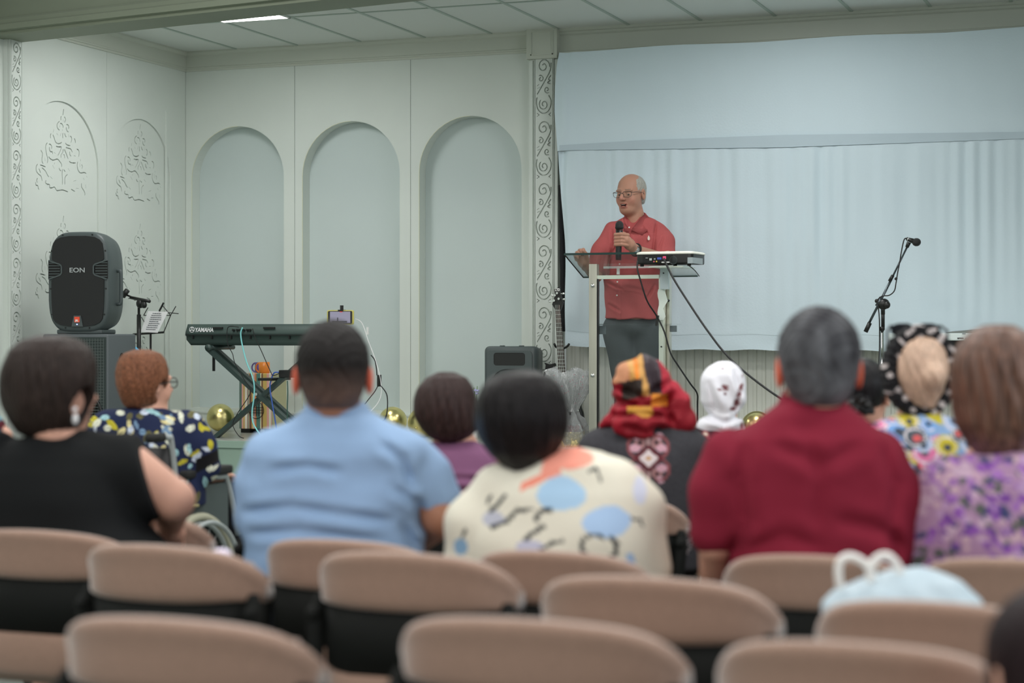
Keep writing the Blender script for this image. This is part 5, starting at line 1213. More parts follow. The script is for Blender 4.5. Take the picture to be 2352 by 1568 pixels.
g.loftmesh('headscarf', [(822, 1466, 1502, .05), (832, 1432, 1518, .075), (850, 1416, 1532, .095), (880, 1410, 1544, .11), (905, 1410, 1543, .11), (925, 1422, 1534, .10), (945, 1412, 1548, .105), (965, 1404, 1556, .10), (985, 1414, 1530, .10), (1003, 1424, 1470, .07)], vmat('scarf_silk', .5), n=2.2, h=.005, mod=scm, col=scarf)
def coat(V):
    x, y = g6.px(V); n = .8+.4*np.random.RandomState(3).rand(len(V))[:, None]; c = np.tile(np.array(C(58, 58, 62, 1.15)), (len(V), 1))*n
    def put(m_, col): c[m_ & (V[:, 1] < .0)] = np.array(C(*col, .95))
    u = np.abs(x-1483); 
    put((u < 3) & (y > 985) & (y < 1120), (196, 160, 158))
    for cy_, s_ in ((1012, 1), (1080, -1)):
        r = np.hypot(u-18, y-cy_); put((np.abs(r-9) < 3), (176, 130, 130)); put(r < 4, (90, 60, 64)); put(np.hypot(u-26, y-(cy_-14*s_)) < 8, (214, 172, 186)); r2 = np.hypot((u-30), (y-cy_-12*s_)*1.5); put(r2 < 13, (210, 164, 178)); r3 = np.hypot(u-22, y-(cy_+9*s_)); put((np.abs(r3-24) < 3) & (u > 14), (140, 80, 84))
    dm = u/34+np.abs(y-1046)/30; put(dm < 1, (104, 44, 52)); put(dm < .66, (226, 214, 214)); put(dm < .18, (200, 150, 90)); put((u < 14) & (np.abs(np.sin(y*.35)) > .6) & (y > 970) & (y < 1000), (150, 100, 104)); put((u < 12) & (np.abs(np.sin(y*.35)) > .5) & (y > 1108) & (y < 1130), (150, 100, 104))
    # cuff-like band of pale embroidery near the hem
    put((y > 1188) & (y < 1212) & (np.sin(x*.28+3*np.sin(y*.2)) > .1) & (x > 1520), (96, 128, 118)); put((np.hypot((x-1552), (y-1235)*.9) < 30) & (np.sin(x*.4+np.cos(y*.3)*3) > .2) & (y > 1216), (160, 150, 152)); return c
slk = sleeve_cones([([g.J(1385, 1040), g.J(1352, 1120), g.J(1350, 1190)], [.085, .072, .06]), ([g.J(1570, 1040), g.J(1592, 1120), g.J(1592, 1190)], [.085, .072, .06])])
g.loftmesh('coat', [(962, 1450, 1520, .06), (975, 1415, 1555, .08), (995, 1375, 1585, .10), (1020, 1350, 1605, .12), (1060, 1345, 1610, .135), (1120, 1350, 1612, .14), (1200, 1352, 1615, .15), (1300, 1350, 1615, .16)], vmat('coat_wool', .9), n=2.6, h=.005, mod=lambda P, d: folds(P, d, .0025, 18, 5, 4), col=coat, parts=slk, k=.04)
pants(g, MATS['trousers_black'], nb); shoes(g, nb)

# ---- 7. woman in white scarf ------------------------------------------------------------------------
g = Fig(1660, 7.15, 'person in a white headscarf with maroon flowers sitting in front of the lectern cable'); g7 = g
g.head(1662, 905, .03, yaw=-5, pitch=8, k=1.0)
nb = g.J(1660, 985, .02)
aL = (g.J(1590, 1040), g.J(1580, 1140), g.J(1630, 1160, .25), [.05, .042, .034], np.array([.4, .8, 0])); aR = (g.J(1730, 1040), g.J(1738, 1140), g.J(1690, 1160, .25), [.05, .042, .034], np.array([-.4, .8, 0]))
g.body(M_skin, [aL, aR], (.046, .054), nb, h=.009)
def wsc(V):
    x, y = g7.px(V); c = np.tile(np.array(C(214, 214, 222, 1.3)), (len(V), 1))
    def put(m_, col): c[m_] = np.array(C(*col, 1.2))
    for cx, cy, rx, ry, a in ((1658, 888, 8, 7, .3), (1646, 892, 6, 3, .2), (1659, 902, 3, 3, 0), (1696, 888, 5, 10, .5), (1691, 904, 7, 9, .35), (1686, 922, 8, 9, .2), (1678, 936, 9, 5, 0), (1655, 845, 4, 1.5, .2), (1702, 862, 2, 4, 0), (1700, 975, 5, 8, .2)):
        u = (x-cx)*math.cos(a)+(y-cy)*math.sin(a); v = -(x-cx)*math.sin(a)+(y-cy)*math.cos(a); r = (u/rx)**2+(v/ry)**2+.7*np.sin(x*1.3)*np.sin(y*1.1); put(r < 1, (150, 118, 118)); put(r < .55, (110, 62, 68))
    return c
g.loftmesh('headscarf', [(833, 1650, 1678, .04), (843, 1630, 1695, .07), (862, 1614, 1708, .09), (890, 1608, 1714, .10), (920, 1610, 1712, .10), (940, 1622, 1700, .09), (951, 1630, 1690, .08), (962, 1612, 1704, .088), (975, 1600, 1708, .09), (988, 1602, 1704, .085), (1000, 1608, 1640, .06)], vmat('scarf_white', .6), n=2.2, h=.005, col=wsc, mod=lambda P, d: crease(P, g7, crease(P, g7, crease(P, g7, facecut(g7, P, d+.003*np.sin(P[:, 0]*70+3*np.sin(P[:, 2]*18))), [(1616, 955), (1660, 968), (1704, 952)], .009, .012), [(1680, 850), (1694, 900), (1676, 950)], .009, .008), [(1625, 880), (1640, 940)], .009, .007))
def dk(V):
    r = np.sin(V[:, 0]*90+2*np.sin(V[:, 2]*50))*np.sin(V[:, 2]*80+V[:, 0]*30); c = np.tile(np.array(C(52, 28, 34, 1.2)), (len(V), 1)); c[r > .45] = C(120, 60, 66); c[r > .85] = C(175, 165, 150); c[r < -.8] = C(25, 18, 22); return c
g.loftmesh('dress', [(975, 1625, 1690, .06), (985, 1600, 1712, .08), (1000, 1580, 1730, .1), (1030, 1572, 1745, .12), (1100, 1572, 1748, .14), (1220, 1570, 1750, .15)], vmat('dark_floral'), n=2.5, h=.007, col=dk, mod=lambda P, d: folds(P, d, .003, 30, 5, 2), parts=sleeve_cones([([g.J(1598, 1030), g.J(1582, 1130)], [.07, .055]), ([g.J(1722, 1030), g.J(1736, 1130)], [.07, .055])]), k=.04)
pants(g, MATS['trousers_black'], nb, h=.014)

# ---- 8. woman in the wheelchair ------------------------------------------------------------------------
g = Fig(345, 7.2, 'person with reddish brown hair and glasses in a navy floral blouse in the wheelchair'); g8 = g
g.head(334, 882, .02, yaw=-42, pitch=0, k=1.06)
nb = g.J(335, 945, .01)
aR = (g.J(440, 995), g.J(472, 1072, .0), g.J(485, 1092, .22), [.05, .045, .034], np.array([.4, .8, 0])); aL = (g.J(235, 990), g.J(220, 1080, 0), g.J(250, 1100, .2), [.05, .045, .034], np.array([.4, .8, 0]))
g.body(M_skin, [aR, aL], (.048, .056), nb, seat=.53, legs=False)
def h8(P, d):
    d = strands(g8, P, d, .003, 24, 2.2, 14); h = g8.H(P); d = smax(d, -ell(h, (0, .12, -.04), (.095, .075, .13))*1.06, .01); return smax(d, -ell(h, (.085, .015, -.03), (.03, .028, .045))*1.06, .01)
g.loftmesh('hair', [(803, 305, 348, .045), (812, 285, 368, .07), (830, 273, 380, .088), (855, 268, 385, .097), (885, 268, 382, .097), (910, 276, 372, .085), (928, 285, 358, .07), (938, 296, 340, .05)], hair('hair_auburn', (120, 78, 56), .45, k=1.1, st=(12, 12, 3), var=.7), n=2.2, h=.005, mod=h8)
mg = MB()
for sg in (-1, 1):
    lc = [g.Hi((sg*.034+.027*math.cos(a), .104-.004*abs(math.cos(a)), .004+.019*math.sin(a))) for a in [2*math.pi*k/16 for k in range(17)]]; mg.tube([tuple(p) for p in lc], .0022, 6); mg.tube([tuple(g.Hi((sg*.062, .100, .008))), tuple(g.Hi((sg*.078, .05, .008))), tuple(g.Hi((sg*.082, -.01, .0)))], .0025, 6)
mg.build('glasses', M_blk, g.root, local=True)
rr = random.Random(11); motifs = []
for _ in range(150):
    motifs.append((rr.uniform(195, 505), rr.uniform(935, 1180), rr.uniform(7, 17), rr.uniform(3.5, 8), rr.uniform(0, 3.14), rr.choice([(205, 208, 190), (205, 208, 190), (150, 190, 195), (178, 168, 50), (110, 138, 165), (95, 92, 62), (215, 205, 150), (190, 200, 215)])))
def floral(V):
    x, y = g8.px(V); x = x+V[:, 1]*200; c = np.tile(np.array(C(30, 38, 66, 1.2)), (len(V), 1))
    for cx, cy, rx, ry, a, col in motifs:
        m_ = (np.abs(x-cx) < 16) & (np.abs(y-cy) < 16)
        if not m_.any(): continue
        dx = x[m_]-cx; dy = y[m_]-cy; u = dx*math.cos(a)+dy*math.sin(a); v = -dx*math.sin(a)+dy*math.cos(a); r = np.abs(u/rx)**1.6+np.abs(v/ry)**1.6; cc_ = c[m_]; cc_[r < 1] = C(*col, 1.25); cc_[(r < 1) & (np.abs(v) < .7)] = np.array(C(*col, .5)); c[m_] = cc_
    m_ = (x > 442) & (y > 1033+(492-x)*.35) & (y < 1062+(492-x)*.45); c[m_] = C(22, 22, 24, 1.1)
    return c
s8 = sleeve_cones([([g.J(425, 985), g.J(455, 1035), g.J(474, 1070)], [.078, .070, .058]), ([g.J(250, 985), g.J(232, 1040), g.J(225, 1075)], [.078, .066, .055])])
g.loftmesh('blouse', [(935, 295, 378, .055, .01), (945, 270, 400, .07), (960, 248, 425, .085), (985, 232, 448, .1), (1020, 226, 460, .12), (1070, 226, 465, .13), (1110, 230, 468, .135), (1160, 230, 470, .14)], vmat('navy_floral'), n=2.5, h=.0045, col=floral, mod=lambda P, d: folds(P, d, .003, 30, 5, 1), parts=s8, k=.04)
th = g.J(400, 1150, .05)
def lg(P):
    d = None
    for dx, dy in ((.05, 0), (-.13, .03)):
        hp = g8.J(345, 1165, .05)+np.array([dx, dy, 0]); kn = hp+np.array([.17, .38, .03]); an = np.array([kn[0]+.04, kn[1]+.05, .12])
        e = chain(P, [hp, kn, an], [.095, .082, .05]); d = e if d is None else smin(d, e, .03)
    return d
sdf_obj('trousers', lg, th+np.array([-.35, -.2, -.65]), th+np.array([.5, .7, .2]), .011, MATS['trousers_black'], g.root)
for dx in (-.07, -.25):
    c_ = g.J(400, 1165, .05)+np.array([dx+.32, .48, 0]); c_[2] = .14
    sdf_obj('shoe', lambda P: ell(P, c_, (.05, .11, .05)), c_-.14, c_+.14, .012, M_blk, g.root)
# wheelchair, turned about 32 degrees to the right of the view axis
p = W(300, HZ, 7.16); wc = empty('wheelchair', (p.x, p.y, 0), YAW-math.radians(20), 'folding wheelchair with black back and pale grey wheels carrying the floral-bloused person', 'wheelchair')
M_al = mat('wheelchair_paint', C(150, 156, 156), .35, .3); M_ty = mat('grey_tyre', C(140, 140, 122), .8)
for sx in (-.25, .25):
    m = MB(); n = 48
    m.tube([(sx, .08+.285*math.cos(2*math.pi*k/n), .30+.285*math.sin(2*math.pi*k/n)) for k in range(n+1)], .017, 8); wh = m.build('wheel', M_ty, wc, local=True, smooth=60)
    m = MB(); m.tube([(sx, .08+.262*math.cos(2*math.pi*k/n), .30+.262*math.sin(2*math.pi*k/n)) for k in range(n+1)], .010, 8); m.build('wheel_rim', M_al, wh, local=True, smooth=60)
    ox = .045 if sx > 0 else -.045
    m = MB(); m.tube([(sx+ox, .08+.265*math.cos(2*math.pi*k/n), .30+.265*math.sin(2*math.pi*k/n)) for k in range(n+1)], .010, 8); m.build('hand_rim', M_al, wh, local=True, smooth=60)
    m = MB()
    for k in range(24): a = 2*math.pi*k/24; m.tube([(sx+.02*(-1)**k, .08+.02*math.cos(a), .30+.02*math.sin(a)), (sx, .08+.26*math.cos(a+.15), .30+.26*math.sin(a+.15))], .0016, 4)
    m.disc((sx, .08, .30), (1, 0, 0), .03, .07, 14); m.build('spokes', M_al, wh, local=True)
    MB().tube([(sx*.85, .02, .50), (sx*.85, -.05, .86), (sx*.85, -.08, .90), (sx*.85, -.17, .905)], .012, 10, smoothpts=4).build('back_post', M_al, wc, local=True, smooth=60)
    MB().tube([(sx*.85, -.12, .903), (sx*.85, -.22, .905)], .018, 12).build('push_grip', M_blk2, wc, local=True, smooth=60)
    MB().box((sx*.9-.03, -.0, .735), (sx*.9+.03, .36, .77), bev=.01).build('armrest', M_blk2, wc, local=True, smooth=50)
    MB().tube([(sx*.9, .0, .53), (sx*.9, 0, .725), (sx*.9, .30, .725), (sx*.9, .36, .70), (sx*.9, .45, .48)], .012, 10, smoothpts=4).build('arm_frame', M_al, wc, local=True, smooth=60)
    MB().box((sx*.9-.004, .02, .50), (sx*.9+.004, .36, .70)).build('side_guard', M_dk, wc, local=True)
    MB().tube([(sx*.8, -.02, .46), (sx*.8, .42, .48), (sx*.8, .52, .20), (sx*.8, .60, .12)], .012, 10, smoothpts=3).build('frame', M_al, wc, local=True, smooth=60)
    m = MB(); m.tube([(sx*.8, .42+.085*math.cos(2*math.pi*k/24), .10+.085*math.sin(2*math.pi*k/24)) for k in range(25)], .014, 8); m.build('front_caster', M_blk, wc, local=True)
    MB().box((sx*.8-.07, .58, .10), (sx*.8+.07, .70, .115)).build('footplate', M_blk, wc, local=True)
m = MB(); m.loft([[(x, -.01-.05*(1-(x/.22)**2)*0-.08*(z-.5)/.5-.02*(1-(x/.22)**2)+d_, z) for x in np.linspace(-.205, .205, 9)]+[(x, -.01-.08*(z-.5)/.5-.02*(1-(x/.22)**2)+d_+.012, z) for x in np.linspace(.205, -.205, 9)] for z, d_ in ((.50, 0), (.7, 0), (.86, 0))]); m.build('backrest', mat('black_nylon', (.012, .012, .013), .55), wc, local=True, smooth=40)
MB().box((-.22, 0, .45), (.22, .42, .50), bev=.015).build('seat', MATS['black_nylon'], wc, local=True, smooth=40)
MB().bar((-.22, .2, .2), (.22, .2, .44), .02, .02).bar((.22, .22, .2), (-.22, .22, .44), .02, .02).build('cross_brace', M_al, wc, local=True)

# ---- 9. woman with black bun -----------------------------------------------------------------------------
g = Fig(1985, 6.0, 'person with black hair clipped in a low bun behind the maroon polo shoulder'); g9 = g
g.head(1984, 912, .02, yaw=-20, pitch=6, k=1.0)
nb = g.J(1985, 975, .02)
aL = (g.J(1900, 1040), g.J(1890, 1150), g.J(1940, 1170, .25), [.05, .042, .034], np.array([.4, .8, 0])); aR = (g.J(2070, 1040), g.J(2080, 1150), g.J(2030, 1170, .25), [.05, .042, .034], np.array([-.4, .8, 0]))
g.body(M_skin, [aL, aR], (.046, .054), nb, h=.009)
g.loftmesh('hair', [(828, 1968, 2002, .04), (836, 1950, 2018, .07), (858, 1940, 2027, .088), (885, 1938, 2030, .093), (910, 1942, 2026, .088), (930, 1955, 2012, .07)], hair('hair_jet', (24, 23, 25), .32), n=2.1, h=.005, mod=lambda P, d: facecut(g9, P, strands(g9, P, smin(d, ell(P, g9.J(1972, 945, -.09), (.052, .045, .045)), .015), .002, 30)))
m = MB()
for k in range(7): a = k*.9; m.tube([tuple(g.J(1972, 930, -.13)), tuple(g.J(1972+20*math.cos(a), 930+14*math.sin(a), -.14)), tuple(g.J(1972+26*math.cos(a), 938+16*math.sin(a), -.11))], .006, 6)
m.ball(tuple(g.J(1975, 908, -.12)), .006, 6); m.build('hair_clip', mat('claw_clip', (.01, .01, .01), .15), g.root, local=True)
g.loftmesh('top', [(968, 1955, 2015, .055), (980, 1925, 2045, .08), (1000, 1900, 2070, .1), (1040, 1892, 2078, .12), (1120, 1892, 2080, .13), (1200, 1892, 2080, .14)], cloth('top_black', (30, 28, 32), k=1.0), n=2.5, h=.009)
pants(g, MATS['trousers_black'], nb, h=.014)

# ---- 10. blonde woman with headband -------------------------------------------------------------------------
g = Fig(2115, 5.45, 'person with blonde bun, black and white headband and sunglasses on top, paisley blouse'); g10 = g
g.head(2112, 870, .02, yaw=-6, pitch=6, k=1.04)
nb = g.J(2112, 955, .02)
aL = (g.J(2020, 1030), g.J(2000, 1180), g.J(2060, 1210, .25), [.052, .044, .036], np.array([.4, .8, 0])); aR = (g.J(2215, 1030), g.J(2240, 1180), g.J(2180, 1210, .25), [.052, .044, .036], np.array([-.4, .8, 0]))
g.body(M_skin, [aL, aR], (.048, .056), nb)
bh = mat('hair_blonde', C(190, 160, 138, 1.15), .42, bump=.8, bscale=22, stretch=(6, 6, 1.2), var=.22)
g.loftmesh('hair', [(768, 2090, 2135, .045), (778, 2068, 2155, .07), (800, 2052, 2170, .09), (835, 2044, 2178, .1), (870, 2046, 2176, .1), (900, 2058, 2165, .09), (925, 2075, 2150, .07), (940, 2090, 2135, .05)], bh, n=2.1, h=.0055,
           mod=lambda P, d: facecut(g10, P, strands(g10, P, smin(smin(d, ell(P, g10.J(2146, 865, -.095), (.036, .032, .04)), .012), chain(P, [g10.J(2148, 890, -.08), g10.J(2140, 930, -.07)], [.022, .012]), .01), .0028, 16, 4, 20)))
def band(V):
    r = np.sin(V[:, 0]*120+3*np.sin(V[:, 2]*70))+np.sin(V[:, 2]*130+2*np.sin(V[:, 0]*90)); c = np.tile(np.array(C(30, 30, 32, 1.1)), (len(V), 1)); c[r > .75] = C(180, 172, 170, 1.2); return c
def bandf(P):
    a = g10.J(2112, 852, -.01); q = P-a; rr_ = np.hypot(q[:, 0]/.090, (q[:, 2])/.114); t = np.abs(rr_-1)*.09-.017
    q2_ = np.abs(q[:, 1])-.050; return smax(t, q2_, .01)+.002*np.sin(np.arctan2(q[:, 0], q[:, 2])*30)
c_ = g.J(2112, 852, -.01); sdf_obj('headband', bandf, c_-.15, c_+.15, .0045, vmat('headband_print'), g.root, band)
m = MB(); y0_ = .06
for cx, sg in ((2075, -1), (2130, 1)):
    m.loft([[tuple(g.J(cx+x*1.0, py, y0_+o_)) for x, py in ((-30 if sg < 0 else -24, 748), (-28 if sg < 0 else -22, 766), (-14, 774), (8, 774), (22 if sg < 0 else 26, 764), (24 if sg < 0 else 30, 748), (10, 742), (-12, 742))] for o_ in (0, .004)])
m.bar(tuple(g.J(2098, 750, y0_)), tuple(g.J(2108, 750, y0_)), .006, .006)
for a, b in ((2046, 2038), (2160, 2176)): m.tube([tuple(g.J(a, 748, y0_)), tuple(g.J(b, 760, 0)), tuple(g.J(b, 795, -.03))], .004, 6)
m.build('sunglasses', mat('dark_lens', (.012, .014, .018), .35, spec=.25), g.root, local=True)
rr = random.Random(21); pm = [(rr.uniform(1985, 2290), rr.uniform(960, 1230), rr.uniform(12, 34), rr.uniform(0, 6.28), rr.choice([(196, 60, 66), (186, 172, 48), (110, 150, 200), (70, 80, 88), (150, 170, 200), (200, 110, 150)])) for _ in range(90)]
def paisley(V):
    x, y = g10.px(V); x = x+V[:, 1]*150; c = np.tile(np.array(C(120, 150, 186, 1.2)), (len(V), 1)); c[(np.sin(x*.03)+np.sin(y*.035+1) > .5)] = C(184, 172, 52, 1.2); c[(np.sin(x*.022+2)+np.sin(y*.03+x*.01) > .9)] = C(58, 66, 72, 1.2)
    for cx, cy, r0, a, col in pm:
        dx = x-cx; dy = (y-cy)*1.15; r = np.hypot(dx, dy); th_ = np.arctan2(dy, dx)-a; rad = r0*(1+.35*np.cos(th_)); m_ = r < rad; c[m_] = C(*col, 1.2); c[m_ & (r > rad*.72) & (r < rad*.85)] = C(205, 200, 205, 1.2); c[m_ & (r < rad*.35)] = C(*((58, 66, 80) if sum(col) > 330 else (200, 90, 90)), 1.2)
    return c
g.loftmesh('blouse', [(945, 2080, 2145, .055), (958, 2045, 2180, .075), (975, 2015, 2210, .09), (1000, 1995, 2235, .11), (1040, 1988, 2248, .125), (1110, 1990, 2250, .135), (1200, 1990, 2255, .14), (1300, 1990, 2260, .15)], vmat('paisley_print', .7), n=2.5, h=.0055, col=paisley, mod=lambda P, d: folds(P, d, .003, 30, 5, 5), parts=sleeve_cones([([g.J(2025, 1030), g.J(2005, 1130)], [.07, .06]), ([g.J(2215, 1030), g.J(2238, 1130)], [.07, .06])]), k=.04)
pants(g, MATS['trousers_dark'], nb, h=.014)

# ---- 11. woman in purple floral, right edge ------------------------------------------------------------------
g = Fig(2320, 4.45, 'person with thick brown hair in a lilac and purple floral blouse at the right edge'); g11 = g
g.head(2290, 878, .02, yaw=8, pitch=6, k=1.08)
nb = g.J(2300, 1020, .02)
aL = (g.J(2165, 1110), g.J(2145, 1290), g.J(2210, 1320, .25), [.056, .046, .038], np.array([.4, .8, 0])); aR = (g.J(2450, 1110), g.J(2475, 1290), g.J(2410, 1320, .25), [.056, .046, .038], np.array([-.4, .8, 0]))
g.body(M_skin, [aL, aR], (.052, .06), nb, h=.009)
g.loftmesh('hair', [(748, 2255, 2330, .05), (760, 2230, 2352, .08), (790, 2205, 2375, .1), (830, 2192, 2386, .112), (880, 2188, 2390, .115), (930, 2192, 2388, .112), (975, 2202, 2380, .105), (1010, 2222, 2362, .09), (1040, 2240, 2345, .07), (1050, 2260, 2325, .05)], mat('hair_chestnut', C(104, 74, 60, 1.0), .42, bump=1, bscale=20, stretch=(5, 5, .6), var=.6), n=2.2, h=.006, mod=lambda P, d: facecut(g11, P, strands(g11, P, d, .005, 17, 2.5, 12)))
rl = random.Random(31); lsp = [(rl.uniform(2080, 2560), rl.uniform(1030, 1370), rl.uniform(5, 15), rl.uniform(4, 11), rl.uniform(0, 3.14), rl.choice([(128, 76, 158), (112, 66, 142), (176, 144, 182), (186, 158, 178), (190, 160, 170), (84, 88, 84), (60, 66, 104), (150, 104, 170)])) for _ in range(620)]
def lilac(V):
    x, y = g11.px(V); c = np.tile(np.array(C(160, 126, 156, 1.15)), (len(V), 1))
    for cx, cy, rx, ry, a, col in lsp:
        m_ = np.flatnonzero((np.abs(x-cx) < 16) & (np.abs(y-cy) < 16))
        if len(m_): dx = x[m_]-cx; dy = y[m_]-cy; u = dx*math.cos(a)+dy*math.sin(a); v = -dx*math.sin(a)+dy*math.cos(a); q = (u/rx)**2+(v/ry)**2+.3*np.sin(dx*.7+cx)*np.sin(dy*.8); c[m_[q < 1]] = C(*col, 1.15)
    return c
g.loftmesh('blouse', [(1030, 2260, 2345, .065), (1045, 2225, 2390, .09), (1065, 2190, 2430, .11), (1100, 2155, 2465, .13), (1160, 2130, 2490, .145), (1230, 2118, 2500, .15), (1300, 2115, 2505, .155), (1370, 2115, 2505, .16)], vmat('lilac_print'), n=2.5, h=.006, col=lilac, mod=lambda P, d: folds(P, d, .004, 24, 6, 6), parts=sleeve_cones([([g.J(2185, 1120), g.J(2150, 1280)], [.08, .07]), ([g.J(2440, 1120), g.J(2475, 1280)], [.08, .07])]), k=.04)
pants(g, MATS['trousers_dark'], nb, h=.014)

# ---- 12. left edge person, dark red print -----------------------------------------------------------------------
g = Fig(-62, 5.9, 'person in a dark red printed top cut off by the left edge'); g12 = g
g.head(-70, 870, .02, yaw=-10, pitch=4); nb = g.J(-66, 960, .02)
aR = (g.J(-5, 1010), g.J(6, 1120), g.J(-40, 1140, .25), [.05, .042, .034], np.array([-.4, .8, 0])); aL = (g.J(-130, 1010), g.J(-142, 1120), g.J(-100, 1140, .25), [.05, .042, .034], np.array([.4, .8, 0]))
g.body(M_skin, [aR, aL], (.046, .054), nb, h=.010)
sdf_obj('hair', lambda P: short_hair(g12.H(P), .014, -.08), g.hc-.16, g.hc+.16, .007, MATS['hair_dark_brown'], g.root)
def rd(V):
    r = np.sin(V[:, 0]*70+2*np.sin(V[:, 2]*50))*np.sin(V[:, 2]*75+V[:, 0]*30); c = np.tile(np.array(C(74, 20, 30, 1.2)), (len(V), 1)); c[r > .5] = C(140, 50, 60); c[r < -.7] = C(90, 130, 140); return c
g.loftmesh('top', [(945, -95, -35, .055), (955, -125, -5, .08), (975, -145, 10, .1), (1010, -150, 16, .12), (1100, -150, 14, .13), (1200, -150, 14, .14)], vmat('red_print'), n=2.5, h=.010, col=rd)
pants(g, MATS['trousers_black'], nb, h=.016)

# ---- 13. bottom right corner, person near the camera --------------------------------------------------------------
g = Fig(2400, 2.62, 'person with long dark reddish hair cut off by the lower right corner'); g13 = g
g.head(2408, 1560, .0, yaw=10, pitch=18, k=1.02); nb = g.J(2408, 1690, .0)
hip_ = np.array([nb[0], nb[1], .40])
g.body(M_skin, [(nb+np.array([-.13, 0, -.07]), nb+np.array([-.16, .02, -.27]), nb+np.array([-.08, .2, -.28]), [.04, .034, .028], np.array([.3, .8, 0])), (nb+np.array([.13, 0, -.07]), nb+np.array([.16, .02, -.27]), nb+np.array([.08, .2, -.28]), [.04, .034, .028], np.array([-.3, .8, 0]))], (.04, .045), nb, legs=False, h=.009)
g.loftmesh('hair', [(1425, 2370, 2440, .05), (1445, 2325, 2490, .08), (1490, 2295, 2520, .1), (1560, 2278, 2536, .11), (1640, 2278, 2538, .105), (1720, 2300, 2515, .09), (1780, 2330, 2480, .06)], hair('hair_plum', (46, 28, 32), .5, k=.5), n=2.2, h=.007, mod=lambda P, d: facecut(g13, P, strands(g13, P, d, .003, 26)))
g.loftmesh('top', [(1690, 2370, 2450, .05), (1720, 2290, 2530, .07), (1800, 2230, 2590, .10), (2000, 2230, 2590, .12), (2180, 2230, 2590, .13)], cloth('top_plum', (70, 40, 52)), n=2.5, h=.012)
c13 = hip_
sdf_obj('trousers', lambda P: smin(smin(ell(P, c13+np.array([0, 0, .05]), (.15, .12, .10)), chain(P, [c13+np.array([-.07, 0, .05]), c13+np.array([-.08, .28, .05]), c13+np.array([-.08, .28, -.30])], [.07, .055, .04]), .03), chain(P, [c13+np.array([.07, 0, .05]), c13+np.array([.08, .28, .05]), c13+np.array([.08, .28, -.30])], [.07, .055, .04]), .03), c13+np.array([-.25, -.2, -.42]), c13+np.array([.25, .45, .2]), .014, MATS['trousers_dark'], g.root)
# ================= the speaker ======================================================
g = Fig(1450, 12.56, 'person in a salmon red shirt and grey trousers talking into a handheld microphone', z=ZS); gS = g
g.head(1449, 446, -.02, yaw=146, pitch=4, k=1.16)
nbS = g.J(1460, 508, .0)
R_s, R_e, R_w = g.J(1402, 535, .0), g.J(1368, 634, -.06), g.J(1347, 612, -.26)
L_s, L_e, L_w = g.J(1524, 540, -.02), g.J(1532, 598, -.18), g.J(1458, 573, -.40)
mcx = -.47
def spk_body(P):
    d = head_sdf(gS.H(P), mouth=.003, jaw=1.10)*gS.hk
    d = smin(d, cone(P, gS.Hi((0, -.015, -.06)), nbS, .060, .068), .025); d = smin(d, ell(P, gS.Hi((0, .035, -.095)), (.045, .045, .03)), .03)
    d = smin(d, ell(P, nbS+np.array([0, .02, -.22]), (.14, .09, .22)), .05)
    d = smin(d, cone(P, nbS+np.array([0, 0, -.3]), gS.J(1451, 745), .13, .12), .05)
    for a, b, c in ((1424, 1436, 1434), (1480, 1478, 1480)): d = smin(d, chain(P, [gS.J(a, 745), gS.J(b, 880), gS.J(c, 1000)], [.085, .06, .045]), .03); d = smin(d, cone(P, gS.J(c, 1004), gS.J(c-8, 1010, -.16), .035, .03), .02)
    d = smin(d, chain(P, [R_s, R_e, R_w], [.052, .043, .030]), .02)
    d = smin(d, chain(P, [L_s, L_e, L_w], [.052, .045, .032]), .02)
    j = gS.J; k = 1.12
    # left hand closed round the microphone (mic axis at px 1422, depth mcx)
    d = smin(d, chain(P, [L_w, j(1446, 561, -.45), j(1438, 551, -.475)], [.031, .036, .030]), .02)
    for i, py in enumerate((537.5, 545.5, 553.5, 561)):
        e = chain(P, [j(1442-i*.4, py+2, mcx-.012), j(1427, py, mcx-.034), j(1413.5, py+1, mcx-.012), j(1416, py+2.5, mcx+.020)], [.0125, .0118, .0110, .0100], .004); d = smin(d, e, .004)
    d = smin(d, chain(P, [j(1444, 548, mcx+.02), j(1434, 537, mcx+.030), j(1424, 533, mcx+.030)], [.015, .012, .0105], .006), .008)
    # right hand raised, loosely closed
    d = smin(d, chain(P, [R_w, j(1340, 602, -.285), j(1334, 591, -.30)], [.029, .036, .034]), .02)
    for i, (kx, ky) in enumerate(((1339, 577), (1332, 577), (1326, 581), (1322, 587))):
        e = chain(P, [j(kx+2, ky+9, -.29), j(kx-1, ky-3+i, -.31), j(kx+1, ky-4+i*1.5, -.345), j(kx+5, ky+5, -.345)], [.0120, .0115, .0108, .0100], .004); d = smin(d, e, .004)
    d = smin(d, chain(P, [j(1349, 598, -.31), j(1347, 584, -.34), j(1340, 576, -.36)], [.0145, .012, .0105], .006), .008)
    return d
M_sk = vmat('skin_speaker_tones', .42)
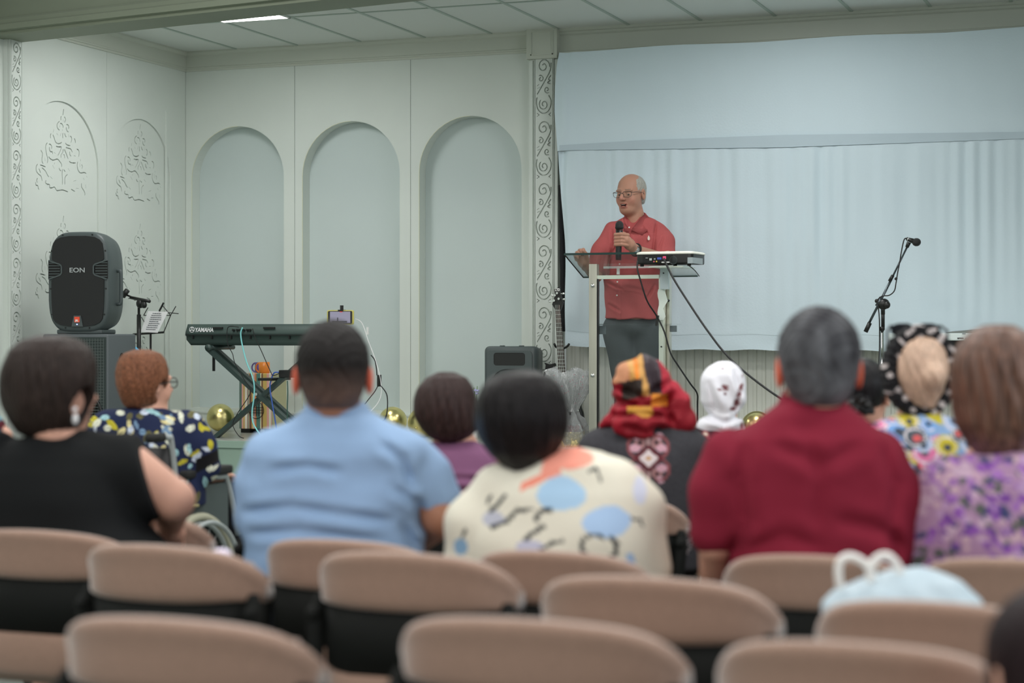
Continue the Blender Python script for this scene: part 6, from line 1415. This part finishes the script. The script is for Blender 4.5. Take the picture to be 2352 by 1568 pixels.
def skc(V):
    h = gS.H(V); c = np.tile(np.array(C(172, 128, 108, 1.12)), (len(V), 1))
    def put(q, r, col, w_=1.0):
        a = np.clip(1.4-np.linalg.norm((h-np.array(q))/np.array(r), axis=1), 0, 1)[:, None]*w_; c[:] = c*(1-a)+np.array(C(*col, 1.12))*a
    put((.04, .075, -.035), (.03, .03, .025), (184, 122, 108), .5); put((-.04, .075, -.035), (.03, .03, .025), (184, 122, 108), .5)
    put((0, .112, -.022), (.016, .016, .014), (182, 116, 104), .5)
    m_ = (np.abs(h[:, 0]) < .024) & (h[:, 1] > .085) & (h[:, 2] < -.050) & (h[:, 2] > -.083); c[m_] = C(164, 108, 94, 1.1)
    m_ = (np.abs(h[:, 0]) < .017) & (h[:, 1] > .06) & (h[:, 1] < .096) & (h[:, 2] < -.056) & (h[:, 2] > -.072); c[m_] = C(60, 28, 28, 1.2)
    eb = (np.abs(np.abs(h[:, 0])-.031) < .017) & (h[:, 1] > .07) & (np.abs(h[:, 2]-.026) < .0035); c[eb] = C(128, 104, 90, 1.2)
    return c
def smooth_vs(o, it=2): return o
sdf_obj('body', spk_body, (-.46, -.56, -.01), (.40, .25, 1.90), .0036, M_sk, g.root, skc)
# eyes
for sg in (-1, 1):
    m = MB(); m.ball(tuple(g.Hi((sg*.031, .0768, .001))), .0118*1.1, 10); ey = m.build('eye', mat('eye_white', (.30, .29, .27), .3), g.root, local=True, smooth=80)
    m = MB(); m.ball(tuple(g.Hi((sg*.031-.003, .0835, -.002))), .0070, 8); m.build('iris', mat('iris', (.05, .04, .03), .2), ey, local=True, smooth=80)
m = MB(); m.box((-.011, .080, -.0600), (.011, .094, -.0565), Matrix.Identity(4)); m.V = [tuple(g.Hi(v)) for v in m.V]; m.build('teeth', mat('teeth', (.7, .68, .62), .3), g.root, local=True)
def fringe(P):
    h = gS.H(P); x, y, z = h.T; Hs = np.stack([np.abs(x), y, z], 1)
    d = ell(h, (0, -.015, .034), (.079, .1005, .0845)); d = smin(d, ell(h, (0, -.04, -.03), (.063, .066, .055)), .03)
    d += .0012*np.sin(y*260+z*180+4*np.sin(x*40))
    d = smax(d, (z-.096-.4*np.clip(-y, -.1, .03)), .008); d = smax(d, y-.046+.30*np.maximum(0, z-.03), .006)
    d = smax(d, -.062-z, .01); d = smax(d, -ell(Hs, (.086, -.006, -.012), (.020, .024, .040)), .005)
    return smax(d, -ell(Hs, (.070, .050, -.06), (.03, .055, .065)), .006)*gS.hk
sdf_obj('hair', fringe, g.hc-.17, g.hc+.17, .0034, hair('hair_silver', (150, 148, 140), .5, 1.3, (12, 12, 3), .25), g.root)
m = MB()
for sg in (-1, 1):
    pts = [(sg*.034+.027*cx, .104-.006*max(0, sg*cx), -.001+.0165*cz) for cx, cz in ((-1, .5), (-.8, .95), (0, 1), (.85, .9), (1, .5), (.9, -.5), (.5, -.95), (-.4, -1), (-.9, -.6), (-1, .1), (-1, .5))]
    m.tube([tuple(g.Hi(q)) for q in pts], .0016, 6); m.tube([tuple(g.Hi(q)) for q in ((sg*.062, .098, .010), (sg*.074, .06, .011), (sg*.082, .0, .008), (sg*.082, -.015, -.005))], .0019, 6)
m.tube([tuple(g.Hi(q)) for q in ((-.008, .106, .006), (0, .112, .008), (.008, .106, .006))], .0016, 6)
gl = m.build('glasses', mat('frame_metal', (.10, .095, .09), .3, .8), g.root, local=True, smooth=60)
m = MB()
for sg in (-1, 1): m.loft([[tuple(g.Hi((sg*.034+.025*math.cos(a), yy_, -.001+.015*math.sin(a)))) for a in [2*math.pi*k/14 for k in range(14)]] for yy_ in (.102, .103)])
m.build('lenses', glassy('lens_glass', (.96, .97, .965), .25), gl, local=True)
# shirt
def shirt_mod(P, d):
    x, y, z = P.T
    fr = y < .02
    d = d+.0035*np.sin(x*38+z*9+1.5*np.sin(z*7))*np.clip((1.45-z)/.5, 0, 1)+.0035*np.sin((x*.8-z)*34+2*np.sin(x*9))*np.clip((z-.85)/.3, 0, 1)
    for pts in ([(1506, 512), (1500, 545), (1496, 590)], [(1404, 530), (1404, 565), (1396, 600)], [(1418, 560), (1400, 590), (1392, 640)], [(1500, 600), (1470, 615), (1440, 610)], [(1520, 545), (1510, 575)], [(1395, 650), (1430, 668)], [(1500, 655), (1480, 690)], [(1440, 540), (1455, 575)], [(1470, 520), (1488, 545)], [(1398, 700), (1420, 715)]): d = crease(P, gS, d, pts, .008, .007)
    d = d+.004*pnoise(P, (14, 10, 12), 8)
    # placket and pocket seams
    px_, py_ = gS.px(P); u = px_-(1419+.5*np.clip(560-py_, 0, 60)); d = d-.003*((np.abs(u+1) < 4.2) & fr)
    pk = (px_ > 1464) & (px_ < 1500) & (py_ > 538) & (py_ < 578) & fr; d = d-.0025*pk
    # neck opening: V to the front
    n = np.hypot((x-nbS[0])/1.0, (y-nbS[1]-.0)); vz = gS.J(1446, 528)[2]
    return smax(d, -cone(P, nbS+np.array([-.040, -.125, -.045]), nbS+np.array([-.02, -.055, .09]), .020, .078), .005)
slS = sleeve_cones([([g.J(1410, 532, 0), g.J(1385, 575, -.03), g.J(1373, 610, -.05)], [.070, .070, .064]), ([g.J(1508, 536, -.01), g.J(1522, 558, -.06), g.J(1527, 585, -.12)], [.078, .078, .072])])
g.loftmesh('shirt', [(497, 1432, 1490, .070, .01), (504, 1420, 1502, .085), (514, 1404, 1518, .10), (528, 1394, 1532, .115), (550, 1391, 1530, .130, -.01), (585, 1390, 1520, .14, -.01), (630, 1389, 1515, .15, -.02), (680, 1389, 1513, .155, -.02), (715, 1388, 1514, .152, -.02), (733, 1388, 1515, .148, -.02)],
           mat('shirt_salmon', C(170, 84, 84, 1.08), .8, bump=.35, bscale=260, var=.06, spec=.2), n=2.5, h=.0045, mod=shirt_mod, parts=slS, k=.014, pad=.16)
for sg, pts in ((1, [(1450, 528, -.135), (1474, 497, -.09), (1482, 490, -.02), (1492, 500, -.05), (1486, 530, -.12), (1475, 540, -.135)]), (-1, [(1449, 530, -.135), (1434, 512, -.115), (1430, 500, -.07), (1433, 495, -.05), (1426, 508, -.09), (1436, 532, -.135)])):
    a = [g.J(*q) for q in pts]; MB().loft([[tuple(v+np.array([0, o_, 0])) for v in a] for o_ in (-.006, .0)]).build('collar', MATS['shirt_salmon'], g.root, local=True, smooth=60)
sdf_obj('collar_band', lambda P: smax(smax(np.abs(cone(P, nbS+np.array([0, .01, -.02]), nbS+np.array([.0, .005, .06]), .082, .070))-.004, P[:, 2]-(nbS[2]+.045+.45*(P[:, 1])), .003), np.maximum(nbS[2]-.03-P[:, 2], -cone(P, nbS+np.array([-.040, -.125, -.045]), nbS+np.array([-.02, -.06, .09]), .024, .072)), .003), nbS-.13, nbS+.14, .0045, MATS['shirt_salmon'], g.root)
for px_, py_, dd in ((1445, 522, -.130), (1423, 606, -.172), (1418, 647, -.178), (1417, 678, -.178)):
    MB().disc(tuple(g.J(px_, py_, dd)), (0, 1, 0), .0055, .006, 12).build('button', mat('button_white', (.75, .74, .68), .4), g.root, local=True)
m = MB(); c_ = g.J(1490, 547, -.148); m.loft([[tuple(c_+np.array([x, y, z])) for x, z in ((0, .020), (.008, .004), (.007, -.010), (0, -.014), (-.007, -.010), (-.008, .004))] for y in (-.002, .002)]); m.build('chest_logo', mat('logo_pale', C(190, 180, 172), .6), g.root, local=True)
def trs(P):
    d = ell(P, gS.J(1451, 748), (.175, .135, .10)); 
    for a, b, c in ((1421, 1438, 1436), (1484, 1480, 1482)): d = smin(d, chain(P, [gS.J(a, 755), gS.J(b, 880), gS.J(c, 1004)], [.112, .085, .062]), .025)
    return smax(d, P[:, 2]-gS.J(1450, 728)[2], .01)+.0025*np.sin(P[:, 2]*30+P[:, 0]*22)
sdf_obj('trousers', trs, (-.32, -.25, .01), (.32, .25, .95), .007, cloth('trousers_grey', (72, 78, 80), k=1.3), g.root)
for c in (1436, 1482):
    cc_ = g.J(c-6, 1008, -.07); cc_[2] = .045; sdf_obj('shoe', lambda P: smax(ell(P, cc_, (.052, .135, .05)), .004-P[:, 2], .004), cc_-.17, cc_+.17, .008, M_blk, g.root)
# watch
wv = (L_w-L_e)/np.linalg.norm(L_w-L_e); wcn = L_e+(L_w-L_e)*.96
m = MB(); up = np.cross(wv, [0, 0, 1.]); up /= np.linalg.norm(up); vv = np.cross(wv, up)
m.tube([tuple(wcn+(up*math.cos(a)+vv*math.sin(a))*.038) for a in [2*math.pi*k/24 for k in range(25)]], .009, 6); wt = m.build('wristwatch', M_blk2, g.root, local=True, smooth=60)
fc = wcn+np.array([0, -.040, .0]); nrm = Vector((-.15, -1, .1)); m = MB(); m.disc(tuple(fc), nrm, .024, .012, 24); dl = m.build('watch_case', M_blk, wt, local=True)
m = MB(); m.disc(tuple(fc+np.array([0, -.0068, 0])), nrm, .018, .001, 20); m.build('watch_dial', mat('dial', C(88, 98, 98), .3), wt, local=True)
m = MB(); m.bar(tuple(fc+np.array([0, -.009, 0])), tuple(fc+np.array([.010, -.009, .006])), .0015, .0015); m.bar(tuple(fc+np.array([0, -.009, 0])), tuple(fc+np.array([-.003, -.009, .012])), .0015, .0015); m.build('watch_hands', M_white, wt, local=True)
# handheld microphone
def wS(px, py, dd): v = g.J(px, py, dd); return ROOTM[g.root.name]@Vector(v)
hm = empty('microphone', wS(1421, 596, mcx), 0, 'black handheld microphone held upright by the speaker in the salmon shirt', 'microphone')
MB().tube([wS(1420.5, 597, mcx), wS(1420.5, 590, mcx), wS(1421.5, 545, mcx), wS(1422.5, 528, mcx)], [.0185, .019, .020, .024], 16).build('handle', M_blk, hm, smooth=50)
MB().tube([wS(1422.5, 524.5, mcx), wS(1422.5, 521, mcx)], .0275, 16).build('collar_ring', M_blk2, hm, smooth=40)
MB().tube([wS(1422.5, 527, mcx), wS(1422.6, 520, mcx), wS(1422.8, 514, mcx), wS(1422.9, 509, mcx), wS(1423, 507, mcx)], [.024, .0265, .0262, .018, .006], 16).build('head_grille', mat('mic_mesh', (.02, .022, .022), .5, bump=1, bscale=500), hm, smooth=80)

# ================= chairs =============================================================
def make_chair(folded, label):
    r = empty('padded_chair', (0, 0, 0), 0, label, 'chair', 'tan velvet chairs in rows')
    def strip(us, prof):
        rings = []
        for u in us: rings.append(prof(u))
        return MB().loft(rings)
    def xc(u): return .252*math.sin(u*1.18)/math.sin(1.18)
    def yc(u): return .11*abs(u)**2.6
    def topz(u): return .826-.034*u*u-.052*abs(u)**5
    us = np.sign(np.linspace(-1, 1, 41))*np.abs(np.linspace(-1, 1, 41))**.8
    def cap(u):
        zt, zl = topz(u), .694+.012*abs(u)**2-.014*abs(u)**7; t = .030*(1-.35*abs(u)**6); y = yc(u); P = []
        for k in range(20):
            a = 2*math.pi*k/20; c, s_ = math.cos(a), math.sin(a)
            yy_ = math.copysign(abs(c)**.6, c)*t*(1.12 if s_ > .4 else 1); zz_ = math.copysign(abs(s_)**.55, s_)
            P.append((xc(u)+yy_*.35*u, y+yy_-(.03 if s_ > 0 else .0)*s_*.4, (zt+zl)/2+zz_*(zt-zl)/2))
        return P
    strip(us, cap).build('backrest', M_tan, r, smooth=70, local=True)
    def shell(u):
        y = yc(u)*.9+.004; zl = .545+.02*u*u; x = xc(u)*.93
        return [(x, y-.016, .715), (x, y+.012, .715), (x, y+.016, zl), (x, y-.012, zl)]
    strip(us[2:-2], shell).build('back_shell', M_chairblk, r, smooth=50, local=True)
    def low(u):
        y = yc(u)*.8+.008; x = xc(u)*.86; P = []
        for k in range(12):
            a = 2*math.pi*k/12; P.append((x, y+.026*math.copysign(abs(math.cos(a))**.7, math.cos(a)), .495+.062*math.copysign(abs(math.sin(a))**.6, math.sin(a))))
        return P
    strip(us[3:-3], low).build('lower_cushion', M_tan, r, smooth=70, local=True)
    def pad(u):
        y = yc(u)*.9+.045; x = xc(u)*.88; P = []
        for k in range(12):
            a = 2*math.pi*k/12; P.append((x, y+.022*math.cos(a), .63+.15*math.copysign(abs(math.sin(a))**.5, math.sin(a))))
        return P
    strip(us[3:-3], pad).build('front_cushion', M_tan, r, smooth=70, local=True)
    if folded: MB().box((-.21, .10, .40), (.21, .17, .74), bev=.03).build('seat', M_tan, r, smooth=60, local=True)
    else: MB().box((-.215, .06, .40), (.215, .47, .47), bev=.03).build('seat', M_tan, r, smooth=60, local=True)
    for sx in (-1, 1):
        m = MB(); m.tube([(sx*.235, .075, .71), (sx*.243, .06, .66), (sx*.238, .05, .55), (sx*.236, .09, .42)], [.016, .024, .02, .016], 10, smoothpts=4); m.ball((sx*.243, .05, .672), (.020, .024, .020), 8); m.build('hinge', M_chairblk, r, smooth=60, local=True)
        MB().tube([(sx*.236, .09, .43), (sx*.238, -.02, .012)], .013, 10).build('leg', M_chairblk, r, smooth=60, local=True)
        MB().tube([(sx*.236, .10, .43), (sx*.238, .36 if not folded else .20, .012)], .013, 10).build('leg', M_chairblk, r, smooth=60, local=True)
    return r
CF = make_chair(True, 'x'); CO = make_chair(False, 'x'); used = {0: False, 1: False}
def chair(pxl, pxr, pyt, zt, folded, label, rot=0, sx=None):
    D = (CH-zt)*F/(pyt-HZ); pc = (pxl+pxr)/2; p = W(pc, HZ, D); k = 0 if folded else 1; src = CF if folded else CO
    c = copy_tree(src) if used[k] else src; used[k] = True
    w_ = (pxr-pxl)*D/F; c.location = (p.x, p.y, 0); s = sx or min(1.12, max(.86, w_/.50)); c.scale = (s, 1, zt/.822); c.rotation_euler = (0, 0, rot); c['label'] = label; ROOTM[c.name] = Matrix.Translation(c.location); return c
chair(48, 697, 1420, .82, True, 'empty tan velvet chair in the nearest row, leftmost of three large backs', .02)
chair(845, 1545, 1422, .82, True, 'empty tan velvet chair in the nearest row, middle of three large backs', .02)
chair(1605, 2290, 1476, .82, True, 'empty tan velvet chair in the nearest row, rightmost of three large backs', .0)
chair(122, 584, 1252, .82, True, 'empty tan velvet chair in second nearest row, left one behind the black T-shirt', -.02)
chair(668, 1166, 1270, .82, True, 'empty tan velvet chair in second nearest row directly behind the light blue shirt', .0)
chair(1190, 1765, 1326, .82, True, 'empty tan velvet chair in second nearest row below the cream blouse', .0)
chair(1855, 2400, 1382, .82, False, 'tan velvet chair holding the pale blue plastic bag', .0)
chair(-150, 300, 1218, .795, False, 'tan velvet chair under the person in the black T-shirt', .0)
chair(552, 985, 1240, .795, False, 'tan velvet chair under the person in the light blue polo', .0)
chair(1045, 1480, 1266, .795, False, 'tan velvet chair under the person in the cream blouse', .0)
chair(1652, 2068, 1276, .795, False, 'tan velvet chair under the person in the maroon polo', .06)
chair(2112, 2530, 1284, .795, False, 'tan velvet chair under the person in the lilac floral blouse', .0)
chair(98, 462, 1176, .785, True, 'empty tan velvet chair ahead of the person in the black T-shirt', -.0, sx=.9)
chair(505, 900, 1158, .80, True, 'empty tan velvet chair ahead of the light blue polo, mostly hidden', .0)
chair(900, 1200, 1130, .80, False, 'tan velvet chair under the person in the purple top', .0)
chair(1250, 1560, 1142, .78, False, 'tan velvet chair under the person in the embroidered dark coat', .0)
chair(1870, 2110, 1150, .78, False, 'tan velvet chair under the person with the black bun', .0)
chair(2000, 2300, 1185, .78, False, 'tan velvet chair under the person in the paisley blouse', .0)
chair(1570, 1770, 1085, .78, False, 'tan velvet chair under the person in the white headscarf', .0)
chair(-180, 40, 1140, .80, False, 'tan velvet chair under the person in dark red at the left edge', .0)
# ================= plastic bag ===========================================================
DBG = 3.66; p = W(2075, HZ, DBG); bg = empty('plastic_bag', (p.x, p.y, .47), YAW, 'pale blue plastic carrier bag with two white handles on a chair', 'bag')
def JB(px, py, dd=0): D = DBG+dd; return np.array([(ax(px)-ax(2075))*D, dd, CH+D*(HZ-py)/F-.47])
rows = [(JB(0, y)[2], JB(a, y)[0], JB(b, y)[0], h_, 0) for y, a, b, h_ in ((1302, 2085, 2130, .015), (1312, 2040, 2165, .04), (1330, 1985, 2205, .07), (1352, 1925, 2228, .09), (1380, 1890, 2255, .11), (1500, 1895, 2260, .13))]
rows.append((.01, rows[-1][1]+.02, rows[-1][2]-.02, .12, 0))
TB = levels_tab(rows)
def bagf(P): 
    x, y, z = P.T; return loft_sdf(P, TB, 2.3)+.005*pnoise(P, (22, 20, 22), 4)+.0015*np.sin((x+z)*90)
sdf_obj('pouch', bagf, (-.30, -.22, -.02), (.30, .22, TB[0][-1]+.06), .007, mat('bag_plastic', C(178, 196, 206, 1.05), .5, bump=.3, bscale=30), bg)
for a, b, c in ((1918, 1950, 1992), (1994, 2030, 2062)):
    m = MB(); y_ = -.03
    pts = [JB(a+4, 1350, y_), JB(a, 1310, y_), JB((a+b)/2-8, 1284, y_), JB(b, 1278 if a < 1950 else 1276, y_), JB(c-10, 1296, y_), JB(c-2, 1318, y_), JB(c+4 if a < 1950 else c, 1345, y_)]
    m.tube([tuple(q) for q in pts], .008, 8, smoothpts=5); m.build('handle', mat('handle_white', C(215, 212, 200), .45), bg, local=True, smooth=60)
# small things between the rows
c_ = W(505, 1275, 4.35); tag(MB().ball((0, 0, 0), (.024, .04, .016), 8, Matrix.Translation(c_)).build('cloth_bundle', mat('lilac_white', C(196, 186, 210), .6), smooth=60), 'small white and lilac cloth bundle on the near chair behind the wheelchair wheel', 'cloth')
